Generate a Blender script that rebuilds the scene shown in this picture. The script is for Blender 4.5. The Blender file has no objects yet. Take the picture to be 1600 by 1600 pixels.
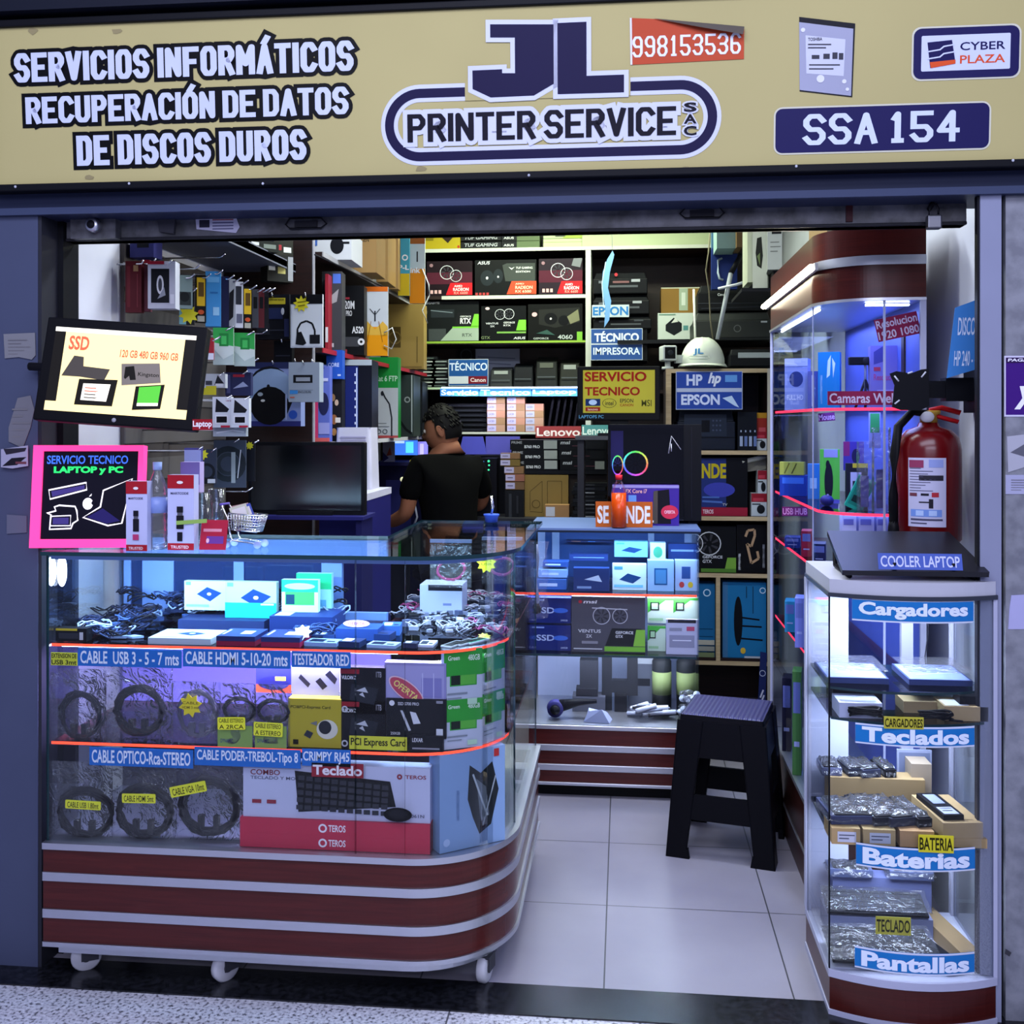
import bpy, math, random
from math import sin, cos, pi, radians as R
from mathutils import Vector, Matrix, Euler
random.seed(7)
SC = bpy.context.scene
COL = SC.collection

# ---------------------------------------------------------------- camera, world, lights, exposure
FPX, CAMZ, YAW, HZ = 1650.0, 1.42, R(6.05), 660.0
CA, SA = cos(YAW), sin(YAW)
cam_d = bpy.data.cameras.new('camera')
cam = bpy.data.objects.new('camera', cam_d)
COL.objects.link(cam)
cam.location = (0, 0, CAMZ)
cam.rotation_euler = (R(90), 0, YAW)
cam_d.sensor_width = 36
cam_d.lens = 36 * FPX / 1600
cam_d.shift_y = (HZ - 800) / 1600
cam_d.clip_start = 0.05
SC.camera = cam

w = bpy.data.worlds.new('hall_ambience')
SC.world = w
w.use_nodes = True
w.node_tree.nodes['Background'].inputs[0].default_value = (0.50, 0.56, 1.0, 1)
w.node_tree.nodes['Background'].inputs[1].default_value = 0.30

def area(name, loc, aim, size, power, col, spread=180):
    d = bpy.data.lights.new(name, 'AREA')
    d.shape = 'RECTANGLE'
    d.size, d.size_y = size
    d.energy = power
    d.color = col
    d.spread = R(spread)
    o = bpy.data.objects.new(name, d)
    o.location = loc
    o.rotation_euler = (Vector(aim) - Vector(loc)).to_track_quat('-Z', 'Y').to_euler()
    COL.objects.link(o)
    return o
# hall lighting outside the shop
area('hall_light', (-0.3, 0.3, 3.4), (-0.3, 2.2, 0.6), (3.2, 1.0), 60, (0.74, 0.78, 1.0))
area('hall_fill_added', (0.1, -2.2, 2.9), (0.0, 3.0, 0.9), (3.6, 1.0), 70, (0.74, 0.76, 1.0))  # fill light added behind the viewpoint to brighten the dark right side
# fluorescent battens on the shop ceiling, plus an added entrance light
area('shop_light_front', (-0.35, 3.55, 2.70), (-0.35, 3.55, 0), (1.3, 0.2), 26, (0.86, 0.93, 1.0))
area('entrance_fill_added', (-0.1, 2.93, 2.70), (-0.1, 2.93, 0), (1.4, 0.12), 10, (0.88, 0.92, 1.0))  # unseen light added to brighten the right wall by the entrance
area('shop_light_back', (-0.40, 5.35, 2.70), (-0.40, 5.5, 0), (1.3, 0.2), 32, (0.90, 1.0, 0.78))

SC.view_settings.view_transform = 'Standard'
SC.view_settings.look = 'None'
SC.view_settings.exposure = 0.55
SC.view_settings.gamma = 1
SC.view_settings.use_curve_mapping = False
SC.cycles.transparent_max_bounces = 40
SC.cycles.max_bounces = 7
SC.cycles.glossy_bounces = 4
SC.cycles.caustics_reflective = False
SC.cycles.caustics_refractive = False
SC.cycles.sample_clamp_indirect = 4
SC.cycles.use_denoising = True

# ---------------------------------------------------------------- where a pixel of the photograph lies on a plane of the place
def at(u, v, Y):
    k = (u - 800) / FPX
    d = Y / (CA + k * SA)
    return Vector((d * (k * CA - SA), Y, CAMZ - (v - HZ) / FPX * d))
def atX(u, v, X):
    k = (u - 800) / FPX
    d = X / (k * CA - SA)
    return Vector((X, d * (CA + k * SA), CAMZ - (v - HZ) / FPX * d))
def atZ(u, v, Z):
    d = (CAMZ - Z) * FPX / (v - HZ)
    k = (u - 800) / FPX
    return Vector((d * (k * CA - SA), d * (CA + k * SA), Z))

# ---------------------------------------------------------------- materials (all procedural)
def lin(h):
    h = h.lstrip('#')
    if len(h) == 3: h = ''.join(c + c for c in h)
    c = [int(h[i:i + 2], 16) / 255 for i in (0, 2, 4)]
    return tuple(x / 12.92 if x <= .04045 else ((x + .055) / 1.055) ** 2.4 for x in c) + (1,)
MATS = {}
def nt(m):
    m.use_nodes = True
    return m.node_tree, m.node_tree.nodes, m.node_tree.links, m.node_tree.nodes['Principled BSDF']
def M(h, rough=.45, metal=0., emit=0., var=.06, scale=9.):
    """plain painted / printed surface with a little procedural unevenness"""
    key = (h, rough, metal, emit)
    if key in MATS: return MATS[key]
    m = bpy.data.materials.new('surface_' + h.lstrip('#'))
    t, N, L, P = nt(m)
    c = lin(h)
    P.inputs['Roughness'].default_value = rough
    P.inputs['Metallic'].default_value = metal; P.inputs['Specular IOR Level'].default_value = .4 if rough < .36 else .09
    if emit:
        P.inputs['Base Color'].default_value = c
        P.inputs['Emission Color'].default_value = c
        P.inputs['Emission Strength'].default_value = emit
    else:
        tc = N.new('ShaderNodeTexCoord'); no = N.new('ShaderNodeTexNoise'); mx = N.new('ShaderNodeMix')
        mx.data_type = 'RGBA'
        no.inputs['Scale'].default_value = scale
        no.inputs['Detail'].default_value = 2
        L.new(tc.outputs['Object'], no.inputs['Vector'])
        L.new(no.outputs['Fac'], mx.inputs[0])
        mx.inputs[6].default_value = tuple(x * (1 - var) for x in c[:3]) + (1,)
        mx.inputs[7].default_value = tuple(min(1, x * (1 + var)) for x in c[:3]) + (1,)
        L.new(mx.outputs[2], P.inputs['Base Color'])
    MATS[key] = m
    return m
def glassmat(name, tint, refl=1.0, rough=.02, bump=0., haze=0., hc=(.75, .77, .85)):
    """thin pane / film: transparent with a fresnel reflection"""
    m = bpy.data.materials.new(name); m.use_nodes = True
    N, L = m.node_tree.nodes, m.node_tree.links
    N.clear()
    o = N.new('ShaderNodeOutputMaterial'); tr = N.new('ShaderNodeBsdfTransparent'); gl = N.new('ShaderNodeBsdfGlossy')
    fr = N.new('ShaderNodeFresnel'); mu = N.new('ShaderNodeMath'); mx = N.new('ShaderNodeMixShader')
    tr.inputs[0].default_value = tint + (1,)
    gl.inputs['Roughness'].default_value = rough
    fr.inputs[0].default_value = 1.45
    mu.operation = 'MULTIPLY'; mu.inputs[1].default_value = refl; mu.use_clamp = True
    L.new(fr.outputs[0], mu.inputs[0]); L.new(mu.outputs[0], mx.inputs[0])
    L.new(tr.outputs[0], mx.inputs[1]); L.new(gl.outputs[0], mx.inputs[2])
    last = mx
    if bump:
        tc = N.new('ShaderNodeTexCoord'); no = N.new('ShaderNodeTexNoise'); bp = N.new('ShaderNodeBump')
        no.inputs['Scale'].default_value = 28; no.inputs['Detail'].default_value = 3; no.inputs['Distortion'].default_value = 1.5
        bp.inputs['Strength'].default_value = bump; bp.inputs['Distance'].default_value = .02
        L.new(tc.outputs['Object'], no.inputs['Vector']); L.new(no.outputs['Fac'], bp.inputs['Height'])
        L.new(bp.outputs[0], gl.inputs['Normal']); L.new(bp.outputs[0], fr.inputs['Normal'])
    if haze:
        df = N.new('ShaderNodeBsdfDiffuse'); m2 = N.new('ShaderNodeMixShader')
        df.inputs[0].default_value = hc + (1,); m2.inputs[0].default_value = haze
        L.new(mx.outputs[0], m2.inputs[1]); L.new(df.outputs[0], m2.inputs[2]); last = m2
    L.new(last.outputs[0], o.inputs[0])
    return m
GLASS = glassmat('clear_glass', (.96, .978, .988), .42)
SHELFGLASS = glassmat('shelf_glass', (.88, .95, .96), 1.0)
FILM = glassmat('clear_plastic_film', (.95, .95, .98), 1.3, .12, .7, .03)
CLEAR = glassmat('clear_plastic', (.93, .96, .99), 1.6, .05, .15, .05)
ORANGE = M('#ee5208', .2)
GEDGE = M('#16343a', .2)

def woodmat(name, a, b, rough, sx=(3, 3, 60)):
    m = bpy.data.materials.new(name); t, N, L, P = nt(m)
    tc = N.new('ShaderNodeTexCoord'); mp = N.new('ShaderNodeMapping'); no = N.new('ShaderNodeTexNoise'); cr = N.new('ShaderNodeValToRGB')
    mp.inputs['Scale'].default_value = sx
    no.inputs['Scale'].default_value = 2.2; no.inputs['Detail'].default_value = 8; no.inputs['Roughness'].default_value = .65; no.inputs['Distortion'].default_value = .6
    cr.color_ramp.elements[0].position = .3; cr.color_ramp.elements[0].color = lin(a)
    cr.color_ramp.elements[1].position = .72; cr.color_ramp.elements[1].color = lin(b)
    L.new(tc.outputs['Object'], mp.inputs[0]); L.new(mp.outputs[0], no.inputs['Vector']); L.new(no.outputs['Fac'], cr.inputs[0]); L.new(cr.outputs[0], P.inputs['Base Color'])
    P.inputs['Roughness'].default_value = rough; P.inputs['Specular IOR Level'].default_value = .28
    return m
WOOD = woodmat('mahogany_veneer', '#3c1412', '#521d1a', .24, (2, 2, 40))
DARKWOOD = woodmat('dark_brown_board', '#150c0b', '#26120f', .5)
CHIP = woodmat('pale_laminate_board', '#a08c68', '#c0ab85', .5)
def metalmat(name, col, rough, bump=0.0):
    m = bpy.data.materials.new(name); t, N, L, P = nt(m)
    tc = N.new('ShaderNodeTexCoord'); mp = N.new('ShaderNodeMapping'); no = N.new('ShaderNodeTexNoise'); mr = N.new('ShaderNodeMapRange')
    mp.inputs['Scale'].default_value = (2, 2, 120)
    no.inputs['Scale'].default_value = 3; no.inputs['Detail'].default_value = 4
    mr.inputs['To Min'].default_value = rough * .8; mr.inputs['To Max'].default_value = rough * 1.3
    L.new(tc.outputs['Object'], mp.inputs[0]); L.new(mp.outputs[0], no.inputs['Vector']); L.new(no.outputs['Fac'], mr.inputs[0]); L.new(mr.outputs[0], P.inputs['Roughness'])
    P.inputs['Base Color'].default_value = lin(col); P.inputs['Metallic'].default_value = 1
    return m
ALU = metalmat('brushed_aluminium', '#c3c5cf', .38)
CHROME = metalmat('chrome_wire', '#d8d8dc', .16)
def speckle(name, base, lo, hi, scale, rough, bump=0):
    m = bpy.data.materials.new(name); t, N, L, P = nt(m)
    tc = N.new('ShaderNodeTexCoord'); a = N.new('ShaderNodeTexNoise'); c = N.new('ShaderNodeValToRGB'); b = N.new('ShaderNodeTexNoise'); mx = N.new('ShaderNodeMix')
    a.inputs['Scale'].default_value = scale; a.inputs['Detail'].default_value = 6
    b.inputs['Scale'].default_value = scale / 24; b.inputs['Detail'].default_value = 4
    e = c.color_ramp.elements
    e[0].position = .36; e[0].color = lin(lo); e[1].position = .66; e[1].color = lin(hi)
    k = e.new(.47); k.color = lin(base)
    mx.data_type = 'RGBA'; mx.blend_type = 'MULTIPLY'; mx.inputs[0].default_value = .35
    L.new(tc.outputs['Object'], a.inputs['Vector']); L.new(tc.outputs['Object'], b.inputs['Vector'])
    L.new(a.outputs['Fac'], c.inputs[0]); L.new(c.outputs[0], mx.inputs[6]); L.new(b.outputs['Fac'], mx.inputs[7]); L.new(mx.outputs[2], P.inputs['Base Color'])
    P.inputs['Roughness'].default_value = rough
    if bump:
        bp = N.new('ShaderNodeBump'); bp.inputs['Strength'].default_value = bump; bp.inputs['Distance'].default_value = .003
        L.new(a.outputs['Fac'], bp.inputs['Height']); L.new(bp.outputs[0], P.inputs['Normal'])
    return m
TERRAZZO = speckle('terrazzo', '#c6c6d2', '#5c5c66', '#e2e2ea', 110, .45)
CONCRETE = speckle('painted_concrete', '#83858f', '#767883', '#92949e', 26, .6, .25)
STEELGREY = speckle('worn_grey_steel', '#4e4e54', '#343438', '#686870', 18, .5, .2)
GRANITE = speckle('black_granite', '#15161b', '#0d0e11', '#22232a', 70, .22)
def tilemat():
    m = bpy.data.materials.new('floor_tiles'); t, N, L, P = nt(m)
    tc = N.new('ShaderNodeTexCoord'); se = N.new('ShaderNodeSeparateXYZ'); L.new(tc.outputs['Object'], se.inputs[0])
    def ma(op, a, b=None):
        n = N.new('ShaderNodeMath'); n.operation = op
        for i, x in enumerate((a, b)):
            if x is None: continue
            if isinstance(x, (int, float)): n.inputs[i].default_value = x
            else: L.new(x, n.inputs[i])
        return n.outputs[0]
    g = []
    for ax, off in ((0, .050), (1, -2.652)):
        q = ma('DIVIDE', ma('ADD', se.outputs[ax], off + 46.7 if ax == 0 else off + 46.5), .467 if ax == 0 else .465)
        f = ma('FRACT', q)
        g.append(ma('LESS_THAN', ma('MINIMUM', f, ma('SUBTRACT', 1.0, f)), .0042))
    gr = ma('MAXIMUM', g[0], g[1])
    no = N.new('ShaderNodeTexNoise'); no.inputs['Scale'].default_value = 5; no.inputs['Detail'].default_value = 5
    L.new(tc.outputs['Object'], no.inputs['Vector'])
    cr = N.new('ShaderNodeValToRGB'); cr.color_ramp.elements[0].color = lin('#7a7785'); cr.color_ramp.elements[1].color = lin('#8e8b97')
    L.new(no.outputs['Fac'], cr.inputs[0])
    mx = N.new('ShaderNodeMix'); mx.data_type = 'RGBA'; L.new(gr, mx.inputs[0]); L.new(cr.outputs[0], mx.inputs[6]); mx.inputs[7].default_value = lin('#3c3c42')
    L.new(mx.outputs[2], P.inputs['Base Color']); P.inputs['Roughness'].default_value = .28
    return m
TILES = tilemat()
def ridgemat():
    m = bpy.data.materials.new('ridged_plastic_sheen_tint'); t, N, L, P = nt(m)
    tc = N.new('ShaderNodeTexCoord'); wv = N.new('ShaderNodeTexWave'); bp = N.new('ShaderNodeBump')
    wv.inputs['Scale'].default_value = 22; wv.bands_direction = 'X'
    L.new(tc.outputs['Object'], wv.inputs['Vector']); L.new(wv.outputs['Fac'], bp.inputs['Height'])
    bp.inputs['Strength'].default_value = .9; bp.inputs['Distance'].default_value = .004
    L.new(bp.outputs[0], P.inputs['Normal'])
    P.inputs['Base Color'].default_value = lin('#3a3860'); P.inputs['Roughness'].default_value = .42; P.inputs['Specular IOR Level'].default_value = .8  # purple sheen of the reflected ceiling put into the black plastic's colour
    return m
RIDGED = ridgemat()
LEDW = M('#cfe0ff', emit=9)
LEDT = M('#fff6d8', emit=16)
WHITE, BLACK, GREY = '#e4e4ea', '#0d0d11', '#8a8a90'

# ---------------------------------------------------------------- text outlines
TXT = {}
def text_geo(s, bold):
    key = (s, bold)
    if key in TXT: return TXT[key]
    c = bpy.data.curves.new('lettering', 'FONT')
    c.body = s; c.offset = bold; c.resolution_u = 3; c.fill_mode = 'FRONT'
    o = bpy.data.objects.new('lettering', c)
    COL.objects.link(o)
    dg = bpy.context.evaluated_depsgraph_get()
    me = o.evaluated_get(dg).to_mesh()
    vs = [(v.co.x, v.co.y) for v in me.vertices]
    fs = [tuple(p.vertices) for p in me.polygons]
    o.evaluated_get(dg).to_mesh_clear()
    bpy.data.objects.remove(o); bpy.data.curves.remove(c)
    if not vs: vs = [(0, 0), (1, 0), (1, 1)]
    xs = [p[0] for p in vs]; zs = [p[1] for p in vs]
    TXT[key] = (vs, fs, min(xs), max(xs), min(zs), max(zs))
    return TXT[key]

# heavy sign letters drawn from strokes (grid of 4 x 6, two digits a point)
GLY = {'A': '002640|1232', 'C': '4536160501103041', 'D': '00304145360600', 'E': '46060040|0333', 'F': '460600|0333', 'I': '0006', 'M': '0006224640', 'N': '00064046', 'O': '010516364541301001', 'P': '00063645443303', 'R': '00063645443303|2340',
       'S': '4536160504133342413010 01'.replace(' ', ''), 'T': '2026|0646', 'U': '060110304146', 'V': '062046', 'L': '060040', '1': '152620|1030', '3': '051636454433424130100 1|1333'.replace(' ', ''), '4': '30360242', '5': '46060333424130 1001'.replace(' ', ''), '6': '4536160501103041423303', '8': '1333|130405163645443342413010010213', '9': '0110304145361605041343', 'G': '45361605011030414323'}
GLY['\u00c1'] = GLY['A'] + '|2738'; GLY['\u00d3'] = GLY['O'] + '|2738'
def stroke_text(b, s, x0, z0, x1, z1, y, mat, tx=.19, tz=.15, gap=.05, grow=0.):
    h = z1 - z0; tx *= h; tz *= h; gap *= h
    wd = lambda c: 0 if c == 'I' else 5 if c == 'M' else 3 if c == '1' else 4
    words = s.split(' '); n = len(s.replace(' ', '')); sp = .24 * h
    kx = (x1 - x0 - n * tx - (n - len(words)) * gap - (len(words) - 1) * (gap + sp)) / sum(wd(c) for c in s if c != ' ')
    kz = (h - tz) / 6; x = x0 + tx / 2
    y0 = y; ci = 0
    for c in s:
        if c == ' ': x += sp; continue
        ci += 1; y = y0 - (ci % 2) * 1e-5
        for pl in GLY[c].split('|'):
            p = [(int(pl[i]), int(pl[i + 1])) for i in range(0, len(pl), 2)]
            q = [(x + u * (wd(c) / 4) * kx, z0 + tz / 2 + v * kz) for u, v in p]
            cl = p[0] == p[-1] and len(p) > 2
            if cl: q = q[:-1]
            k = len(q); gx, gz = tx / 2 + grow, tz / 2 + grow; sg = [(q[i], q[(i + 1) % k]) for i in range(k if cl else k - 1)]
            for i, (u, v) in enumerate(sg):
                dx, dz = (v[0] - u[0]) / gx, (v[1] - u[1]) / gz; l = math.hypot(dx, dz); dx, dz = dx / l, dz / l
                e0, e1 = (0, 0) if cl else (float(i == 0), float(i == k - 2))
                u = (u[0] - e0 * dx * gx, u[1] - e0 * dz * gz); v = (v[0] + e1 * dx * gx, v[1] + e1 * dz * gz)
                if not cl and abs(dx * gx) > .02 * h and abs(dz) > .8:                     # slanted stems are cut level
                    u, v = (u[0], max(u[1], z0 - grow)), (v[0], v[1])
                b.face([(u[0] + dz * gx, u[1] - dx * gz), (v[0] + dz * gx, v[1] - dx * gz), (v[0] - dz * gx, v[1] + dx * gz), (u[0] - dz * gx, u[1] + dx * gz)], y, mat); y -= 2e-5
            for i in range(k):
                if not cl and i in (0, k - 1): continue
                y -= 2e-5; (a0, a1), (c0, c1) = q[i - 1], q[(i + 1) % k]; cx, cz = q[i]
                if (abs(a0 - cx) < 1e-6 or abs(a1 - cz) < 1e-6) and (abs(c0 - cx) < 1e-6 or abs(c1 - cz) < 1e-6): b.face([(cx - gx, cz - gz), (cx + gx, cz - gz), (cx + gx, cz + gz), (cx - gx, cz + gz)], y, mat)
                else: b.face([(cx + gx * cos(pi * j / 6), cz + gz * sin(pi * j / 6)) for j in range(12)], y, mat)
        x += wd(c) * kx + tx + gap

# ---------------------------------------------------------------- mesh builder: everything added to one B ends up as ONE mesh object
class B:
    def __init__(s): s.v, s.f, s.m, s.s, s.mats = [], [], [], [], []
    def mi(s, mat):
        if isinstance(mat, str): mat = M(mat)
        if mat not in s.mats: s.mats.append(mat)
        return s.mats.index(mat)
    def add(s, vs, fs, mat, smooth=False):
        n, i = len(s.v), s.mi(mat)
        s.v += [tuple(p) for p in vs]
        for f in fs:
            s.f.append(tuple(n + k for k in f)); s.m.append(i); s.s.append(smooth)
        return s
    def box(s, x0, x1, y0, y1, z0, z1, mat):
        return s.add([(x0, y0, z0), (x1, y0, z0), (x1, y1, z0), (x0, y1, z0), (x0, y0, z1), (x1, y0, z1), (x1, y1, z1), (x0, y1, z1)],
                     [(0, 3, 2, 1), (4, 5, 6, 7), (0, 1, 5, 4), (1, 2, 6, 5), (2, 3, 7, 6), (3, 0, 4, 7)], mat)
    def hull(s, bot, top, mat, smooth=False):
        n = len(bot)
        s.add(list(bot) + list(top), [tuple(range(n))[::-1], tuple(range(n, 2 * n))], mat)
        return s.add(list(bot) + list(top), [(i, (i + 1) % n, n + (i + 1) % n, n + i) for i in range(n)], mat, smooth)
    def prism(s, pts, z0, z1, mat, edge=None, smooth=False):      # outline in x,y
        n = len(pts)
        a = [(x, y, z0) for x, y in pts]; b = [(x, y, z1) for x, y in pts]
        s.add(a + b, [tuple(range(n))[::-1], tuple(range(n, 2 * n))], mat)
        return s.add(a + b, [(i, (i + 1) % n, n + (i + 1) % n, n + i) for i in range(n)], edge or mat, smooth)
    def slab(s, pts, y0, y1, mat, smooth=False):                     # outline in x,z, front at y0
        n = len(pts)
        a = [(x, y0, z) for x, z in pts]; b = [(x, y1, z) for x, z in pts]
        s.add(a + b, [tuple(range(n)), tuple(range(n, 2 * n))[::-1]], mat)
        return s.add(a + b, [(i, n + i, n + (i + 1) % n, (i + 1) % n) for i in range(n)], mat, smooth)
    def face(s, pts, y, mat):                                        # flat print in x,z
        return s.add([(x, y, z) for x, z in pts], [tuple(range(len(pts)))], mat)
    def wall(s, path, z0, z1, mat, smooth=True, closed=False):       # ribbon standing on a path in x,y
        n = len(path)
        vs = [(x, y, z0) for x, y in path] + [(x, y, z1) for x, y in path]
        return s.add(vs, [(i, (i + 1) % n, n + (i + 1) % n, n + i) for i in range(n if closed else n - 1)], mat, smooth)
    def tube(s, pts, r, mat, n=8, closed=False, caps=True):
        pts = [Vector(p) for p in pts]; k = len(pts); rings = []
        rr = r if isinstance(r, (list, tuple)) else [r] * k
        up = Vector((0, 0, 1))
        for i, p in enumerate(pts):
            a = pts[i - 1] if (i or closed) else p; b = pts[(i + 1) % k] if (i < k - 1 or closed) else p
            t = (b - a).normalized() if (b - a).length > 1e-9 else Vector((0, 0, 1))
            x = t.cross(up)
            if x.length < .05: x = t.cross(Vector((0, 1, 0)))
            x.normalize(); y = x.cross(t)
            rings.append([p + (x * cos(2 * pi * j / n) + y * sin(2 * pi * j / n)) * rr[i] for j in range(n)])
        vs = [q for g in rings for q in g]; fs = []
        for i in range(k if closed else k - 1):
            i2 = (i + 1) % k
            fs += [(i * n + j, i * n + (j + 1) % n, i2 * n + (j + 1) % n, i2 * n + j) for j in range(n)]
        if caps and not closed: fs += [tuple(range(n))[::-1], tuple(range((k - 1) * n, k * n))]
        return s.add(vs, fs, mat, True)
    def lathe(s, prof, mat, n=24, c=(0, 0, 0), axis='z', smooth=True):
        vs = []
        for r, h in prof:
            for j in range(n):
                a = 2 * pi * j / n
                p = (r * cos(a), r * sin(a), h) if axis == 'z' else (r * cos(a), h, r * sin(a)) if axis == 'y' else (h, r * cos(a), r * sin(a))
                vs.append((p[0] + c[0], p[1] + c[1], p[2] + c[2]))
        k = len(prof)
        fs = [(i * n + j, i * n + (j + 1) % n, (i + 1) * n + (j + 1) % n, (i + 1) * n + j) for i in range(k - 1) for j in range(n)]
        if prof[0][0] > 1e-6: fs.append(tuple(range(n))[::-1])
        if prof[-1][0] > 1e-6: fs.append(tuple(range((k - 1) * n, k * n)))
        return s.add(vs, fs, mat, smooth)
    def ball(s, c, r, mat, n=14):
        rx, ry, rz = r if isinstance(r, tuple) else (r, r, r)
        vs, fs, m = [], [], n // 2
        for i in range(m + 1):
            p = pi * i / m
            for j in range(n):
                a = 2 * pi * j / n
                vs.append((c[0] + rx * sin(p) * cos(a), c[1] + ry * sin(p) * sin(a), c[2] - rz * cos(p)))
        fs = [(i * n + j, i * n + (j + 1) % n, (i + 1) * n + (j + 1) % n, (i + 1) * n + j) for i in range(m) for j in range(n)]
        return s.add(vs, fs, mat, True)
    def text(s, t, x0, z0, x1, z1, y, mat, bold=.012, slant=0.):     # lettering fitted into a rectangle in x,z
        vs, fs, a, b, c, d = text_geo(t, bold)
        kx, kz = (x1 - x0) / max(b - a, 1e-6), (z1 - z0) / max(d - c, 1e-6)
        return s.add([(x0 + (x - a) * kx + slant * (z - c) * kz, y, z0 + (z - c) * kz) for x, z in vs], fs, mat)
    def put(s, other, mtx):                                          # another builder's shapes, moved
        n = len(s.v); s.v += [tuple(mtx @ Vector(p)) for p in other.v]
        mp = [s.mi(m) for m in other.mats]
        s.f += [tuple(n + k for k in f) for f in other.f]; s.m += [mp[i] for i in other.m]; s.s += other.s
        return s
    def obj(s, name, parent=None, loc=None, rot=None, **kw):
        me = bpy.data.meshes.new(name)
        me.from_pydata(s.v, [], s.f)
        for m in s.mats: me.materials.append(m)
        me.polygons.foreach_set('material_index', s.m)
        me.polygons.foreach_set('use_smooth', s.s)
        me.update()
        o = bpy.data.objects.new(name, me)
        COL.objects.link(o)
        if parent: o.parent = parent
        if loc is not None: o.location = loc
        if rot is not None: o.rotation_euler = rot
        for k, v in kw.items(): o[k] = v
        return o
def tag(o, label, cat, group=None):
    o['label'] = label; o['category'] = cat
    if group: o['group'] = group
    return o
def thing(name, label, cat, loc=(0, 0, 0), rot=None, group=None):
    o = bpy.data.objects.new(name, None)
    o.empty_display_size = .05
    COL.objects.link(o)
    o.location = loc
    if rot is not None: o.rotation_euler = rot if isinstance(rot, (tuple, list)) else (0, 0, rot)
    return tag(o, label, cat, group)
def struct(b, name, **kw):
    o = b.obj(name, **kw); o['kind'] = 'structure'; return o
def bevel(o, wd, seg=2):
    m = o.modifiers.new('edge_softening', 'BEVEL'); m.width = wd; m.segments = seg; m.limit_method = 'ANGLE'
    return o
def arc(cx, cy, r, a0, a1, n):
    return [(cx + r * cos(R(a0 + (a1 - a0) * i / n)), cy + r * sin(R(a0 + (a1 - a0) * i / n))) for i in range(n + 1)]
def rrect(x0, z0, x1, z1, r, n=5):
    return arc(x1 - r, z0 + r, r, -90, 0, n) + arc(x1 - r, z1 - r, r, 0, 90, n) + arc(x0 + r, z1 - r, r, 90, 180, n) + arc(x0 + r, z0 + r, r, 180, 270, n)
def star(cx, cz, r0, r1, n, a=0):
    return [(cx + (r0 if i % 2 else r1) * cos(a + pi * i / n), cz + (r0 if i % 2 else r1) * sin(a + pi * i / n)) for i in range(2 * n)]

# printed design on a front face. w,h = face size; entries use fractions of the face
#  r rect x0 z0 x1 z1 col | p polygon pts col | t text x0 z0 x1 z1 col [bold] | e ellipse cx cz rx rz col | o ring cx cz r th col | f fan cx cz r col | l line pts th col
def deco(b, w, h, ds, x0=0., z0=0., y=0., k0=1):
    e = .00035
    for i, d in enumerate(ds):
        yy = y - e * (i + k0); t = d[0]
        X = lambda q: x0 + q * w
        Z = lambda q: z0 + q * h
        if t == 'r': b.face([(X(d[1]), Z(d[2])), (X(d[3]), Z(d[2])), (X(d[3]), Z(d[4])), (X(d[1]), Z(d[4]))], yy, d[5])
        elif t == 'p': b.face([(X(p), Z(q)) for p, q in d[1]], yy, d[2])
        elif t == 't': b.text(d[1], X(d[2]), Z(d[3]), X(d[4]), Z(d[5]), yy, d[6], d[7] if len(d) > 7 else .015, d[8] if len(d) > 8 else 0)
        elif t == 'e': b.face([(X(d[1]) + d[3] * w * cos(2 * pi * j / 20), Z(d[2]) + d[4] * h * sin(2 * pi * j / 20)) for j in range(20)], yy, d[5])
        elif t == 's': b.face(star(X(d[1]), Z(d[2]), d[3] * .62 * h, d[3] * h, d[4], .2), yy, d[5])
        elif t in 'of':
            r1 = d[3] * h; th = d[4] * h if t == 'o' else r1 * .09; col = d[5] if t == 'o' else d[4]
            cx, cz = X(d[1]), Z(d[2]); n = 20
            p = [(cx + q * cos(2 * pi * j / n), yy, cz + q * sin(2 * pi * j / n)) for q in (r1 - th, r1) for j in range(n)]
            b.add(p, [(j, (j + 1) % n, n + (j + 1) % n, n + j) for j in range(n)], col)
            if t == 'f':
                for j in range(7):
                    a = 2 * pi * j / 7
                    b.face([(cx + r1 * .25 * cos(a), cz + r1 * .25 * sin(a)), (cx + r1 * .8 * cos(a + .25), cz + r1 * .8 * sin(a + .25)), (cx + r1 * .8 * cos(a + .55), cz + r1 * .8 * sin(a + .55)), (cx + r1 * .25 * cos(a + .5), cz + r1 * .25 * sin(a + .5))], yy, '#34343a')
        elif t == 'l':
            for (pa, qa), (pb, qb) in zip(d[1], d[1][1:]):
                ax, az, bx, bz = X(pa), Z(qa), X(pb), Z(qb)
                L = math.hypot(bx - ax, bz - az) or 1; nx, nz = -(bz - az) / L * d[2] * h / 2, (bx - ax) / L * d[2] * h / 2
                b.face([(ax - nx, az - nz), (bx - nx, bz - nz), (bx + nx, bz + nz), (ax + nx, az + nz)], yy, d[3])
    return b
def carton(b, w, h, d, col, ds=(), x0=None, z0=0., y0=0., side=None):
    x0 = -w / 2 if x0 is None else x0
    b.box(x0, x0 + w, y0, y0 + d, z0, z0 + h, col)
    if side: b.add([(x0 + w + .0004, y0, z0), (x0 + w + .0004, y0 + d, z0), (x0 + w + .0004, y0 + d, z0 + h), (x0 + w + .0004, y0, z0 + h)], [(0, 1, 2, 3)], side)
    return deco(b, w, h, ds, x0, z0, y0)
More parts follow.
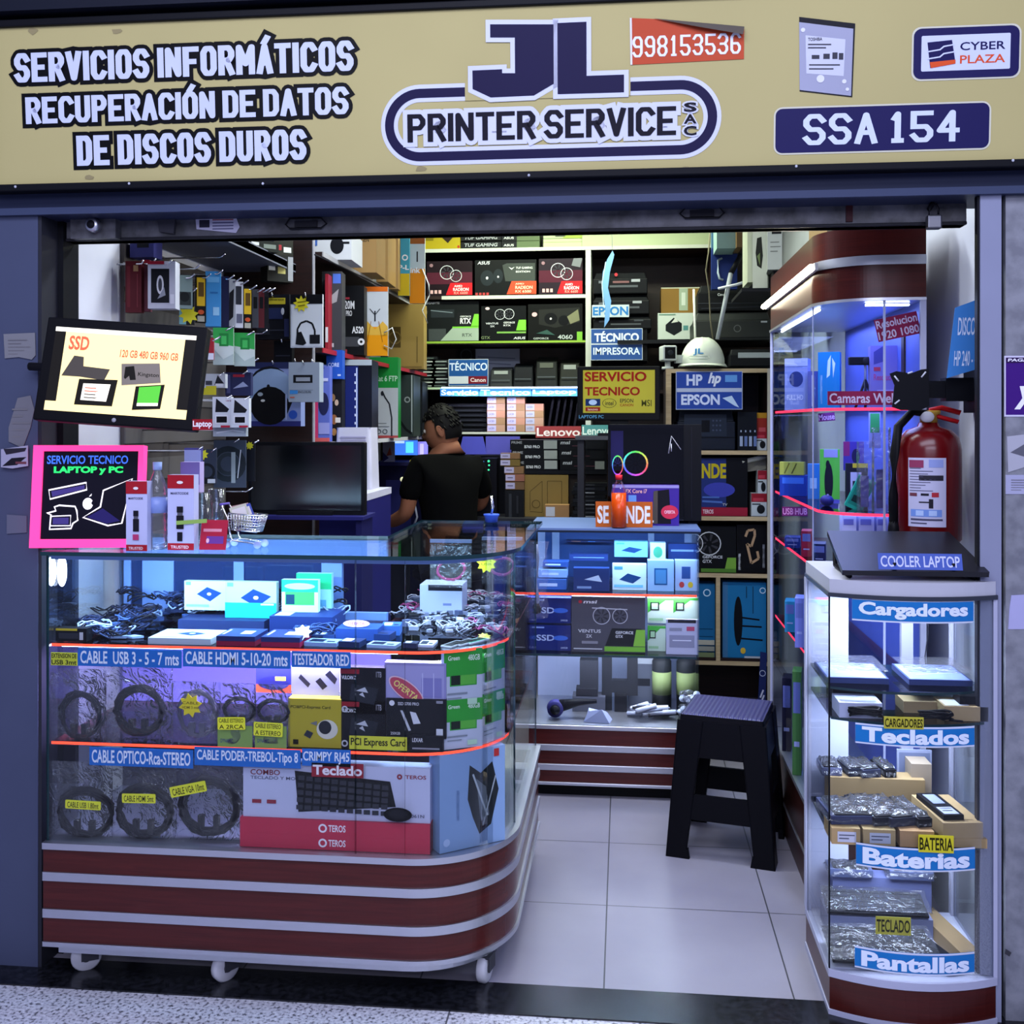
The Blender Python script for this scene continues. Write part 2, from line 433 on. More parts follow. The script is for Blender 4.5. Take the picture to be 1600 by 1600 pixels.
def pbox(name, label, cat, u0, v0, u1, v1, Y, dep, col, ds=(), g=None, rz=0., zb=None, rx=0., side=None):
    """a packed product: the front face fills the given stretch of the photograph at depth Y"""
    a, c, m = at(u0, (v0 + v1) / 2, Y), at(u1, (v0 + v1) / 2, Y), at((u0 + u1) / 2, v1, Y)
    t = at((u0 + u1) / 2, v0, Y)
    w = (c.x - a.x) / max(.25, cos(rz) - sin(rz) * (a.x + c.x) / 2 / Y)
    z = m.z if zb is None else zb
    b = carton(B(), w, max(t.z - z, .004), dep, col, ds, side=side)
    o = b.obj(name, loc=((a.x + c.x) / 2, Y, z), rot=(rx, 0, rz))
    return tag(o, label, cat, g)

# ================================================================ THE SETTING
b = B().box(-1.9, 1.3, 2.651, 6.6, -.06, 0, TILES); struct(b, 'floor')
b = B().box(-1.9, 1.4, 2.515, 2.651, -.06, .004, GRANITE); struct(b, 'trim_1')
b = B().box(-3.2, 3.2, -1.6, 2.515, -.06, 0, TERRAZZO)
b.box(-.42, -.416, 1.2, 2.514, -.001, .0006, '#55555c'); struct(b, 'floor_hall')
b = B().box(-1.62, -1.506, 2.72, 6.6, 0, 2.8, '#c9ccd6'); struct(b, 'wall_left')
b = B().box(.92, 1.02, 2.63, 6.6, 0, 2.8, '#c9ccd6'); struct(b, 'wall_right')
b = B().box(-1.62, 1.02, 6.45, 6.6, 0, 2.8, DARKWOOD); struct(b, 'wall_back')
b = B().box(-1.62, 1.02, 2.76, 6.6, 2.76, 2.84, '#d8dbd8'); struct(b, 'ceiling')
PB = '#454b63'
b = B().box(-1.72, -1.515, 2.60, 2.76, 0, 1.957, PB)
b.box(-1.515, -1.506, 2.602, 2.70, 0, 1.957, '#2c2d35').box(-1.735, -1.722, 2.60, 2.76, 0, 1.957, '#16181f').box(-2.4, -1.737, 2.60, 2.76, 0, 1.957, PB)
b.box(-1.506, -1.49, 2.68, 2.76, 0, 1.99, '#121318'); struct(b, 'wall_front_left')
b = B().box(.838, .886, 2.60, 2.615, 0, 1.957, '#868aa2').box(.833, .838, 2.605, 2.625, 0, 1.957, '#17181e').box(.886, .899, 2.63, 2.76, 0, 1.957, '#1d1e26')
struct(b, 'wall_front_right')
b = B().box(.899, 1.7, 2.61, 2.76, 0, 1.957, CONCRETE); struct(b, 'wall_front_concrete')
b = B().box(-2.4, 1.7, 2.60, 2.76, 1.957, 2.84, '#2a3047').box(-2.4, 1.7, 2.585, 2.60, 1.957, 1.975, '#3a425c').box(-2.4, 1.7, 2.50, 2.60, 2.452, 2.84, '#171a26')
struct(b, 'trim_2')

# ================================================================ SHOP SIGN
def sign_board():
    Y = 2.556
    L, Rr, z0, z1 = -1.601, .962, 2.032, 2.424
    t = thing('shop_sign', 'long beige shop sign above the entrance with the shop name in dark blue', 'sign', (L, 2.60, z0), (R(4), 0, 0))
    W, Hh = Rr - L, z1 - z0
    f = B().box(-.03, W + .03, -.04, 0, -.018, Hh + .018, '#0c0d12')
    f.box(-.03, W + .03, -.055, -.04, -.018, 0, '#101116').box(-.03, W + .03, -.055, -.04, Hh, Hh + .018, '#101116').box(-.03, 0, -.055, -.04, 0, Hh, '#101116').box(W, W + .03, -.055, -.04, 0, Hh, '#101116')
    bevel(f.obj('frame', t), .003)
    ya = -.0445
    B().box(0, W, -.044, -.04, 0, Hh, M('#b0a571', .5, var=.07, scale=3)).obj('printed_panel', t)
    def px(u, v):
        p = at(u, v, Y); return p.x - L, p.z - z0
    def line(s, ul, vt, ur, vb, mat, bold, y, vshift=0):          # left end top, right end bottom of a line of letters
        p, q = px(ul, vt), px(ur, vb); return s, p[0], q[1], q[0], p[1], y, mat, bold
    for s, ul, ub, ur, ut in (('SERVICIOS INFORMÁTICOS', 30, 131, 556, 66), ('RECUPERACIÓN DE DATOS', 45, 194, 547, 136), ('DE DISCOS DUROS', 122, 258, 480, 201)):
        x0, za = px(ul, ub); x1, zb = px(ur, ut)
        k = .0
        e = B()
        stroke_text(e, s, x0, za, x1, zb, ya - .0006, '#0a0a0e', .225, .175, .05, .010)
        stroke_text(e, s, x0, za, x1, zb, ya - .0016, '#c3c9e2', .225, .175, .05)
        e.obj('lettering', t)
    # emblem and shop name
    e = B()
    ax, az = px(603, 252); bx, bz = px(1120, 124)
    cz = (az + bz) / 2; r = (bz - az) / 2
    halo = '#c9cde0'; nv = '#17123a'
    def ring(r0, r1, y, mat):
        o = rrect(ax - (r1 - r), cz - r1, bx + (r1 - r), cz + r1, r1, 14); i = rrect(ax + (r - r0), cz - r0, bx - (r - r0), cz + r0, r0, 14)
        n = len(o); e.add([(p[0], y, p[1]) for p in o + i], [(k, n + k, n + (k + 1) % n, (k + 1) % n) for k in range(n)], mat)
    ring(r - .032, r + .010, ya - .0006, halo); ring(r - .022, r, ya - .0012, nv)
    x0, za = px(728, 158); x1, zb = px(985, 36)
    e.face([(x0, za), (x1, za), (x1, za + .05), (x0, za + .05)], ya - .0018, M('#b0a571', .5, var=.07, scale=3))
    jl = [px(u, v) for u, v in ((768, 42), (866, 42), (866, 132), (835, 150), (768, 153), (740, 140), (740, 112), (786, 110), (786, 116), (806, 116), (806, 62), (768, 62))]
    l_ = [px(u, v) for u, v in ((872, 40), (917, 38), (917, 120), (975, 118), (975, 145), (872, 148))]
    def grow(pts, k):
        n = len(pts); out = []
        for i, p in enumerate(pts):
            a, c = Vector(pts[i - 1]), Vector(pts[(i + 1) % n]); q = Vector(p)
            d1, d2 = (q - a).normalized(), (c - q).normalized()
            n1, n2 = Vector((-d1.y, d1.x)), Vector((-d2.y, d2.x)); m = (n1 + n2)
            m = m / max(m.length_squared / 2, .4)
            out.append((q.x + m.x * k, q.y + m.y * k))
        return out
    for g in (jl, l_):
        e.face(grow(g, .011), ya - .0024, halo); e.face(g, ya - .0030, nv)
    x0, za = px(638, 222); x1, zb = px(1056, 166)
    stroke_text(e, 'PRINTER SERVICE', x0, za, x1, zb, ya - .0024, halo, .20, .155, .075, .011)
    stroke_text(e, 'PRINTER SERVICE', x0, za, x1, zb, ya - .0036, '#0d0b1c', .20, .155, .075)
    for c, v0, v1 in (('S', 175, 160), ('A', 193, 178), ('C', 211, 196)):
        p, q = px(1068, v0), px(1088, v1)
        e.text(c, p[0] - .005, p[1] - .004, q[0] + .005, q[1] + .004, ya - .0024, halo, .08)
        e.text(c, *p, *q, ya - .0036, '#0d0b1c', .03)
    e.obj('emblem', t)
    # telephone strip, peeling at its top right
    e = B()
    e.face([px(984, 32), px(985, 103), px(1161, 94), px(1161, 48), px(1040, 34)], ya - .0012, '#b6492c')
    e.face([px(984, 32), px(987, 32), px(988, 103), px(985, 103)], ya - .0018, '#d8d8e2')
    p, q = px(988, 92), px(1156, 54); stroke_text(e, '998153536', p[0], p[1], q[0], q[1], ya - .0020, '#e2e4f0', .13, .11, .10)
    e.add([(*(lambda c: (c[0], ya - .004, c[1]))(px(1020, 33)),), (*(lambda c: (c[0], ya - .008, c[1]))(px(1161, 46)),), (*(lambda c: (c[0], ya - .020, c[1]))(px(1158, 60)),), (*(lambda c: (c[0], ya - .016, c[1]))(px(1090, 48)),)], [(0, 3, 2, 1)], '#5a534c')
    e.obj('telephone_strip', t, label='orange telephone strip with a peeling corner')
    # printed disk drive
    e = B()
    q = [px(1246, 30), px(1248, 143), px(1330, 152), px(1333, 40)]
    e.face(q, ya - .0008, '#1b1b22')
    e.face([px(1246, 38), px(1248, 141), px(1328, 150), px(1330, 48)], ya - .0012, '#9a9cb2')
    e.face([px(1256, 58), px(1258, 116), px(1316, 120), px(1318, 64)], ya - .0016, '#c2c5d6')
    p, q2 = px(1260, 67), px(1282, 61); e.text('TOSHIBA', p[0], p[1], q2[0], q2[1], ya - .0020, '#23232c', .02)
    for u0, v0, u1, v1 in ((1260, 73, 1296, 71), (1260, 78, 1288, 76), (1262, 104, 1310, 102), (1262, 110, 1300, 108), (1298, 94, 1306, 84), (1308, 95, 1315, 85), (1284, 94, 1294, 86), (1266, 94, 1278, 88)):
        e.face([px(u0, v0), px(u1, v0), px(u1, v1), px(u0, v1)], ya - .0021, '#3b3b46')
    for u, v, rr in ((1280, 124, .009), (1317, 128, .005), (1252, 50, .005), (1322, 140, .004)):
        c = px(u, v); e.face([(c[0] + rr * cos(j * pi / 8), c[1] + rr * sin(j * pi / 8)) for j in range(16)], ya - .0022, '#d6d8e4')
    e.obj('disk_drive_picture', t)
    # plaza badge and unit number
    e = B()
    a, c = px(1424, 125), px(1588, 42)
    e.face(rrect(a[0] - .004, a[1] - .004, c[0] + .004, c[1] + .004, .02), ya - .0006, '#c8c6b4')
    e.face(rrect(*a, *c, .018), ya - .0012, '#1d1a4c')
    a, c = px(1436, 113), px(1574, 54); e.face(rrect(*a, *c, .002, 1), ya - .0018, '#c5cbe4')
    g = [px(1445, 69), px(1483, 65), px(1489, 99), px(1450, 108)]
    e.face(g, ya - .0024, '#1a174a')
    e.face([px(1449, 99), px(1489, 95), px(1489, 101), px(1451, 108)], ya - .0030, '#cf4f25')
    for vv in (78, 89):
        e.face([px(1446, vv + 4), px(1464, vv + 1), px(1470, vv - 4), px(1487, vv - 7), px(1487, vv - 5), px(1471, vv - 2), px(1465, vv + 3), px(1446, vv + 6)], ya - .0032, '#c5cbe4')
    for s, v0, v1, col in (('CYBER', 81, 66, '#1a174a'), ('PLAZA', 101, 86, '#cf4f25')):
        p, q = px(1496, v0), px(1566, v1); e.text(s, *p, *q, ya - .0024, col, .012)
    e.obj('plaza_badge', t)
    e = B()
    a, c = px(1211, 238), px(1544, 160)
    e.face(rrect(a[0] - .004, a[1] - .004, c[0] + .004, c[1] + .004, .02), ya - .0006, '#c8c6b4')
    e.face(rrect(*a, *c, .016), ya - .0012, '#1d1a4c')
    p, q = px(1254, 226), px(1498, 171); stroke_text(e, 'SSA 154', *p, *q, ya - .0020, '#c9d2ea', .20, .15, .10)
    e.obj('unit_number_plate', t)
    for u, v, s in ((30, 52, 1), (160, 52, .8), (110, 275, .7), (627, 262, .8), (1040, 262, .6)):
        c = px(u + 30, v); e = B().face([(c[0] + s * .02 * cos(j * pi / 4) * random.uniform(.6, 1.2), c[1] + s * .010 * sin(j * pi / 4) * random.uniform(.5, 1.2)) for j in range(8)], ya - .0004, '#8f845f'); e.obj('glue_stain', t)
    for u, v in ((28, 291), (205, 286), (413, 286), (827, 273), (1243, 259), (1580, 250)):
        c = px(u, v); B().ball((c[0], -.056, c[1]), (.0035, .003, .0035), '#b9bcc8', 8).obj('screw', t)
sign_board()

# ================================================================ ROLLER SHUTTER, raised behind the header
t = thing('roller_shutter', 'grey steel roller shutter raised behind the header with bottom rail showing', 'shutter', (0, 2.715, 1.905))
b = B().box(-1.489, .836, -.022, .022, 0, .075, STEELGREY).box(-1.489, .836, -.026, -.022, .062, .075, '#2a2a30').box(-1.489, .836, -.026, .026, 0, .008, '#26262b')
bevel(b.obj('bottom_rail', t), .002)
b = B()
for i in range(10): b.box(-1.489, .824, -.008 + (i % 2) * .006, .008, .075 + i * .03, .075 + (i + 1) * .03 - .003, STEELGREY)
b.obj('slat_curtain', t)
for uu in (478, 1097):
    c = at(uu, 350 - (uu - 478) * .027, 2.69)
    b = B(); x = c.x; z = c.z - 1.905
    b.box(x - .03, x + .03, -.027, -.022, z - .008, z + .008, '#24242a')
    b.tube([(x - .055, -.025, z), (x - .042, -.03, z + .014), (x + .042, -.03, z + .014), (x + .055, -.025, z), (x + .042, -.03, z - .012), (x - .042, -.03, z - .012)], .0025, '#15151a', 6, True)
    b.obj('pull_handle', t)
c = at(158, 362, 2.69)
b = B().box(c.x - .07, c.x + .055, -.055, -.022, .002, .06, STEELGREY); b.lathe([(.0, -.08), (.016, -.08), (.019, -.076), (.019, -.055)], ALU, 20, (c.x, 0, .034), 'y'); b.lathe([(0, -.0812), (.011, -.0812), (.011, -.079)], '#1a1a1f', 16, (c.x, 0, .034), 'y')
b.obj('lock', t)
c = at(262, 350, 2.69)
b = B().slab([(c.x - .02, .02), (c.x + .02, .014), (c.x + .024, .056), (c.x - .002, .07), (c.x - .026, .066)], -.034, -.022, '#3a3a41'); b.obj('latch_plate', t)
pa = at(339, 352, 2.69)
b = B().slab([(pa.x - .056, .026), (pa.x + .052, .014), (pa.x + .062, .030), (pa.x + .048, .066), (pa.x - .06, .068)], -.0255, -.024, '#b9b7cc')
for i in range(5): b.box(pa.x - .012, pa.x + .045, -.0262, -.0255, .024 + i * .008, .027 + i * .008, ('#8d4f56' if i > 2 else '#5c5c7c'))
b.box(pa.x - .048, pa.x - .02, -.0262, -.0255, .03, .05, '#2c2c38'); b.obj('paper_sticker', t, label='torn white printed sticker')
c = at(1327, 328, 2.69); B().box(c.x - .008, c.x + .008, -.028, -.022, .012, .072, '#3a1b1f').obj('tape_strip', t)
c = at(1458, 330, 2.66)
t = thing('padlock', 'silver padlock with black shackle hanging from the raised shutter rail', 'padlock', (c.x, 2.655, c.z - .045))
bevel(B().box(-.017, .017, -.012, .012, 0, .034, metalmat('padlock_steel', '#6d6e74', .4)).obj('body', t), .004)
B().tube([(-.011, 0, .03), (-.011, 0, .05), (-.007, .004, .06), (0, .01, .064), (.007, .004, .06), (.011, 0, .05), (.011, 0, .03)], .0035, '#1b1b20', 8).obj('shackle', t)
B().tube([(0, .01, .064), (.0, .03, .06), (0, .045, .055)], .006, '#1b1b20', 8).obj('hasp', t)

# paper on the front walls
def paper(name, label, cat, pts, Y, col, ds=(), n=0, th=.0016):
    P = [at(u, v, Y) for u, v in pts]
    cx = sum(p.x for p in P) / len(P); z0 = min(p.z for p in P); z1 = max(p.z for p in P); x0 = min(p.x for p in P); x1 = max(p.x for p in P)
    b = B().slab([(p.x - cx, p.z - z0) for p in P][::-1], -th, 0, col)
    deco(b, x1 - x0, z1 - z0, ds, x0 - cx, 0, -th)
    return tag(b.obj(name, loc=(cx, Y, z0)), label, cat)
scr = [('r', .15, .2 + .13 * i, .15 + .7 * ((i * 7) % 5 + 3) / 7, .23 + .13 * i, '#6d6b70') for i in range(5)]
paper('torn_paper', 'torn off-white paper scrap on left pillar beside the big tilted screen', 'paper', [(6, 522), (55, 520), (56, 555), (50, 562), (30, 558), (8, 560)], 2.598, '#77777d', scr)
paper('torn_paper', 'long shredded paper remains below the scrap on the left pillar', 'paper', [(28, 622), (48, 618), (54, 640), (48, 668), (36, 700), (14, 690), (14, 668)], 2.598, '#6b6a72', scr)
paper('torn_paper', 'faint grey paper patch low on left pillar beside pink lit sign', 'paper', [(11, 804), (42, 806), (42, 832), (11, 834)], 2.598, '#5d6072')
paper('phone_picture_card', 'white printed card with dark pictures on left pillar edge by pink sign', 'card', [(2, 702), (44, 696), (44, 728), (20, 732), (2, 730)], 2.59, '#9a98ae', [('p', [(.05, .1), (.6, .15), (.95, .5), (.4, .45)], '#1d1b24'), ('p', [(.2, .6), (.9, .75), (.95, .9), (.1, .85)], '#2a2732'), ('r', .55, .2, .95, .3, '#6a3d46')])
t = paper('payment_sticker', 'purple mobile payment sticker with white script on right wall', 'sticker', [(1569, 556), (1640, 556), (1640, 651), (1569, 651)], 2.61, '#c9c5dc',
          [('r', .03, .03, 1, .88, '#3d1a72'), ('r', .03, .88, 1, .97, '#2c1746'), ('t', 'PAGA AQUI', .07, .895, 1.0, .955, '#e4e2f4', .03, .15), ('t', 'y', .2, .12, .58, .5, '#eceaf6', .045, .25), ('e', .75, .66, .17, .13, '#35b8c8'), ('t', 'ape', .6, .22, 1.2, .5, '#eceaf6', .04, .25)])
paper('notice_paper', 'small printed notice on right wall under the purple sticker', 'notice', [(1571, 742), (1625, 742), (1625, 772), (1571, 772)], 2.61, '#a3a4c0', scr)
paper('torn_paper', 'pale torn poster remains on right wall between sticker and notice', 'paper', [(1573, 682), (1625, 676), (1625, 735), (1600, 730), (1575, 738)], 2.61, '#a8a8b4', [('p', [(.1, .5), (.7, .8), (.9, .6), (.5, .4)], '#5c5c68')])
paper('blank_paper', 'blank pale lilac paper taped to right wall beside white showcase', 'paper', [(1580, 930), (1625, 928), (1625, 983), (1575, 983), (1577, 950)], 2.61, '#a9a8cf')
paper('torn_paper', 'tiny dark scrap near the floor on the right wall', 'paper', [(1571, 1482), (1580, 1488), (1577, 1494), (1570, 1490)], 2.61, '#3b3b42')

# ================================================================ FRONT COUNTER (L shaped, curved corner, on wheels)
def outline(e, inner=True):                       # e = how far the show faces stand out
    p = [(-1.46, 2.53 - e)] + arc(-.53, 2.78, .25 + e, -90, 0, 30) + [(-.28 + e, 3.46)]
    return p + ([(-.67, 3.46), (-.67, 2.96), (-1.46, 2.96)] if inner else [])
ctr = thing('display_counter', 'L-shaped glass display counter on wheels with mahogany striped base and rounded corner', 'counter', (-.9, 2.75, 0))
def cobj(b, name, parent=ctr, **kw):
    o = b.obj(name, parent, **kw); o.location = (.9, -2.75, 0) if parent is ctr else (0, 0, 0); return o
base = cobj(B().prism(outline(0), .1, .350, WOOD), 'plinth')
for z0, z1, e in ((.344, .360, .008), (.264, .286, .006), (.171, .193, .006), (.098, .110, .006)):
    bevel(cobj(B().prism(outline(e), z0, z1, ALU), 'metal_strip'), .002)
cobj(B().prism([(-1.43, 2.55)] + arc(-.54, 2.79, .24, -90, 0, 12) + [(-.30, 3.44), (-.65, 3.44), (-.65, 2.94), (-1.43, 2.94)], .072, .094, ALU), 'base_frame')
for i, (x, y, rz) in enumerate(((-1.387, 2.608, .5), (-1.008, 2.595, .95), (-.352, 2.66, 1.35), (-1.39, 2.90, .4), (-.34, 3.36, 1.5), (-.62, 3.36, 1.2))):
    k = B().lathe([(.010, -.012), (.033, -.012), (.0375, -.008), (.0375, .008), (.033, .012), (.010, .012)], '#c4c4cc', 24, (0, 0, .0375), 'y')
    k.lathe([(.0, -.014), (.012, -.014), (.012, .014), (0, .014)], '#55555c', 14, (0, 0, .0375), 'y')
    o = k.obj('caster', ctr, loc=(x + .9, y - 2.75, 0), rot=(0, 0, rz))
    f = B().box(-.012, .03, -.018, -.015, .03, .070, '#3a3b42').box(-.012, .03, .015, .018, .03, .070, '#3a3b42').box(-.02, .035, -.02, .02, .066, .072, '#3a3b42'); f.obj('fork', o)
Z1, Z2, ZT = .858, .609, 1.085
def pane(path, name, z0=.360, z1=ZT, mat=GLASS, th=.005):
    b = B(); n = len(path); inn = []
    for i, p in enumerate(path):
        a = Vector(path[max(i - 1, 0)]); c = Vector(path[min(i + 1, n - 1)]); d = (c - a).normalized()
        inn.append((p[0] - d.y * th, p[1] + d.x * th))
    b.wall(path, z0, z1, mat); b.wall(inn[::-1], z0, z1, mat)
    for q in (0, n - 1): b.wall([path[q], inn[q]], z0, z1, GEDGE if name != 'curved_glass' else mat, False)
    return cobj(b, name)
xs = at(555, 900, 2.535).x
pane([(-1.455, 2.536), (xs - .001, 2.536)], 'front_glass'); pane([(xs + .001, 2.536), (-.532, 2.536)], 'front_glass')
pane(arc(-.53, 2.78, .244, -90, 0, 14), 'curved_glass'); pane([(-.286, 2.782), (-.286, 3.455)], 'side_glass')
pane([(-1.455, 2.955), (-1.455, 2.54)], 'side_glass')
cobj(B().prism(outline(.014), ZT, ZT + .010, glassmat('counter_top_glass', (.93, .97, .98), .35), GEDGE), 'top_glass')
REDGLOW = M('#ff4a30', emit=1.1)  # red acrylic edge lit by the strips, its glow put into the colour
def shelf_out(z): return [(-1.448, 2.548)] + arc(-.53, 2.78, .232, -90, 0, 12) + [(-.298, 3.44), (-.655, 3.44), (-.655, 2.94), (-1.448, 2.94)]
for z in (Z1, Z2):
    o = cobj(B().prism(shelf_out(z), z - .006, z, SHELFGLASS, M('#8a2a2e', .3)), 'glass_shelf')
    sp = B().wall([(-1.448, 2.5475)] + [(x, y) for x, y in arc(-.53, 2.78, .2325, -90, -8, 12)], z - .0065, z + .0005, REDGLOW); sp.obj('red_edge_strip', o)
bk = B()
for x0, x1 in ((-1.452, -1.43), (-1.395, -1.30), (-1.12, -1.09), (-.86, -.80)): bk.box(x0, x1, 2.945, 2.962, Z1, ZT, '#6484c0')
bk.box(-1.452, -.67, 2.943, 2.964, ZT - .06, ZT - .002, '#6c8cc8').box(-1.452, -.67, 2.943, 2.964, Z1 - .02, Z1 + .02, '#6484c0')
cobj(bk, 'back_frame')
for x0, x1 in ((-1.43, -1.12), (-1.12, -.80)):
    d = B().box(x0, x1, 2.950, 2.954, Z1 + .02, ZT - .06, glassmat('sliding_glass', (.20, .30, .58), 2.0, .03, 0, .35, (.03, .07, .24))); cobj(d, 'sliding_door')  # blue reflection in the panes put into tint and haze colour
cobj(B().box(-1.455, -.66, 2.945, 2.958, .36, Z2, '#1d1d26').box(-1.455, -.66, 2.945, 2.958, Z2, Z1 - .02, '#6a66a0').box(-.672, -.66, 2.958, 3.455, .36, Z2, '#6c6c8c'), 'back_panel')  # purple light above and darkness below put into the panel colours
# light strips under the top, under the first shelf, and the bare lamp at the left end
def led(pts, z, name, parent=ctr):
    b = B()
    for a, c in zip(pts, pts[1:]):
        b.tube([(a[0], a[1], z), (c[0], c[1], z)], .0035, LEDW, 6)
    return cobj(b, name)
led([(-1.44, 2.568), (-.54, 2.568)], ZT - .006, 'light_strip')
cobj(B().prism([(-1.45, 2.548), (-.53, 2.548)] + arc(-.53, 2.78, .232, -88, -20, 8) + arc(-.53, 2.78, .226, -20, -88, 8) + [(-.53, 2.554), (-1.45, 2.554)], ZT - .013, ZT - .0005, '#5d74a8'), 'added_strip_shield')  # profile added in front of the light strip to hide its bright line
led([(-1.44, 2.585), (-.56, 2.585)], Z1 - .012, 'light_strip')
lp = at(92, 895, 2.57)
cobj(B().ball((lp.x, 2.585, ZT - .048), (.012, .012, .040), M('#d8e6ff', emit=14), 18).box(lp.x - .008, lp.x + .008, 2.577, 2.593, ZT - .012, ZT - .001, '#8fa3cc'), 'end_lamp')
def larea(name, x, y, z, sx, sy, p, col=(.46, .71, 1.0), aim=(0, 0, -1)):
    return area(name, (x, y, z), (x + aim[0], y + aim[1], z + aim[2]), (sx, sy), p, col)
larea('counter_strip_light', -1.0, 2.585, ZT - .014, .86, .02, 5.0, aim=(0, .8, -1))
larea('end_lamp_light', -1.40, 2.60, 1.02, .04, .04, 1.2, (.6, .78, 1), (.8, .6, -.5))
larea('corner_strip_light', -.47, 2.85, ZT - .012, .25, .25, 2.0)
larea('counter_low_light', -1.0, 2.60, Z1 - .02, .86, .02, 10.5, (.60, .50, 1.0), aim=(0, .3, -1))
larea('corner_low_light', -.47, 2.75, Z1 - .02, .25, .25, 1.6, (.6, .6, 1.0))

# ================================================================ REAR COUNTER
c2 = thing('display_counter', 'straight glass display counter further back behind the black stool', 'counter', (-.04, 4.2, 0))
def dobj(b, name): 
    o = b.obj(name, c2); o.location = (.04, -4.2, 0); return o
XA, XB, YA, YB = -.36, .28, 4.0, 4.45
dobj(B().box(XA, XB, YA + .03, YB, 0, .06, '#0b0b0e'), 'kick_base')
dobj(B().box(XA, XB, YA, YB, .05, .262, WOOD), 'plinth')
for z0, z1 in ((.258, .274), (.176, .200), (.102, .126), (.046, .058)): bevel(dobj(B().box(XA, XB + .004, YA - .006, YB, z0, z1, ALU), 'metal_strip'), .002)
dobj(B().box(XA, XB, YA, YA + .005, .274, 1.008, GLASS), 'front_glass'); dobj(B().box(XB - .006, XB - .001, YA + .006, YB, .274, 1.008, GLASS), 'side_glass')
dobj(B().box(XA - .005, XB + .005, YA - .008, YB, 1.008, 1.02, '#5c709c').box(XA - .005, XB + .005, YA - .009, YA - .008, 1.004, 1.012, '#1a2233'), 'top')
S1, S2 = at(950, 928, 4.02).z, at(950, 1024, 4.02).z
for z, m in ((S1, REDGLOW), (S2, GEDGE)):
    o = dobj(B().box(XA + .005, XB - .008, YA + .02, YB - .02, z - .006, z, SHELFGLASS), 'glass_shelf')
    B().box(XA + .005, XB - .008, YA + .017, YA + .02, z - .007, z + .001, m).obj('edge_strip', o)
k = B()
for x0, x1 in ((XA, XA + .03), (-.30, -.27), (.10, .125), (XB - .03, XB)): k.box(x0, x1, YB - .02, YB, S1, 1.008, '#8fa3cc')
k.box(XA, XB, YB - .02, YB, .97, 1.008, '#8fa3cc'); dobj(k, 'back_frame')
dobj(B().box(XA, XB, YB - .02, YB - .008, .274, S1, '#a9b2d4').box(XA + .03, XB - .03, YB - .012, YB - .008, S1, .97, '#2d4a86'), 'back_panel')
dobj(B().box(XA + .02, XB - .02, YA + .03, YA + .04, 1.0, 1.006, LEDW), 'light_strip')
larea('rear_counter_light', -.04, 4.08, 1.0, .58, .03, 2.6, aim=(0, .3, -1)); larea('rear_counter_fill_added', -.04, 4.12, S2 - .01, .58, .06, 2.2, (.80, .84, 1), aim=(0, .3, -1)); larea('rear_counter_mid_light', -.04, 4.10, S1 - .01, .58, .03, 2.4, (.72, .76, 1), aim=(0, .3, -1))  # low light added to brighten the dim lower compartment

# ================================================================ SMALL WHITE SHOWCASE, front right
sc = thing('display_case', 'small upright glass showcase with bowed front and blue shelf signs by right wall', 'showcase', (.68, 2.72, 0))
def sobj(b, name, parent=sc):
    o = b.obj(name, parent)
    if parent is sc: o.location = (-.68, -2.72, 0)
    return o
def bow(e=0., y1=2.925, x0=.49, x1=.872, n=14, bulge=.047):
    p = []
    for i in range(n + 1):
        q = i / n; p.append((x0 - e + (x1 - x0 + 2 * e) * q, 2.597 - e - bulge * 4 * q * (1 - q)))
    return p + [(x1 + e, y1), (x0 - e, y1)]
CW = '#a9abc2'
RED = woodmat('red_veneer', '#360c09', '#47130e', .3)
sobj(B().prism(bow(), .016, .094, RED), 'base'); sobj(B().prism(bow(.003), .094, .112, CW), 'metal_strip'); sobj(B().prism(bow(.003), 0, .016, CW), 'metal_strip')
sobj(B().prism(bow(.004), 1.003, 1.013, M('#30343f', .3)).prism(bow(.0, 2.93), 1.013, 1.045, '#b4b5c0'), 'top')
for x0, x1, y0, y1 in ((.485, .50, 2.90, 2.925), (.862, .875, 2.905, 2.925), (.866, .875, 2.594, 2.606)): sobj(B().box(x0, x1, y0, y1, .112, 1.003, CW), 'post')
sobj(B().box(.488, .4915, 2.597, 2.601, .112, 1.003, '#10121a'), 'post')
p = bow()[:15]
sobj(B().wall(p, .112, 1.003, GLASS).wall([(x, y + .004) for x, y in p][::-1], .112, 1.003, GLASS), 'bowed_glass')
sobj(B().box(.488, .492, 2.602, 2.90, .112, 1.003, GLASS), 'side_glass'); sobj(B().box(.868, .872, 2.61, 2.905, .112, 1.003, GLASS), 'side_glass')
sobj(B().box(.50, .60, 2.918, 2.924, .112, 1.003, '#aab0cc').box(.735, .765, 2.905, 2.924, .112, 1.003, '#8d90a6'), 'back_panel')
SA_, SB_, SC_ = .775, .712, .418
for z, yo in ((SA_, .05), (SB_, .006), (SC_, .006)):
    q = [(x, y + yo) for x, y in bow(-.006)[:15]] + [(.864, 2.90), (.498, 2.90)]
    sobj(B().prism(q, z - .006, z, SHELFGLASS, GEDGE), 'glass_shelf')
sobj(B().box(.50, .86, 2.60, 2.90, .112, .1135, '#b4b6c6'), 'floor_board')
sobj(B().tube([(.515, 2.70, .996), (.515, 2.89, .996)], .003, LEDW, 6), 'light_strip')
sobj(B().tube([(.80, 2.90, 1.0), (.802, 2.90, .86), (.794, 2.90, .80), (.80, 2.9, .72), (.797, 2.9, .5), (.803, 2.9, .36), (.788, 2.9, .25), (.79, 2.9, .2)], .0016, '#23242c', 5), 'lamp_wire')
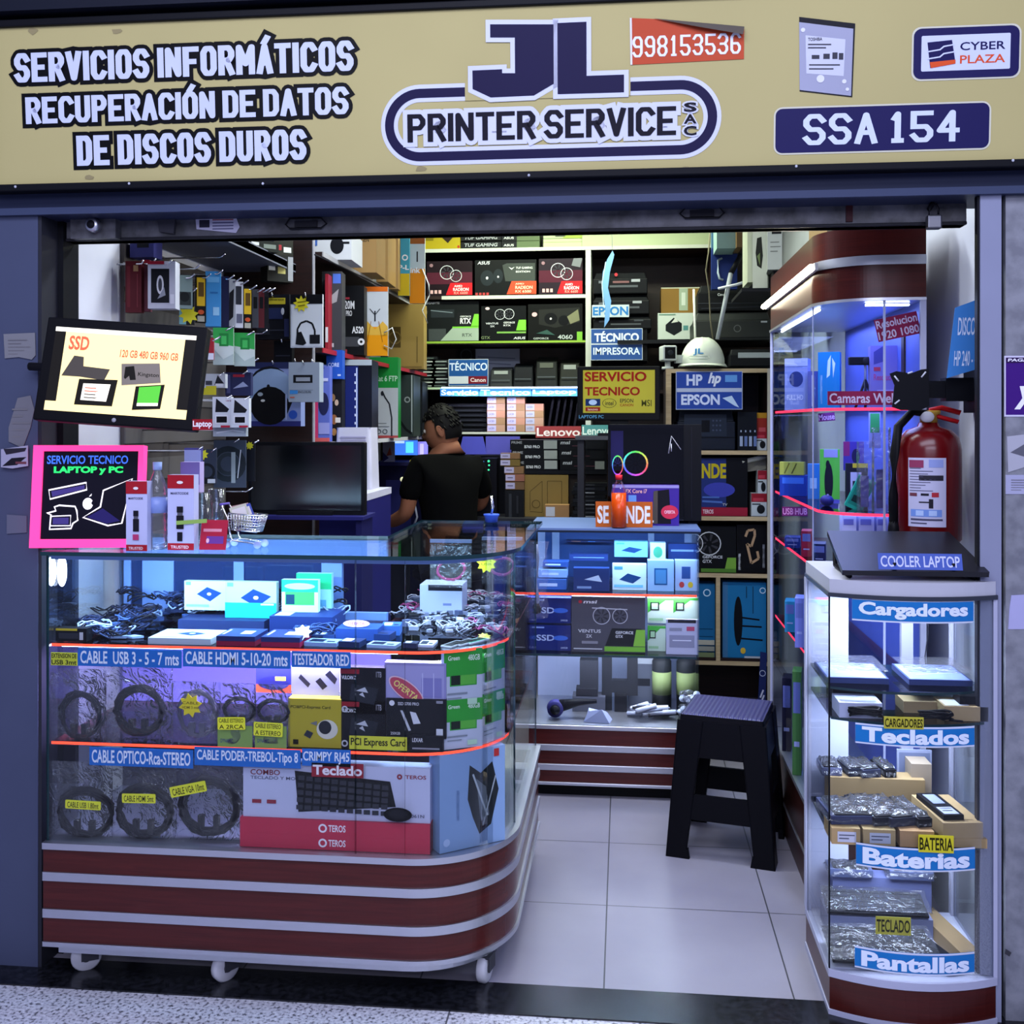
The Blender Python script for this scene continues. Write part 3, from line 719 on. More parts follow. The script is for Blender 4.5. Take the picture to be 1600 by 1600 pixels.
larea('showcase_light', .66, 2.76, .99, .28, .10, 3.6, (.72, .80, 1)); larea('showcase_light_low', .66, 2.76, SB_ - .012, .28, .14, 2.2, (.72, .80, 1)); larea('showcase_light_base', .66, 2.74, SC_ - .012, .28, .14, 2.0, (.72, .80, 1))
def bowsign(s, label, uL, vT, uR, vB, mat='#1f6fb4'):
    a, c = at(uL, vT, 2.555), at(uR, vB, 2.555)
    z0 = at((uL + uR) / 2, vB, 2.548).z; z1 = at((uL + uR) / 2, vT, 2.548).z
    n = 12; yb = lambda x: 2.597 - .047 * 4 * ((x - .49) / .382) * (1 - (x - .49) / .382)
    X = [a.x + (c.x - a.x) * i / n for i in range(n + 1)]
    b = B()
    b.wall([(x, yb(x) - .0022) for x in X], z0, z1, '#ccd2e4'); b.wall([(x, yb(x) - .0030) for x in X[0:]], z0 + .004, z1 - .004, mat)
    b.wall([(x, yb(x) - .0006) for x in X][::-1], z0, z1, mat)
    vs, fs, p, q, r, t = text_geo(s, .04)
    w, h = X[-1] - X[0], z1 - z0; g = min(.9 * w, 9)
    V = []
    for x, z in vs:
        xx = X[0] + w * .05 + (x - p) / (q - p) * w * .90
        V.append((xx, yb(xx) - .0042, z0 + h * .14 + (z - r) / (t - r) * h * .73))
    b.add(V, fs, '#d9e2f4')
    o = b.obj('shelf_sign'); tag(o, label, 'sign', 'blue signs on the bowed showcase')
bowsign('Cargadores', 'blue sign reading Cargadores at top of bowed showcase', 1334, 938, 1524, 974)
bowsign('Teclados', 'blue sign reading Teclados on the bowed showcase glass', 1339, 1136, 1526, 1168)
bowsign('Baterias', 'blue sign reading Baterias on the bowed showcase glass', 1340, 1326, 1527, 1362)
bowsign('Pantallas', 'blue sign reading Pantallas at foot of bowed showcase', 1338, 1490, 1526, 1524)

# ================================================================ TALL SHOWCASE along the right wall
tc_ = thing('display_case', 'tall glass showcase with dark red cornice and rounded corner along right wall', 'showcase', (.69, 3.5, 0))
def tobj(b, name, parent=tc_):
    o = b.obj(name, parent)
    if parent is tc_: o.location = (-.69, -3.5, 0)
    return o
def tout(e=0., r=.17):
    return [(.55 - e, 4.06)] + arc(.55 + r, 3.02 + r, r + e, 180, 270, 28) + [(.83 + e * 0, 3.02 - e), (.83, 4.06)]
tobj(B().prism(tout(0), 0, .262, woodmat('dark_plinth_veneer', '#2a1512', '#3d1d18', .35)), 'plinth'); tobj(B().prism(tout(.008), .262, .276, ALU), 'metal_strip'); tobj(B().prism(tout(.004), .10, .108, ALU), 'metal_strip')
tobj(B().prism(tout(0), 1.765, 1.965, RED), 'cornice'); tobj(B().prism(tout(.004), 1.858, 1.884, ALU), 'metal_strip'); tobj(B().prism(tout(.005), 1.758, 1.766, ALU), 'metal_strip')
tobj(B().wall([(.554, 4.055), (.554, 3.192)], .276, 1.758, GLASS), 'side_glass')
tobj(B().wall(tout(-.004)[1:30], .276, 1.758, GLASS), 'curved_glass'); tobj(B().wall([(.722, 3.024), (.82, 3.024)], .276, 1.758, GLASS), 'front_glass')
tobj(B().box(.548, .556, 4.05, 4.06, .276, 1.758, CW), 'post'); tobj(B().box(.815, .83, 3.018, 3.03, .276, 1.758, CW), 'post'); tobj(B().box(.553, .556, 3.186, 3.192, .276, 1.758, '#9fa6c8').box(.716, .722, 3.022, 3.026, .276, 1.758, '#9fa6c8'), 'post')
tobj(B().box(.822, .829, 3.03, 4.05, .276, 1.758, '#5b6bc4').box(.56, .822, 4.05, 4.056, .276, 1.758, glassmat('case_end_glass', (.75, .8, .95), 1.)), 'back_panel')
TS = [1.500, 1.235, .94, .66]
TS = [atX(1250, 640, .56).z, atX(1250, 785, .56).z, .99, .70]
for z in TS:
    o = tobj(B().prism([(.565, 4.04)] + arc(.72, 3.195, .155, 180, 270, 10) + [(.815, 3.04), (.815, 4.04)], z - .007, z, SHELFGLASS, M('#8a2a3a', .3)), 'glass_shelf')
    B().wall([(.5645, 4.04)] + arc(.72, 3.195, .1556, 180, 270, 10) + [(.812, 3.0394)], z - .0075, z + .0005, M('#ff3050', emit=1.3)).obj('red_edge_strip', o)
tobj(B().tube([(.575, 3.2, 1.752), (.575, 3.95, 1.752)], .0035, LEDW, 6).tube([(.68, 3.08, 1.752), (.80, 3.08, 1.752)], .0035, LEDW, 6), 'light_strip')
a, c = atX(1199, 487, .545), atX(1276, 424, .545)
t = thing('light_tube', 'glowing white light tube fixed to red cornice of tall showcase', 'lamp', (.538, (a.y + c.y) / 2, 1.862))
hl = (a.y - c.y) / 2
B().tube([(-.008, -hl, 0), (-.008, hl, 0)], .009, LEDT, 10).obj('tube', t)
B().box(0, .01, -hl - .01, hl + .01, -.01, .01, '#d8d8d8').obj('holder', t)
area('tube_light', (.50, (a.y + c.y) / 2, 1.862), (-.5, (a.y + c.y) / 2, 1.6), (.03, hl * 2), 7, (1, .96, .80)).rotation_euler = (0, R(90), 0)
for z, p in ((1.745, 3.2), (TS[0] - .012, 2.0), (TS[1] - .012, 1.4), (TS[2] - .012, .9)):
    larea('tall_case_light', .69, 3.55, z, .2, .9, p, (.32, .42, 1.0))

# ================================================================ THINGS IN THE FRONT COUNTER
def flat(name, label, cat, u, v, Z, w, dp, th, col, ds=(), g=None, rz=0., Y=None, fr=()):
    """a packed product lying on its back: (u, v) is the middle of its front bottom edge, the print is on its top"""
    p = atZ(u, v, Z) if Y is None else Vector((at(u, v, Y).x, Y, Z))
    b = carton(B(), w, dp, th, col, ds)
    for i, (x0, s0, x1, s1, c) in enumerate(fr):
        b.add([(w * (x - .5), th * (1 - s), -.0004 * (i + 1)) for x, s in ((x0, s0), (x0, s1), (x1, s1), (x1, s0))], [(0, 1, 2, 3)], c)
    o = b.obj(name, loc=(p.x, p.y, Z + th), rot=(R(-90), 0, rz))
    return tag(o, label, cat, g)
def strip_sign(label, s, u0, v0, u1, v1, Y, col='#2268bc', tc='#dfe6f6', th=.0012, g=None, bold=.02, name='shelf_sign', edge=None):
    a, c = at(u0, v1, Y), at(u1, v0, Y)
    w, h = c.x - a.x, c.z - a.z
    b = B().box(-w / 2, w / 2, -th, 0, 0, h, edge or col)
    if edge: b.face([(-w / 2 + .003, .003), (w / 2 - .003, .003), (w / 2 - .003, h - .003), (-w / 2 + .003, h - .003)], -th - .0003, col)
    L = s if isinstance(s, (list, tuple)) else [s]
    n = len(L)
    for i, q in enumerate(L):
        if q: b.text(q, -w * .475, h * (.14 / n + (n - 1 - i) / n), w * .475, h * ((n - i) / n - .14 / n), -th - .0006, tc, bold)
    return tag(b.obj(name, loc=((a.x + c.x) / 2, Y, a.z)), label, 'sign', g)
YS = 2.5445
gs = 'blue cable signs on the front counter'
strip_sign('blue sign reading CABLE USB 3 - 5 - 7 mts under the upper counter shelf', 'CABLE  USB 3 - 5 - 7 mts', 122, 1016, 284, 1040, YS, g=gs)
strip_sign('blue sign reading CABLE HDMI 5-10-20 mts under the upper counter shelf', 'CABLE HDMI 5-10-20 mts', 286, 1017, 454, 1041, YS, g=gs)
strip_sign('blue sign reading TESTEADOR RED under the upper counter shelf', 'TESTEADOR RED', 456, 1019, 548, 1042, YS, g=gs)
strip_sign('blue sign reading CABLE OPTICO-Rca-STEREO above the dark cable bags', 'CABLE OPTICO-Rca-STEREO', 140, 1172, 302, 1195, YS, g=gs)
strip_sign('blue sign reading CABLE PODER-TREBOL-Tipo 8 above the keyboard box', 'CABLE PODER-TREBOL-Tipo 8', 304, 1172, 470, 1195, YS, g=gs)
strip_sign('blue sign reading CRIMPY RJ45 above the keyboard box', 'CRIMPY RJ45', 472, 1172, 548, 1196, YS, g=gs)
strip_sign('small yellow label reading EXTENSION DE USB 3mt at counter left end', ['EXTENSION DE', 'USB 3mt'], 80, 1020, 121, 1039, YS, '#c9cc38', '#1c1c10')
strip_sign('yellow label reading PCI Express Card below two black drive boxes', 'PCI Express Card', 546, 1152, 636, 1170, YS, '#c9c83a', '#1c1c10')
strip_sign('red sign reading Teclado on top edge of keyboard box', 'Teclado', 487, 1194, 568, 1213, YS, '#8e2230', '#e8dfe6', bold=.03)

def cablebag(label, u0, v0, u1, v1, Y, coil, tags=(), col='#1a1a22', g='cable coils in clear bags', seed=1, film=FILM, turns=6, thick=.0042, extra=None, card=None):
    rnd = random.Random(seed)
    p0, p1 = at(u0, v1, Y), at(u1, v0, Y)
    w, h = p1.x - p0.x, p1.z - p0.z
    t = thing('cable_bag', label, 'cable', ((p0.x + p1.x) / 2, Y, p0.z), None, g)
    nx, nz = 9, 11
    b = B(); vs = []
    for side in (-1, 1):
        for j in range(nz + 1):
            for i in range(nx + 1):
                q, r = i / nx, j / nz
                k = sin(pi * q) * min(1, 3.2 * sin(pi * min(r * 1.15, 1)))
                vs.append(((q - .5) * w, side * (.016 * k + .0008) + rnd.uniform(-.0028, .0028) * k, r * h))
    m = (nx + 1) * (nz + 1)
    fs = []
    for s in (0, m):
        for j in range(nz):
            for i in range(nx):
                a = s + j * (nx + 1) + i
                f = (a, a + 1, a + nx + 2, a + nx + 1); fs.append(f if s == 0 else f[::-1])
    b.add(vs, fs, film, True); b.obj('bag', t)
    cu, cv, ru, rv = coil
    cx, cz = (cu - (u0 + u1) / 2) / (u1 - u0) * w, (v1 - cv) / (v1 - v0) * h
    rx, rz = ru / (u1 - u0) * w, rv / (v1 - v0) * h
    pts = []
    for i in range(turns * 18):
        a = 2 * pi * i / 18; jr = 1 + .10 * sin(i * .37) + rnd.uniform(-.02, .02) - .03 * (i // 18 % 3)
        pts.append((cx + rx * jr * cos(a), rnd.uniform(-.006, .006), cz + rz * jr * sin(a)))
    B().tube(pts, thick, col, 6).obj('cable', t)
    pl = B()
    for s in (-.25, .3): pl.box(cx + rx * s - .007, cx + rx * s + .007, -.008, .004, cz - rz * .95, cz - rz * .35, col)
    pl.obj('plug', t)
    if card:
        b = B().box(-w / 2 + .004, w / 2 - .004, -.0145, -.0140, card[0] * h, card[1] * h, card[2])
        if len(card) > 3: deco(b, w, (card[1] - card[0]) * h, card[3], -w / 2, card[0] * h, -.0145)
        b.obj('header_card' if card[0] > .4 else 'base_card', t)
    for tg in tags:
        s, ta, tb, tc2, td, ang = tg
        x0, x1 = (ta - (u0 + u1) / 2) / (u1 - u0) * w, (tc2 - (u0 + u1) / 2) / (u1 - u0) * w
        z0, z1 = (v1 - td) / (v1 - v0) * h, (v1 - tb) / (v1 - v0) * h
        k = B(); ww, hh = x1 - x0, z1 - z0
        if s.startswith('*'):
            k.slab(star(0, 0, hh * .36, hh * .55, 8, .2), -.0008, 0, '#d8c832')
            for i, q in enumerate(s[1:].split('|')): k.text(q, -ww * .3, hh * (.05 - .2 * i), ww * .3, hh * (.17 - .2 * i), -.0012, '#6a5a1a', .01)
        else:
            k.slab(rrect(-ww / 2, -hh / 2, ww / 2, hh / 2, .003, 3), -.0008, 0, '#e4e43a')
            L = s.split('|')
            for i, q in enumerate(L):
                k.text(q, -ww * .44, hh * (.5 - (i + .85) / len(L)), ww * .44, hh * (.5 - (i + .2) / len(L)), -.0012, '#1a1a10', .01)
        o = k.obj('price_tag', t, loc=((x0 + x1) / 2, -.021, (z0 + z1) / 2), rot=(0, -ang, 0)); o['label'] = 'yellow tag'
    return t
cablebag('thin black cable coil in clear bag, leftmost on counter middle shelf', 80, 1046, 166, 1163, 2.575, (124, 1118, 30, 34), seed=1, col='#22222c')
cablebag('thick black cable coil in clear bag, second from left on middle shelf', 162, 1042, 270, 1162, 2.585, (216, 1110, 36, 34), seed=2, thick=.0058, turns=7)
cablebag('pale grey cable coil in bag under a yellow star price', 268, 1066, 345, 1160, 2.57, (308, 1116, 30, 34), (('*CABLE|HDMI 3 mts', 282, 1082, 324, 1116, 0),), col='#6d6c80', seed=3, thick=.003)
cablebag('black audio cable on green card tagged CABLE ESTEREO A 2RCA', 341, 1068, 400, 1166, 2.562, (372, 1110, 24, 18), (('CABLE ESTEREO|A 2RCA', 345, 1117, 388, 1136, .03),), card=(0, .36, '#7f9a50', [('t', 'DYNAMIC', .12, .25, .45, .42, '#23336a')]), seed=4, thick=.003)
cablebag('black audio cable on green card tagged CABLE ESTEREO A ESTEREO', 399, 1070, 453, 1166, 2.565, (426, 1112, 24, 17), (('CABLE ESTEREO|A ESTEREO', 401, 1125, 446, 1146, -.03),), card=(0, .36, '#7f9a50', [('t', 'DYNAMIC', .12, .25, .45, .42, '#23336a')]), seed=5, thick=.003)
cablebag('dark cable bag tagged CABLE USB 1.80m on counter bottom shelf', 82, 1192, 176, 1308, 2.575, (132, 1268, 42, 34), (('CABLE USB 1.80mt', 109, 1246, 164, 1259, -.02),), col='#15151b', seed=6, turns=9, thick=.0045)
cablebag('dark cable bag tagged CABLE HDMI 5m on counter bottom shelf', 174, 1190, 276, 1309, 2.58, (224, 1266, 42, 36), (('CABLE HDMI 5mt', 197, 1236, 249, 1250, .02),), col='#15151b', seed=7, turns=9, thick=.005)
cablebag('dark cable bag tagged CABLE VGA 10m on counter bottom shelf', 270, 1186, 380, 1310, 2.585, (326, 1258, 44, 40), (('CABLE VGA 10mt', 271, 1222, 328, 1238, .22),), col='#15151b', seed=8, turns=10, thick=.0055)
V = [('r', 0, .86, .42, .96, '#8a1f2a'), ('t', 'VULCAN Z', .03, .74, .35, .82, '#e6e6ec'), ('p', [(.2, .3), (.75, .2), (.85, .55), (.25, .65)], '#23272f'), ('p', [(.35, .5), (.62, .46), (.55, .58)], '#b9bcc6'), ('p', [(.42, .42), (.55, .36), (.5, .47)], '#b9bcc6'), ('t', '1TB', .80, .80, .92, .92, '#9a9aa6'), ('o', .1, .1, .07, .03, '#b9bcc6')]
pbox('memory_card_box', 'small blue box with orange stripe above the green audio cards', 'box', 400, 1040, 455, 1072, 2.64, .03, '#22265c', [('r', 0, .0, 1, .3, '#c8481e'), ('e', .5, .35, .45, .25, '#1b1d4a'), ('r', .55, .45, .85, .6, '#d8c53a')], zb=Z2 + .115)
pbox('adapter_box', 'white and blue connector box above the yellow card box', 'box', 455, 1042, 531, 1094, 2.60, .03, '#c2c6e2', [('r', 0, 0, 1, .34, '#28489c'), ('e', .5, .3, .5, .16, '#c2c6e2'), ('p', [(.15, .7), (.35, .45), (.4, .55), (.2, .8)], '#3a3a48'), ('p', [(.5, .62), (.65, .4), (.75, .5), (.6, .72)], '#2c2c38'), ('p', [(.7, .8), (.9, .55), (.95, .7), (.8, .92)], '#3a3a48')], zb=Z2 + .098)
pbox('expansion_card_box', 'yellow box printed PCI Express Card on counter middle shelf', 'box', 450, 1092, 533, 1168, 2.565, .035, '#a89a2c', [('t', 'PCI&PCI-Express Card', .05, .78, .8, .86, '#1a1808'), ('e', .74, .38, .2, .2, '#c9c6b8'), ('e', .7, .42, .12, .14, '#23262c'), ('p', [(.3, .25), (.42, .18), (.48, .3), (.36, .36)], '#2c2f38'), ('p', [(.42, .5), (.55, .45), (.55, .55)], '#6c6c70'), ('r', .1, .06, .2, .16, '#1a1808')], zb=Z2 + .001)
pbox('storage_drive_box', 'upper of two black drive boxes with bird emblem on middle shelf', 'box', 532, 1043, 602, 1094, 2.57, .03, '#121319', V, 'black drive boxes with bird emblem', zb=Z2 + .0865)
pbox('storage_drive_box', 'lower of two black drive boxes with bird emblem on middle shelf', 'box', 532, 1094, 602, 1148, 2.57, .03, '#121319', V, 'black drive boxes with bird emblem', zb=Z2 + .001)
t = pbox('plastic_case', 'clear lilac plastic case with red OFERTA bubble on middle shelf', 'case', 601, 1036, 697, 1091, 2.575, .03, M('#8b86bb', .25), [('r', .03, .05, .97, .95, '#9a96c6'), ('r', .6, .3, .93, .7, '#7d7ab4'), ('l', [(.62, .8), (.62, .1)], .02, '#b7b5dd'), ('l', [(.8, .8), (.8, .1)], .02, '#b7b5dd')], zb=Z2 + .094)
b = B(); el = [(.052 * cos(j * pi / 12), .022 * sin(j * pi / 12)) for j in range(24)]
b.slab(el, -.001, 0, '#d8b7c6').face([(x * .93, z * .88) for x, z in el], -.0014, '#b2475c').text('OFERTA', -.036, -.008, .036, .008, -.0018, '#e2cf74', .02)
b.obj('offer_bubble', t, loc=(-.022, -.003, .054), rot=(0, .62, 0))
pbox('storage_drive_box', 'black drive box with white slim drive picture under OFERTA case', 'box', 603, 1092, 697, 1150, 2.57, .03, '#16181e', [('o', .1, .88, .07, .07, '#d4d4dc'), ('t', 'SSD S700 PRO', .2, .83, .55, .91, '#c9c9d2'), ('p', [(.24, .7), (.28, .7), (.42, .2), (.38, .18)], '#b9bcc6'), ('p', [(.4, .68), (.5, .65), (.58, .38), (.46, .36)], '#c9ccd6'), ('t', '250GB', .08, .08, .24, .15, '#c9c9d2'), ('r', .84, .08, .95, .26, '#c9ccd6'), ('r', .84, .9, .95, .97, '#8a8a96')], zb=Z2 + .0305)
pbox('memory_card_box', 'tiny black memory box under the black slim drive box', 'box', 640, 1150, 692, 1168, 2.56, .03, '#15161c', [('t', 'LEXAR', .08, .6, .4, .85, '#d4d4dc'), ('l', [(.08, .2), (.9, .2)], .1, '#8d8d98')], zb=Z2 + .001)
G = [('r', 0, .55, 1, 1, '#2f9a35'), ('r', .15, .38, .85, .6, '#2f9a35'), ('r', .18, .40, .42, .56, '#16201a'), ('r', .42, .40, .82, .56, '#59b040'), ('t', '480GB', .62, .80, .93, .90, '#d7eed6'), ('t', 'Green', .1, .82, .4, .90, '#d7eed6'), ('r', .08, .24, .6, .27, '#7f8894'), ('r', .08, .17, .45, .19, '#7f8894'), ('r', .6, .06, .85, .16, '#b7d9bb')]
g2 = 'green and white solid state drive boxes in the rounded corner'
hb = .1005
for u0, v0, u1, v1, Y, rz, zz, l in ((694, 1014, 754, 1091, 2.60, .45, Z2 + hb, 'upper left'), (694, 1092, 754, 1168, 2.60, .45, Z2 + .001, 'lower left'), (752, 1008, 789, 1082, 2.665, .98, Z2 + hb, 'upper right'), (752, 1080, 789, 1156, 2.665, .98, Z2 + .001, 'lower right')):
    pbox('solid_state_drive_box', l + ' green and white drive box in rounded counter corner', 'box', u0, v0, u1, v1, Y, .025, '#b9c0d2', G, g2, rz, zz)
# bottom shelf
zb = .361
kb = [('t', 'COMBO', .04, .78, .2, .88, '#7a2a36'), ('t', 'TECLADO Y MOUSE', .04, .70, .34, .76, '#5a5a72'), ('p', [(.28, .88), (.79, .74), (.82, .28), (.30, .12)], '#16171c'), ('t', 'TEROS', .87, .8, .98, .87, '#8a3340'), ('o', .84, .835, .05, .03, '#8a3340'), ('r', .05, .26, .1, .33, '#8a3340'), ('r', .13, .26, .18, .33, '#8a3340'), ('t', 'TE-4061N', .84, .1, .97, .16, '#5a5a72')]
for j in range(5):
    for i in range(11):
        q = .30 + .045 * i; zt = .80 - .012 * i - j * .125 + (.003 * i * j) * .6
        kb.append(('r', q, zt - .085, q + .034, zt, '#32343c'))
kb += [('e', .84, .20, .075, .13, '#0f1014'), ('e', .84, .21, .05, .09, '#1d1e24')]
pbox('keyboard_box', 'white keyboard and mouse combo box standing on red boxes', 'box', 380, 1196, 672, 1282, 2.56, .045, '#b9bcd6', kb, zb=zb + .0728)
for i, (v0, v1, l) in enumerate(((1283, 1300, 'upper of two flat red keyboard boxes below the white one'), (1306, 1319, 'lower of two flat red keyboard boxes below the white one'))):
    pbox('keyboard_box', l, 'box', 375, v0, 672, v1, 2.552, .16, '#b8324a', [('t', 'TEROS', .47, .25, .56, .72, '#e6dfe8', .02), ('o', .44, .48, .3, .12, '#e6dfe8')], 'flat red keyboard boxes', zb=zb + .0362 * (1 - i), side='#7a2030')
pbox('motherboard_box', 'blue grey motherboard box with dark robot picture in counter corner', 'box', 688, 1172, 790, 1308, 2.61, .06, '#7f9cc4', [('p', [(.45, .85), (.62, .75), (.8, .85), (.9, .55), (.78, .2), (.6, .12), (.5, .3), (.42, .5)], '#23282c'), ('p', [(.55, .7), (.7, .6), (.75, .3), (.62, .25)], '#5d666e'), ('l', [(.5, .75), (.72, .3)], .02, '#a9b4bc'), ('l', [(.85, .7), (.65, .2)], .015, '#8f9aa2'), ('e', .1, .1, .05, .04, '#9fb4d6'), ('t', 'MOTHERBOARD', .25, .3, .29, .62, '#5f7ba6', .01), ('r', .82, .9, .9, .98, '#a03030')], rz=.62, zb=zb)
pbox('motherboard_box', 'narrow dark box spine between keyboard boxes and robot box', 'box', 674, 1200, 689, 1312, 2.62, .12, '#23263a', [('l', [(.5, .2), (.5, .8)], .12, '#7f8aa6')], zb=zb)
pbox('parts_box', 'long dark box lying behind the CRIMPY RJ45 sign', 'box', 548, 1168, 690, 1196, 2.80, .08, '#16171d', zb=zb + .12)
flat('parts_box', 'dark flat box lying under the dark box behind keyboard boxes', 'box', 620, 1240, zb, .30, .10, .118, '#1b1b22', Y=2.78)

# ---- upper shelf of the front counter
z = Z1 + .0005
drv = lambda c='#1a3f7a': [('p', [(.3, .55), (.55, .8), (.9, .6), (.62, .3)], '#173a78'), ('e', .6, .56, .05, .05, '#c7d6ea'), ('r', .04, .86, .16, .97, '#57b0a0'), ('r', .05, .12, .6, .2, '#6fa3c0')]
pbox('hard_drive_box', 'black box with yellow top at left end of upper counter shelf', 'box', 87, 982, 135, 1007, 2.575, .03, '#0e0f14', [('r', 0, .82, .7, 1, '#b9a92c'), ('r', .1, .2, .75, .65, '#2a2c34'), ('r', .78, .12, .9, .72, '#b9bcc6')], zb=z)
o = pbox('hard_drive_box', 'left of two upright white drive boxes with blue drive picture', 'box', 288, 908, 353, 968, 2.80, .02, '#9fbdb8', drv(), 'white drive boxes with a blue drive picture', zb=z + .045)
o = pbox('hard_drive_box', 'right of two upright white drive boxes, teal lower half', 'box', 352, 909, 432, 984, 2.78, .02, '#93b5b2', drv() + [('r', 0, 0, 1, .42, '#1fa0b4'), ('r', .7, .36, .95, .40, '#d8eef0')], 'white drive boxes with a blue drive picture', zb=z + .03)
flat('storage_box', 'dark box lying under the two upright white drive boxes', 'box', 345, 985, z, .24, .12, .029, '#23305a', Y=2.74)
flat('hard_drive_box', 'white drive box lying flat at the front of the upper shelf', 'box', 280, 1009, z, .165, .115, .016, '#a9bac8', [('p', [(.3, .5), (.5, .72), (.78, .55), (.6, .3)], '#173a78'), ('e', .56, .52, .05, .06, '#c7d6ea'), ('r', .1, .1, .45, .14, '#6fa3c0')], 'white drive boxes with a blue drive picture', Y=2.565)
for u, zz, l, cc in ((368, 0, 'lower left', '#7a1636'), (368, .0125, 'upper left', '#20285a'), (438, 0, 'lower right', '#8a1840'), (438, .0125, 'upper right', '#232c60')):
    flat('storage_drive_box', l + ' of four flat dark red edged boxes at shelf front', 'box', u, 1008, z + zz, .10, .10, .012, cc, [('r', 0, 0, 1, 1, '#2a3768'), ('r', .5, .3, .8, .7, '#b9c3da'), ('l', [(.1, .2), (.1, .8)], .06, '#b9c3da')], 'flat red edged drive boxes', Y=2.562)
pbox('solid_state_drive_box', 'green and white drive box leaning behind the white star', 'box', 440, 906, 497, 955, 2.76, .02, '#a8d0d8', [('r', 0, .62, 1, 1, '#1fa86a'), ('r', .1, .22, .9, .62, '#3cbc50'), ('r', .12, .24, .36, .55, '#14344a'), ('e', .5, .8, .42, .1, '#8fe0b8')], zb=z + .052)
pbox('solid_state_drive_box', 'second green drive box partly behind the first green one', 'box', 463, 896, 518, 958, 2.82, .02, '#7fb8d0', [('r', 0, .55, 1, 1, '#1fa86a'), ('r', .6, .05, .85, .25, '#4a86a8')], zb=z + .052)
flat('storage_box', 'dark blue box lying under the green drive boxes', 'box', 470, 985, z, .17, .13, .051, '#1d2f66', [('r', .05, .1, .3, .5, '#c9d6ea')], Y=2.70)
k = B().slab(star(0, 0, .018, .026, 8, .2), 0, .001, '#d9e0ea')
tag(k.obj('price_star', loc=(at(472, 990, 2.60).x, 2.60, z + .030), rot=(R(-50), 0, 0)), 'white star price card at middle of the upper shelf', 'price card')
k = B().slab([(.035 * cos(j * pi / 12), .010 * sin(j * pi / 12)) for j in range(24)], 0, .001, '#c9a9c8'); k.text('OFERTA', -.022, -.004, .022, .004, -.0004, '#8a4a60', .02)
tag(k.obj('offer_bubble', loc=(at(557, 968, 2.68).x, 2.68, z + .040), rot=(R(-35), 0, 0)), 'pale pink oval OFERTA card lying on upper shelf boxes', 'price card')
flat('storage_box', 'blue box under the pale OFERTA card on the upper shelf', 'box', 557, 975, z, .11, .08, .030, '#2b4a92', Y=2.66)
# drives, sticks and adapters laid out along the shelf
lay = [(500, 1004, .085, .05, .010, '#7f9aca', 'pale blue memory blister at shelf front left of the dark one'), (545, 1005, .055, .05, .014, '#1b2a52', 'dark blue adapter box at shelf front beside pale blister'), (595, 1005, .075, .045, .008, '#8fa6d0', 'pale blue card blister right of the dark adapter box'),
       (505, 985, .06, .05, .012, '#31508e', 'blue drive blister in second row of the upper shelf'), (580, 985, .10, .05, .018, '#1d3266', 'long navy adapter box in second row of upper shelf'), (640, 1003, .035, .03, .012, '#2a2f4e', 'small dark plug adapter at start of the rounded corner'),
       (664, 1000, .04, .06, .006, '#c2cbe6', 'white card adapter lying at the rounded corner'), (610, 968, .05, .06, .025, '#3a62a8', 'blue cube box in the third row near back frame')]
for i, (u, v, ww, dd, th, cc, l) in enumerate(lay):
    flat('adapter_pack', l, 'adapter', u, v, z, ww, dd, th, cc, [('r', .1, .15, .55, .8, '#c3d0ea' if i % 2 else '#101a34'), ('r', .65, .2, .9, .4, '#1a2440')], rz=random.uniform(-.15, .15), Y=2.56 + (1009 - v) * .0042)
for u, v, rz, cc, l in ((712, 1001, -.5, '#15161c', 'black memory module lying at the rounded corner'), (728, 999, -.55, '#1f8a6a', 'green memory module lying at the rounded corner'), (697, 1003, -.4, '#20222c', 'dark memory module left of the green one')):
    flat('memory_module', l, 'memory module', u, v, z, .032, .075, .004, '#b9c0cc', [('r', .08, .05, .92, .95, cc)] + [('r', .2, .12 + .2 * i, .8, .26 + .2 * i, '#0c0d10') for i in range(4)], rz=rz, Y=2.60 + (1003 - v) * .012)
k = B().slab(star(0, 0, .012, .018, 8, .1), 0, .001, '#cfc85a')
tag(k.obj('price_star', loc=(at(757, 983, 2.72).x, 2.72, z + .006), rot=(R(-70), 0, .4)), 'pale yellow star price card on red edge of rounded corner', 'price card')
# heap of loose cables and adapters nobody could count
rnd = random.Random(11); b = B()
def coilpts(c, r, n=16, sq=.6):
    a0 = rnd.uniform(0, 6); return [(c[0] + r * cos(a0 + 2 * pi * i / n * 1.6) * (1 + .2 * sin(i)), c[1] + r * .8 * sin(a0 + 2 * pi * i / n * 1.6), c[2] + r * sq * abs(sin(i * .7)) + .002) for i in range(n)]
for i in range(300):
    x = rnd.uniform(-1.43, -.78); y = rnd.uniform(2.62, 2.90)
    if -1.27 < x < -.84 and y < 2.86: y = rnd.uniform(2.85, 2.90)
    hh = (y - 2.6) * .28 * rnd.random()
    cc = rnd.choice(['#14182c', '#1a2340', '#25355c', '#0f1018', '#0c0e16', '#31487a', '#7f96bc'])
    if i % 3 < 2: b.tube(coilpts((x, y, z + hh), rnd.uniform(.018, .035)), .0022, cc, 5)
    else:
        s = rnd.uniform(.005, .012); c_, s_ = cos(i), sin(i)
        pts = [(x + (p * c_ - q * s_) * s * 2, y + (p * s_ + q * c_) * s) for p, q in ((-1, -1), (1, -1), (1, 1), (-1, 1))]
        b.prism(pts, z + hh * .5, z + hh * .5 + rnd.uniform(.005, .012), cc)
o = b.obj('cable_heap'); tag(o, 'heap of dark cables and small adapters along the upper counter shelf', 'cables'); o['kind'] = 'stuff'
b = B()
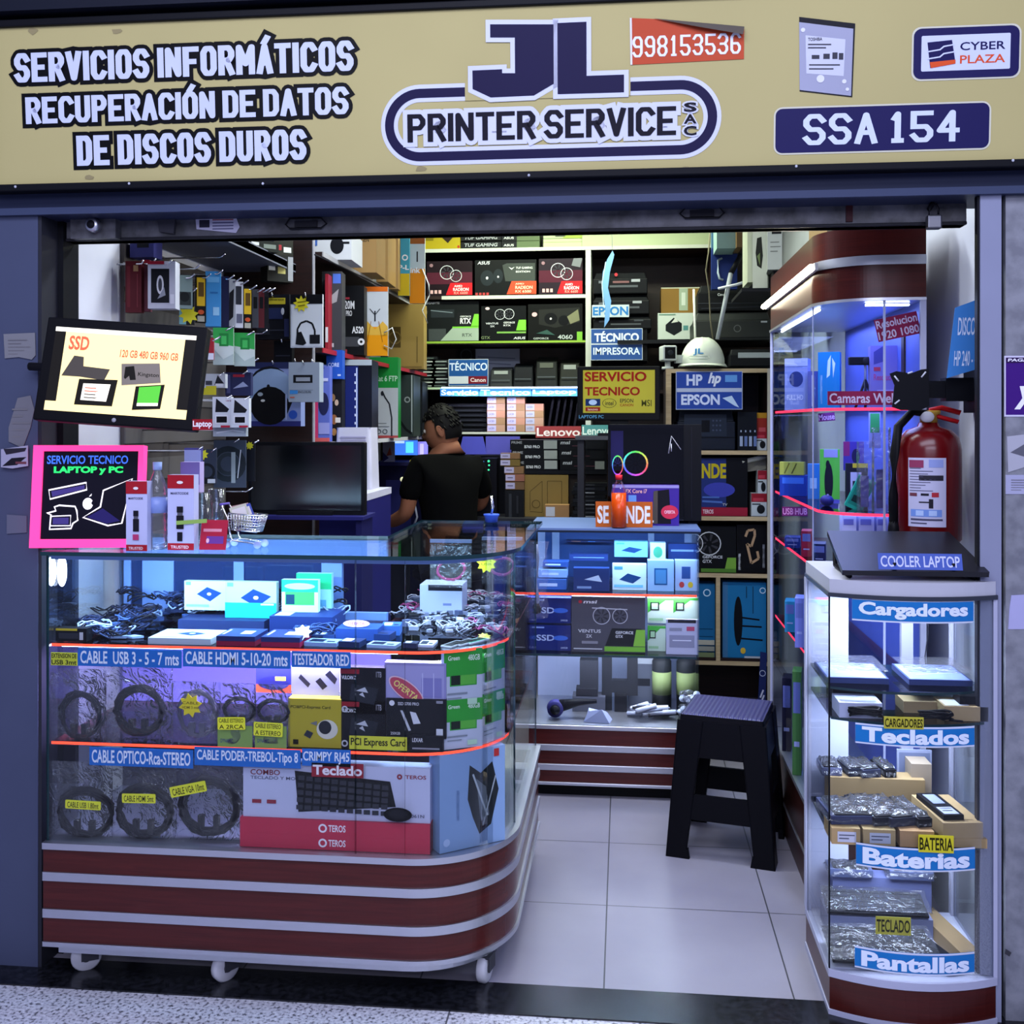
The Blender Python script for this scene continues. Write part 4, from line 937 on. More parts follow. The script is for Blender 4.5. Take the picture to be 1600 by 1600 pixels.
for i in range(210):
    x = rnd.uniform(-.66, -.32); y = rnd.uniform(2.78, 3.40) if x > -.60 else rnd.uniform(2.98, 3.40)
    if i % 3 == 0: b.tube(coilpts((x, y, z), rnd.uniform(.014, .03)), .002, rnd.choice(['#8d90a4', '#2a2c3a', '#8a3a6a', '#1c1e2a', '#9a9eb0']), 5)
    else:
        s = rnd.uniform(.004, .010); pts = [(x + p * s * 1.6 * cos(i) - q * s * sin(i), y + p * s * sin(i) + q * s * cos(i)) for p, q in ((-1, -1), (1, -1), (1, 1), (-1, 1))]
        b.prism(pts, z, z + rnd.uniform(.005, .02), rnd.choice(['#8d92a6', '#20222c', '#6d728a', '#3b4258', '#a3a7b8', '#4c5472', '#15171e']))
o = b.obj('accessory_heap'); tag(o, 'scattered small earphones and adapters in the rounded counter wing', 'accessories'); o['kind'] = 'stuff'
pbox('printer_box', 'white box with dark lid standing at back of counter wing', 'box', 656, 914, 722, 952, 3.05, .10, '#a9b2d4', [('r', .2, .8, 1, 1, '#16171e'), ('r', .55, .3, .75, .38, '#6d78a4')], zb=z)
for i, (u, v, r, cc, l) in enumerate(((705, 890, .040, '#a52a68', 'magenta cable coil in bag hanging in the counter wing'), (785, 885, .034, '#a8487e', 'pink cable coil bag at right of the yellow starburst tag'))):
    p = at(u, v, 3.0 + i * .1); t = thing('cable_bag', l, 'cable', (p.x, p.y, p.z - .05))
    B().tube([(r * (1 + .1 * sin(j)) * cos(j * .5), rnd.uniform(-.006, .006), .05 + r * .75 * sin(j * .5)) for j in range(40)], .004, cc, 6).obj('cable', t)
    bg = B()
    bg.add([(-.06, -.01, 0), (.06, -.01, 0), (.06, -.008, .135), (-.06, -.008, .135)], [(0, 1, 2, 3)], FILM); bg.box(-.06, .06, -.011, .004, .128, .137, '#8fa0c8'); bg.obj('bag', t)
b = B().slab(star(0, 0, .019, .028, 9, .2), -.001, 0, '#b9c02c')
for i, q in enumerate(('CABLE', 'USB')): b.text(q, -.014, .004 - .010 * i, .014, .011 - .010 * i, -.0014, '#56561a', .01)
p = at(760, 880, 2.90); tag(b.obj('price_star', loc=tuple(p)), 'yellow starburst price card hanging inside counter wing', 'price card')
B().tube([(p.x, p.y, p.z + .02), (p.x, p.y, ZT)], .0008, '#55555c', 4).obj('hanging_thread', bpy.data.objects['price_star.002'] if 'price_star.002' in bpy.data.objects else None).location = (-p.x, -p.y, -p.z)
# clear hanging bag with a cable at the outer end of the wing
p = at(836, 846, 3.50); t = thing('cable_bag', 'long clear bag with a black plug hanging at end of counter wing', 'bag', (p.x + .005, 3.50, at(836, 965, 3.5).z))
h = p.z - at(836, 965, 3.5).z; b = B(); vs = []
for s in (-1, 1):
    for j in range(9):
        for i in range(5): vs.append(((i / 4 - .5) * .075 * (1 + .15 * sin(j * 1.7)), s * .018 * sin(pi * i / 4) * (1 - .5 * j / 8) + rnd.uniform(-.004, .004), h * j / 8))
b.add(vs, [(s + j * 5 + i, s + j * 5 + i + 1, s + j * 5 + i + 6, s + j * 5 + i + 5) for s in (0, 45) for j in range(8) for i in range(4)], FILM, True); b.obj('bag', t)
b = B().tube([(.0, 0, .02), (.006, 0, .06), (-.004, 0, .12), (.004, 0, .2), (0, 0, h - .01)], .005, '#8f97b4', 6); b.obj('cable', t); B().lathe([(0, .0), (.014, .004), (.016, .02), (.008, .035), (0, .036)], '#15161c', 12, (0, 0, .012)).obj('plug', t)

# ================================================================ ON THE FRONT COUNTER
ZC = ZT + .010
t = thing('lit_sign', 'square pink edge-lit sign for laptop and PC repair on left counter end', 'sign', (-1.368, 2.576, ZC + .004), (R(-6), R(0), R(8)))
PK = M('#f53b82', emit=1.0)
S = .280
b = B()
for x0, x1, z0, z1 in ((-.14, -.115, 0, .262), (.127, .14, 0, .262), (-.115, .127, 0, .022), (-.115, .127, .247, .262)): b.box(x0, x1, -.016, .016, z0, z1, PK)
b.obj('glowing_frame', t); B().box(-.115, .127, -.010, .010, .022, .247, '#100e1c').obj('panel', t)
k = B(); y = -.0108
k.text('SERVICIO TECNICO', -.106, .214, .100, .236, y, M('#3d6be0', emit=.6), .02); k.text('LAPTOP y PC', -.088, .186, .088, .208, y, M('#28d060', emit=.8), .05); k.obj('lettering', t)
WL = M('#f2ecf6', emit=.9); k = B()
def stroke(pts, th=.0042, closed=True):
    q = [(x, y - .001, zz) for x, zz in pts]; k.tube(q, th / 2, WL, 5, closed)
stroke([(-.098, .147), (-.004, .166), (-.002, .148), (-.094, .124)]); k.face([(-.092, .144), (-.008, .160), (-.008, .150), (-.089, .130)], y - .0004, '#4c3f80')
stroke([(-.10, .088), (-.078, .094), (-.082, .104), (-.07, .108), (-.03, .105), (-.025, .094), (-.022, .070), (-.034, .062), (-.038, .049), (-.092, .047), (-.090, .084)])
stroke([(-.09, .080), (-.040, .082), (-.040, .056), (-.09, .056)], .003); k.face([(-.085, .076), (-.045, .077), (-.045, .060), (-.085, .060)], y - .0004, '#4c3f80')
stroke([(-.009, .077), (.055, .056), (.090, .062), (.112, .176), (.040, .146), (.034, .104)]); k.face([(.0, .078), (.052, .061), (.085, .068), (.04, .1)], y - .0004, '#2c2560')
k.face([(.002 + .013 * cos(j * pi / 10) * (1.0), .112 + .015 * sin(j * pi / 10)) for j in range(20)], y - .0012, WL); k.face([(.004, .130), (.011, .138), (.010, .132)], y - .0012, WL); k.face([(.017 + .006 * cos(j * pi / 6), .114 + .006 * sin(j * pi / 6)) for j in range(12)], y - .0016, '#100e1c')
k.obj('line_drawing', t)
UB = [('r', 0, .0, 1, .09, '#a3202c'), ('t', 'TRUSTED', .12, .02, .8, .06, '#e8d6dc'), ('r', 0, .82, 1, 1, '#a3202c'), ('t', 'MARTCODE', .12, .74, .8, .77, '#3a3a58'), ('r', .34, .28, .62, .46, '#1b1b24'), ('r', .38, .46, .58, .5, '#55555f'), ('r', .36, .5, .6, .58, '#1b1b24'), ('e', .48, .9, .12, .02, '#e8e0e6')]
pbox('adapter_box', 'narrow white box with red top right of the pink sign', 'box', 197, 752, 230, 849, 2.553, .03, '#b9bce0', UB + [('r', .34, .16, .62, .24, '#b03a6a')], 'white adapter boxes with red tops', zb=ZC)
pbox('adapter_box', 'wider white box with red top between water bottle and toy cart', 'box', 262, 742, 303, 847, 2.585, .03, '#b9bce0', UB + [('r', .38, .12, .58, .24, '#1b1b24')], 'white adapter boxes with red tops', zb=ZC)
def bottle(label, u, v0, v1, Y, r, film, cap, liquid=None, zb=ZC, ribs=True, fill=.0):
    p = at(u, v1, Y); h = at(u, v0, Y).z - zb
    t = thing('water_bottle' if not liquid else 'drink_bottle', label, 'bottle', (p.x, Y, zb))
    prof = [(0, 0), (r * .86, 0), (r, .006)]
    n = 12
    for i in range(n): q = .03 + .60 * i / n; prof += [(r * (1 if i % 2 or not ribs else .94), h * q)]
    prof += [(r, h * .66), (r * .9, h * .74), (r * .5, h * .85), (r * .36, h * .89), (r * .36, h * .92)]
    B().lathe(prof, film if not liquid else GLASS, 20).obj('body', t)
    B().lathe([(r * .42, h * .91), (r * .44, h), (0, h)], cap, 16).obj('cap', t)
    if liquid: B().lathe([(0, .004), (r * .92, .004), (r * .935, h * fill), (0, h * fill)], liquid, 20).obj('liquid', t)
    else: B().lathe([(r * 1.01, h * .42), (r * 1.01, h * .60)], M('#7f92cc', .35), 20).obj('label_band', t)
    return t
bottle('clear plastic water bottle between two white red topped boxes', 246, 722, 849, 2.60, .026, CLEAR, '#9db4e6')
bottle('second clear bottle with teal cap behind the water bottle', 214, 720, 849, 2.70, .024, CLEAR, '#2aa0b8')
pbox('ink_box', 'pale pink and white box standing behind the wider red topped box', 'box', 282, 722, 312, 838, 2.74, .03, '#b7a9d6', [('r', 0, .72, 1, 1, '#7a74b4'), ('r', .1, .8, .8, .84, '#3d3d66'), ('r', .6, .2, 1, .45, '#b0306a')], zb=ZC)
BLP = (288, 700, 314, 762, 3.0, .02, '#4c4a86', [('r', 0, .5, 1, .95, '#9aa0d0'), ('r', .1, .05, .9, .45, '#2c2a5a')], .1)
pbox('card_pack', 'small red angled gift card pack before the toy cart', 'card', 311, 812, 352, 842, 2.60, .004, '#a8243c', [('r', .1, .6, .8, .7, '#d88a9c'), ('r', .25, .2, .9, .45, '#6a3a8c'), ('e', .3, .3, .06, .08, '#e0b0c0')], zb=ZC, rx=R(-14))
b = B().slab([(-.04, 0), (.04, .006), (.04, .016), (-.04, .010)], -.002, 0, '#8fb05a'); p = at(300, 814, 2.585)
tag(b.obj('price_strip', loc=(p.x, 2.583, p.z - .01)), 'thin green strip card stuck across lower white box', 'card')
for i, (u, v0, v1, r, l) in enumerate(((316, 770, 845, .020, 'clear tumbler of small parts left of the toy shopping cart'), (338, 764, 832, .022, 'second clear tumbler behind the red card pack'))):
    p = at(u, v1, 2.68 + i * .08); h = at(u, v0, p.y).z - ZC; t = thing('plastic_tumbler', l, 'cup', (p.x, p.y, ZC))
    B().lathe([(0, 0), (r * .8, 0), (r, h), (r * .95, h), (r * .76, .004), (0, .004)], CLEAR, 18).obj('cup', t); B().ball((0, 0, .018), (r * .6, r * .6, .012), '#5a64a4', 8).obj('contents', t)
# toy shopping cart
p = at(380, 836, 2.66); t = thing('toy_shopping_cart', 'small chrome wire toy shopping cart holding cards on the counter', 'cart', (p.x, 2.66, ZC), -.1)
b = B(); W_, D_ = .088, .05
def cart(q, r, s):  # q along, r across, s up -> trapezoid basket
    return (-.03 + q * (.075 + .012 * s), (r - .5) * (D_ * (.8 + .2 * s)), .042 + s * .042 + (1 - q) * .006)
for s in [i / 6 for i in range(7)]: b.tube([cart(0, 0, s), cart(1, 0, s), cart(1, 1, s), cart(0, 1, s)], .0011 if 0 < s < 1 else .002, CHROME, 5, True)
for i in range(12):
    q = i / 11
    for r in (0, 1): b.tube([cart(q, r, 0), cart(q, r, 1)], .0011, CHROME, 5)
for i in range(1, 6): b.tube([cart(1, i / 6, 0), cart(1, i / 6, 1)], .001, CHROME, 5); b.tube([cart(0, i / 6, 0), cart(1, i / 6, 0)], .001, CHROME, 5)
b.obj('basket', t)
b = B()
for r in (-.022, .022): b.tube([(-.052, r, .112), (-.034, r, .08), (-.026, r, .04), (-.02, r, .02), (.045, r, .013), (.05, r, .010)], .002, CHROME, 6); b.tube([(-.02, r, .02), (-.036, r, .012)], .002, CHROME, 6)
b.tube([(-.052, -.024, .112), (-.052, .024, .112)], .003, '#5a4aa0', 8); b.obj('frame', t)
for x, r in ((-.036, -.022), (-.036, .022), (.05, -.022), (.05, .022)): B().lathe([(0, -.003), (.0095, -.003), (.0095, .003), (0, .003)], '#8f9ac8', 14, (x, r, .0095), 'y').obj('wheel', t)
p2 = Vector((p.x, 2.66, ZC))
for i, (dx, dy, cc, l, an) in enumerate(((.0, .012, '#b88f8a', 'pinkish card standing in the toy cart', -.35), (.02, .0, '#4b57a8', 'blue card leaning in the toy cart', -.6), (.008, -.010, '#c8c6b0', 'pale card leaning forward in the toy cart', -.5))):
    k = B().box(-.022, .022, -.001, .001, 0, .064, cc); deco(k, .044, .064, [('r', .1, .55, .9, .9, '#e0d8d6' if i else '#3a3f70'), ('r', .1, .1, .5, .2, '#2a2c50')], -.022, 0, -.001)
    tag(k.obj('greeting_card', loc=(p2.x + dx, p2.y + dy, ZC + .048), rot=(0, an * .6, .2)), l, 'card')
# big tilted screen on the wall, tags
t = thing('monitor', 'black monitor tilted on left wall showing SSD prices on yellow screen', 'monitor', (-1.2375, 2.494, 1.5418), (R(-9.5), R(4), R(3)))
W_, H_ = .452, .290
t.scale = (.902, .902, .902)
bevel(B().box(-W_ / 2, W_ / 2, 0, .035, -H_ / 2, H_ / 2, '#0b0b0f').obj('housing', t), .004)
SY = M('#e6cf8c', emit=.85); SW = M('#f4ecd6', emit=.95); SR = M('#d8543c', emit=.8); SD = M('#45403c', emit=.35); SG = M('#4fae38', emit=.6); SB = M('#1a1815', emit=.2)
k = B(); x0, z0, x1, z1 = -.198, -.116, .198, .118
k.face([(x0, z0), (x1, z0), (x1, z1), (x0, z1)], -.0006, SB)
k.face([(x0 + .03, z0 + .024), (x1 - .03, z0 + .024), (x1 - .03, z1 - .012), (x0 + .03, z1 - .012)], -.0010, SY)
k.face([(x0, z0), (x1, z0), (x1, z0 + .026), (x0, z0 + .026)], -.0014, SY).face([(x0, z1 - .012), (x1, z1 - .012), (x1, z1), (x0, z1)], -.0014, SW)
k.text('SSD', -.155, .056, -.098, .096, -.0018, SR, .03); k.text('120 GB 480 GB 960 GB', -.008, .044, .155, .066, -.0018, SR, .02)
k.face([(-.163, -.018), (-.135, .04), (-.108, .038), (-.105, .012), (-.03, .008), (-.042, -.024), (-.11, -.018)], -.0020, SD)
k.face([(.0, .026), (.106, .034), (.116, -.020), (.008, -.034)], -.0020, M('#6c6560', emit=.45)); k.text('Kingston', .050, -.008, .108, .006, -.0024, SB, .01)
k.face([(.012, .018), (.036, .022), (.042, .0), (.046, -.016), (.030, -.018), (.026, -.006), (.016, -.016), (.012, -.012)], -.0024, SB)
k.face([(-.112, -.024), (-.004, -.020), (-.010, -.094), (-.116, -.096)], -.0022, SB); k.face([(-.098, -.036), (-.022, -.034), (-.028, -.082), (-.100, -.082)], -.0026, SW)
for i in range(4): k.face([(-.092, -.046 - i * .009), (-.06 + .01 * (i % 2), -.046 - i * .009), (-.06, -.049 - i * .009), (-.092, -.049 - i * .009)], -.0029, SR if i < 2 else SD)
k.face([(.048, -.034), (.128, -.024), (.124, -.092), (.046, -.100)], -.0022, SB); k.face([(.058, -.036), (.118, -.028), (.116, -.076), (.058, -.080)], -.0026, SG); k.face([(.058, -.080), (.116, -.076), (.116, -.084), (.058, -.088)], -.0026, SW)
k.obj('screen', t); k = B().lathe([(0, -.0012), (.006, -.0012), (.006, 0), (0, 0)], '#9a9aa2', 14, (.0, 0, -.131), 'y'); k.obj('emblem', t)
B().tube([(0, .035, 0), (-.04, .07, .02), (-.31, .10, .02)], .012, '#15151a', 8).obj('wall_arm', t)
strip_sign('small red sign reading Laptop at the lower right of tilted screen', 'Laptop', 301, 655, 332, 672, 2.478, '#8e1c26', '#e6dfe6', bold=.03)

# ================================================================ REAR COUNTER CONTENTS
Yc = 4.05
zs1, zs2, zs0 = S1 + .001, S2 + .001, .275
pbox('graphics_card_box', 'dark graphics card box with green stripe inside rear counter', 'box', 893, 933, 1008, 1022, Yc + .02, .10, '#4c4a54', [('t', 'msi', .16, .88, .34, .94, '#e6e6ea', .03, .3), ('e', .12, .91, .025, .03, '#c0303c'), ('f', .41, .66, .16, '#b9b9c2'), ('f', .66, .66, .14, '#b9b9c2'), ('l', [(.28, .8), (.76, .78)], .02, '#b9b9c2'), ('t', 'VENTUS', .09, .35, .40, .41, '#d4d4da'), ('t', '2X', .2, .26, .28, .32, '#d4d4da'), ('r', .14, .15, .36, .2, '#8d8b95'), ('p', [(.46, .12), (.55, .44), (.95, .44), (.95, .12)], '#1c1d20'), ('p', [(.84, .12), (.88, .42), (1, .42), (1, .12)], '#86c040'), ('r', .45, .02, 1, .11, '#78b838'), ('t', 'GEFORCE', .60, .34, .84, .39, '#e6e6ea'), ('t', 'GTX', .6, .27, .7, .32, '#e6e6ea'), ('r', .03, .05, .42, .07, '#c9c9d0')], zb=zs2)
SS = [('t', 'SSD', .16, .38, .6, .62, '#b9c6ea', .02), ('e', .75, .5, .18, .10, '#3f6bd0'), ('t', '240GB', .75, .08, .92, .15, '#b9c6ea'), ('r', .05, .88, .35, .94, '#8fa6e0')]
for u0, v0, u1, v1, zz, l in ((828, 934, 892, 975, zs2 + .106, 'upper'), (828, 977, 892, 1022, zs2, 'lower')):
    pbox('solid_state_drive_box', l + ' navy solid state drive box at left of rear counter', 'box', u0, v0, u1, v1, Yc + .03, .05, '#222c70', SS, 'navy drive boxes in the rear counter', zb=zz)
GG = [('p', [(0, .4), (.7, .9), (1, .9), (1, 1), (0, 1)], '#3f9a36'), ('r', .1, .5, .45, .82, '#181c1c'), ('r', .16, .55, .4, .78, '#9fc49a'), ('r', .05, .1, .6, .2, '#8fb88a')]
for i, (u0, v0, u1, v1, zz) in enumerate(((1012, 934, 1052, 976, zs2 + .108), (1052, 934, 1090, 976, zs2 + .108), (1012, 978, 1040, 1022, zs2))):
    pbox('solid_state_drive_box', ('left green and white drive box above white blister card', 'right green and white drive box above white blister card', 'green and white drive box behind white blister card')[i], 'box', u0, v0, u1, v1, Yc + .06, .03, '#b9cdb9', GG, 'green drive boxes in the rear counter', zb=zz)
pbox('blister_pack', 'white hanging blister card at the right of rear counter', 'pack', 1041, 968, 1090, 1028, Yc + .01, .015, '#b9b9d2', [('r', .05, .9, .95, 1, '#26242c'), ('r', .1, .2, .9, .55, '#8d8da6'), ('l', [(.2, .4), (.8, .4)], .03, '#d6d6e6'), ('r', .65, .68, .9, .8, '#b84a6a'), ('r', .1, .68, .5, .76, '#8d8da0')], zb=zs2)
bx = [('p', [(.2, .4), (.45, .65), (.85, .5), (.6, .25)], '#173a6a'), ('r', .05, .8, .3, .92, '#4a90b0')]
for u0, v0, u1, v1, Y, zz, cc, ds, l in (
    (960, 846, 1012, 880, 4.22, .115, '#6fb6d8', bx, 'upper light blue drive box in rear counter'), (957, 882, 1010, 922, 4.12, 0, '#c3dde6', bx + [('r', .05, .1, .9, .2, '#6fb6d8')], 'white drive box under the light blue one in rear counter'),
    (1016, 848, 1040, 874, 4.20, .10, '#a9cce0', [('e', .5, .5, .3, .3, '#3a8a6a')], 'tiny pale box with green dot in rear counter'), (1012, 876, 1053, 922, 4.10, 0, '#8fb8e0', [('r', .25, .2, .75, .75, '#1f5a92'), ('r', .3, .25, .7, .7, '#4a8ac0')], 'pale blue box with blue window in rear counter'),
    (1055, 876, 1089, 922, 4.12, 0, '#9fb8da', [('r', .3, .4, .7, .8, '#2a4a86'), ('e', .3, .2, .12, .1, '#b03a3a'), ('e', .7, .2, .12, .1, '#c8b030')], 'pale box with dots at right end of rear counter'),
    (896, 888, 952, 922, 4.08, 0, '#24386e', [('p', [(.3, .5), (.7, .7), (.8, .4)], '#b9d0ea'), ('r', .1, .1, .5, .2, '#7fa0d0')], 'navy box with white flash in middle of rear counter'),
    (890, 866, 950, 887, 4.20, .10, '#1d2f66', [('l', [(.1, .5), (.9, .5)], .1, '#6f90c8')], 'navy box stacked behind the flash box in rear counter'),
    (1044, 850, 1088, 874, 4.25, .10, '#223a78', [('l', [(.1, .6), (.9, .6)], .12, '#7fa0d0')], 'dark blue box at the back right of rear counter'),
    (885, 845, 960, 866, 4.36, .155, '#1d2a58', [('r', .1, .3, .3, .8, '#7a5a5a'), ('r', .45, .3, .6, .8, '#3f6ab0')], 'long dark box along the back of rear counter')):
    pbox('hard_drive_box', l, 'box', u0, v0, u1, v1, Y, .05, cc, ds, zb=zs1 + zz)
for i, (u0, v0, u1, v1, cc, l) in enumerate(((838, 905, 885, 922, '#3a62a8', 'blue pack stack lowest at left of rear counter'), (842, 890, 886, 904, '#7fa0d8', 'pale blue pack above the lowest pack of rear counter'), (848, 878, 888, 889, '#2a4688', 'dark blue pack topmost at left of rear counter'))):
    pbox('adapter_pack', l, 'pack', u0, v0, u1, v1, 4.10 + .01 * i, .08, cc, [('r', .1, .3, .7, .6, '#b9cdea')], zb=zs1 + (0, .045, .085)[i])
# lower compartment: adapters, brackets, cans
def lump(name, label, cat, b, u, v, Y, zb, rz=0, rx=0):
    p = at(u, v, Y); return tag(b.obj(name, loc=(p.x, Y, zb), rot=(rx, 0, rz)), label, cat)
lump('power_adapter', 'black upright power adapter block in lower rear counter', 'adapter', B().box(-.036, .036, 0, .06, .09, .20, '#23252c').box(-.05, .036, -.01, .05, .06, .09, '#1c1d24'), 920, 1100, 4.2, zs0 - .0)
lump('webcam_box', 'low grey box under the black adapter in lower rear counter', 'box', B().box(-.06, .07, 0, .08, 0, .059, '#4a4d5a'), 918, 1112, 4.19, zs0)
t = lump('barcode_scanner', 'black scanner with purple head lying in lower rear counter', 'scanner', B().lathe([(0, -.03), (.030, -.03), (.034, 0), (.026, .03), (0, .03)], '#3a3870', 18, (0, 0, .036), 'y').tube([(.02, .0, .045), (.09, .0, .06), (.16, .0, .066)], [.024, .014, .008], '#17181e', 10).lathe([(.0, -.05), (.016, -.045), (.02, -.03)], '#15161c', 14, (0, 0, .036), 'y'), 868, 1118, 4.1, zs0)
lump('plastic_packet', 'crumpled white packet on floor of rear counter', 'packet', B().hull([(-.05, -.02, 0), (.05, -.03, 0), (.06, .03, 0), (-.045, .03, 0)], [(-.03, -.01, .04), (.02, -.02, .05), (.04, .02, .03), (-.03, .02, .045)], '#9fa6ca'), 932, 1124, 4.06, zs0)
lump('mounting_bracket', 'black U-shaped bracket standing in lower rear counter', 'bracket', B().box(-.07, -.03, 0, .03, 0, .21, '#1e2026').box(.03, .072, 0, .03, .06, .23, '#1e2026').box(-.03, .03, 0, .03, .07, .12, '#1e2026').box(-.02, .03, -.02, .04, 0, .07, '#16171c'), 968, 1122, 4.22, zs0)
lump('printer_box', 'grey box with pale lid behind the white plugs in rear counter', 'box', B().box(-.06, .06, 0, .1, 0, .17, '#5c6272').box(-.064, .064, -.004, .104, .17, .20, '#a9b0bc').box(-.05, .03, -.001, 0, .08, .11, '#20222a'), 1004, 1118, 4.3, zs0)
for i, (u, l) in enumerate(((1034, 'left dark spray can with green band in rear counter'), (1072, 'right dark spray can with green band in rear counter'))):
    p = at(u, 1110, 4.27); t = thing('spray_can', l, 'can', (p.x, 4.27, zs0), None, 'spray cans in the rear counter')
    B().lathe([(0, 0), (.038, 0), (.038, .19), (.030, .205)], '#23262a', 20).obj('body', t); B().lathe([(.0385, .06), (.0385, .15)], '#7a8a5a', 20).obj('label_band', t); B().lathe([(.028, .205), (.028, .235), (0, .235)], '#15161a', 16).obj('cap', t)
rnd = random.Random(5); b = B()
for i in range(12):
    x, y_, a = rnd.uniform(-.09, .07), rnd.uniform(0, .1), rnd.uniform(-.6, .8); L_ = rnd.uniform(.03, .07)
    b.tube([(x - L_ * cos(a), y_ - .03 * sin(a), .012 + .01 * (i % 4)), (x + L_ * cos(a), y_ + .03 * sin(a), .02 + .012 * (i % 4))], rnd.uniform(.006, .011), rnd.choice(['#b9bccc', '#8f94a8', '#2a2c34', '#c9ccd8']), 6)
o = lump('plug_heap', 'heap of white and grey plugs at floor of rear counter', 'plugs', b, 1020, 1122, 4.06, zs0); o['kind'] = 'stuff'
b = B()
for i in range(30): b.ball((rnd.uniform(-.035, .035), rnd.uniform(-.02, .02), .01 + i * .0035), (rnd.uniform(.014, .024), .016, rnd.uniform(.008, .018)), FILM if i % 2 else '#b9c2d6', 8)
lump('plastic_wrap', 'crumpled clear plastic wrap at right end of rear counter', 'wrap', b, 1078, 1120, 4.08, zs0)
# on top of the rear counter
ZR = 1.0205
t = thing('sign_board', 'orange sign board lettered SE VENDE behind the orange bottle', 'sign', (at(975, 822, 4.05).x, 4.05, ZR), (R(-4), 0, 0))
a, c = at(931, 822, 4.05), at(1020, 783, 4.05); W_, H_ = c.x - a.x, c.z - a.z
b = B().box(-W_ / 2, W_ / 2, -.003, 0, 0, H_, '#a8521e'); b.obj('board', t)
B().text('SE VENDE', -W_ * .47, H_ * .14, W_ * .46, H_ * .84, -.0036, '#cfcfd8', .03).obj('lettering', t)
bottle('orange drink bottle with red cap before SE VENDE board', 967, 742, 823, 4.02, .030, CLEAR, '#c02430', ORANGE, ZR, True, .66)
# gaming computer with lit fans
pa, pb = at(950, 815, 4.20), at(1096, 668, 4.20); W_, H_ = pb.x - pa.x, pb.z - ZR
t = thing('computer_tower', 'black gaming computer with glowing ring fans on rear counter', 'computer', ((pa.x + pb.x) / 2, 4.20, ZR + .012))
w2 = W_ / 2
b = B().box(-w2, w2, .19, .21, 0, H_, '#0c0c10').box(-w2, w2, .006, .2, 0, .012, '#0c0c10').box(-w2, w2, .006, .2, H_ - .015, H_, '#111217').box(-w2, -w2 + .01, .006, .2, 0, H_, '#0c0c10').box(w2 * .62, w2, .0, .2, 0, H_, '#0e0f14').box(w2 * .78, w2 * .80, -.002, 0, .01, H_ - .01, '#1b1c24')
bevel(b.obj('case', t), .003)
B().box(-w2, w2 * .62, 0, .004, 0, H_, glassmat('smoked_glass', (.55, .55, .60), 1.0)).obj('side_window', t)
B().box(-w2 + .02, w2 * .5, .15, .185, .05, H_ - .04, '#12131c').box(-w2 + .05, w2 * .2, .05, .13, .10, .125, '#17181e').box(-w2 + .01, -w2 + .06, .1, .15, H_ * .55, H_ * .93, M('#5a50b8', emit=.25)).obj('motherboard', t)
def rgb(i, n):
    import colorsys
    c = colorsys.hsv_to_rgb((i / n + .0) % 1, .6, 1); return '#%02x%02x%02x' % tuple(int(x * 255) for x in c)
for cu, cv, r, n, l in ((993, 724, .050, 20, 1.0), (965, 727, .040, 20, .55)):
    p = at(cu, cv, 4.22); x, zc = p.x - (pa.x + pb.x) / 2, p.z - ZR - .012
    f = B()
    for i in range(n):
        a0, a1 = 2 * pi * i / n, 2 * pi * (i + 1) / n
        f.add([(x + q * l * cos(a), .02, zc + q * sin(a)) for a in (a0, a1) for q in (r * .86, r)], [(0, 1, 3, 2)], M(rgb((i + 2) % n, n), emit=2.2))
        if i % 2 == 0: f.add([(x + l * r * .25 * cos(a0), .024, zc + r * .25 * sin(a0)), (x + l * r * .82 * cos(a0 + .2), .024, zc + r * .82 * sin(a0 + .2)), (x + l * r * .82 * cos(a0 + .5), .024, zc + r * .82 * sin(a0 + .5)), (x + l * r * .25 * cos(a0 + .4), .024, zc + r * .25 * sin(a0 + .4))], [(0, 1, 2, 3)], '#2a2a38')
    f.lathe([(0, .018), (r * .22 * l, .018), (r * .25 * l, .024)], '#23131a', 14, (x, 0, zc), 'y').obj('lit_fan', t)
B().tube([(w2 * .30, -.004, H_ * .70), (w2 * .36, -.004, H_ * .88), (w2 * .56, -.004, H_ * .74)], .002, '#c9c9d0', 5).tube([(w2 * .36, -.004, H_ * .72), (w2 * .36, -.004, H_ * .8)], .0018, '#c9c9d0', 5).obj('emblem', t)
for x in (-w2 + .03, w2 - .03):
    B().box(x - .02, x + .02, .03, .17, -.012, 0, '#15151a').obj('foot', t)
pbox('processor_box', 'purple processor box printed Core leaning before the gaming computer', 'box', 957, 758, 1061, 814, 4.12, .05, '#3d2a86', [('r', 0, .93, 1, 1, '#8f86c0'), ('t', 'FX Core i7', .2, .80, .52, .9, '#e0a8a0'), ('r', .24, .5, .36, .75, '#5f8ad0'), ('p', [(.6, .05), (.62, .85), (.85, .9), (.88, .05)], '#16141c'), ('p', [(.6, .05), (.62, .85), (.68, .87), (.68, .05)], '#4a4440'), ('e', .86, .34, .13, .17, '#c0304a'), ('t', 'OFERTA', .78, .3, .94, .38, '#e8c0cc', .02), ('r', .45, .08, .62, .13, '#c9c9d6')], zb=ZR)
strip_sign('red sign reading in white letters on edge of laptop shelf', 'Lenovo', 837, 666, 908, 684, 5.99, '#8e3a3c', '#e6d8d6', name='shelf_sign')
strip_sign('teal sign with white letters right of the red shelf sign', 'Lenovo', 909, 664, 957, 682, 5.985, '#4f8a8c', '#d6e6e2', name='shelf_sign')

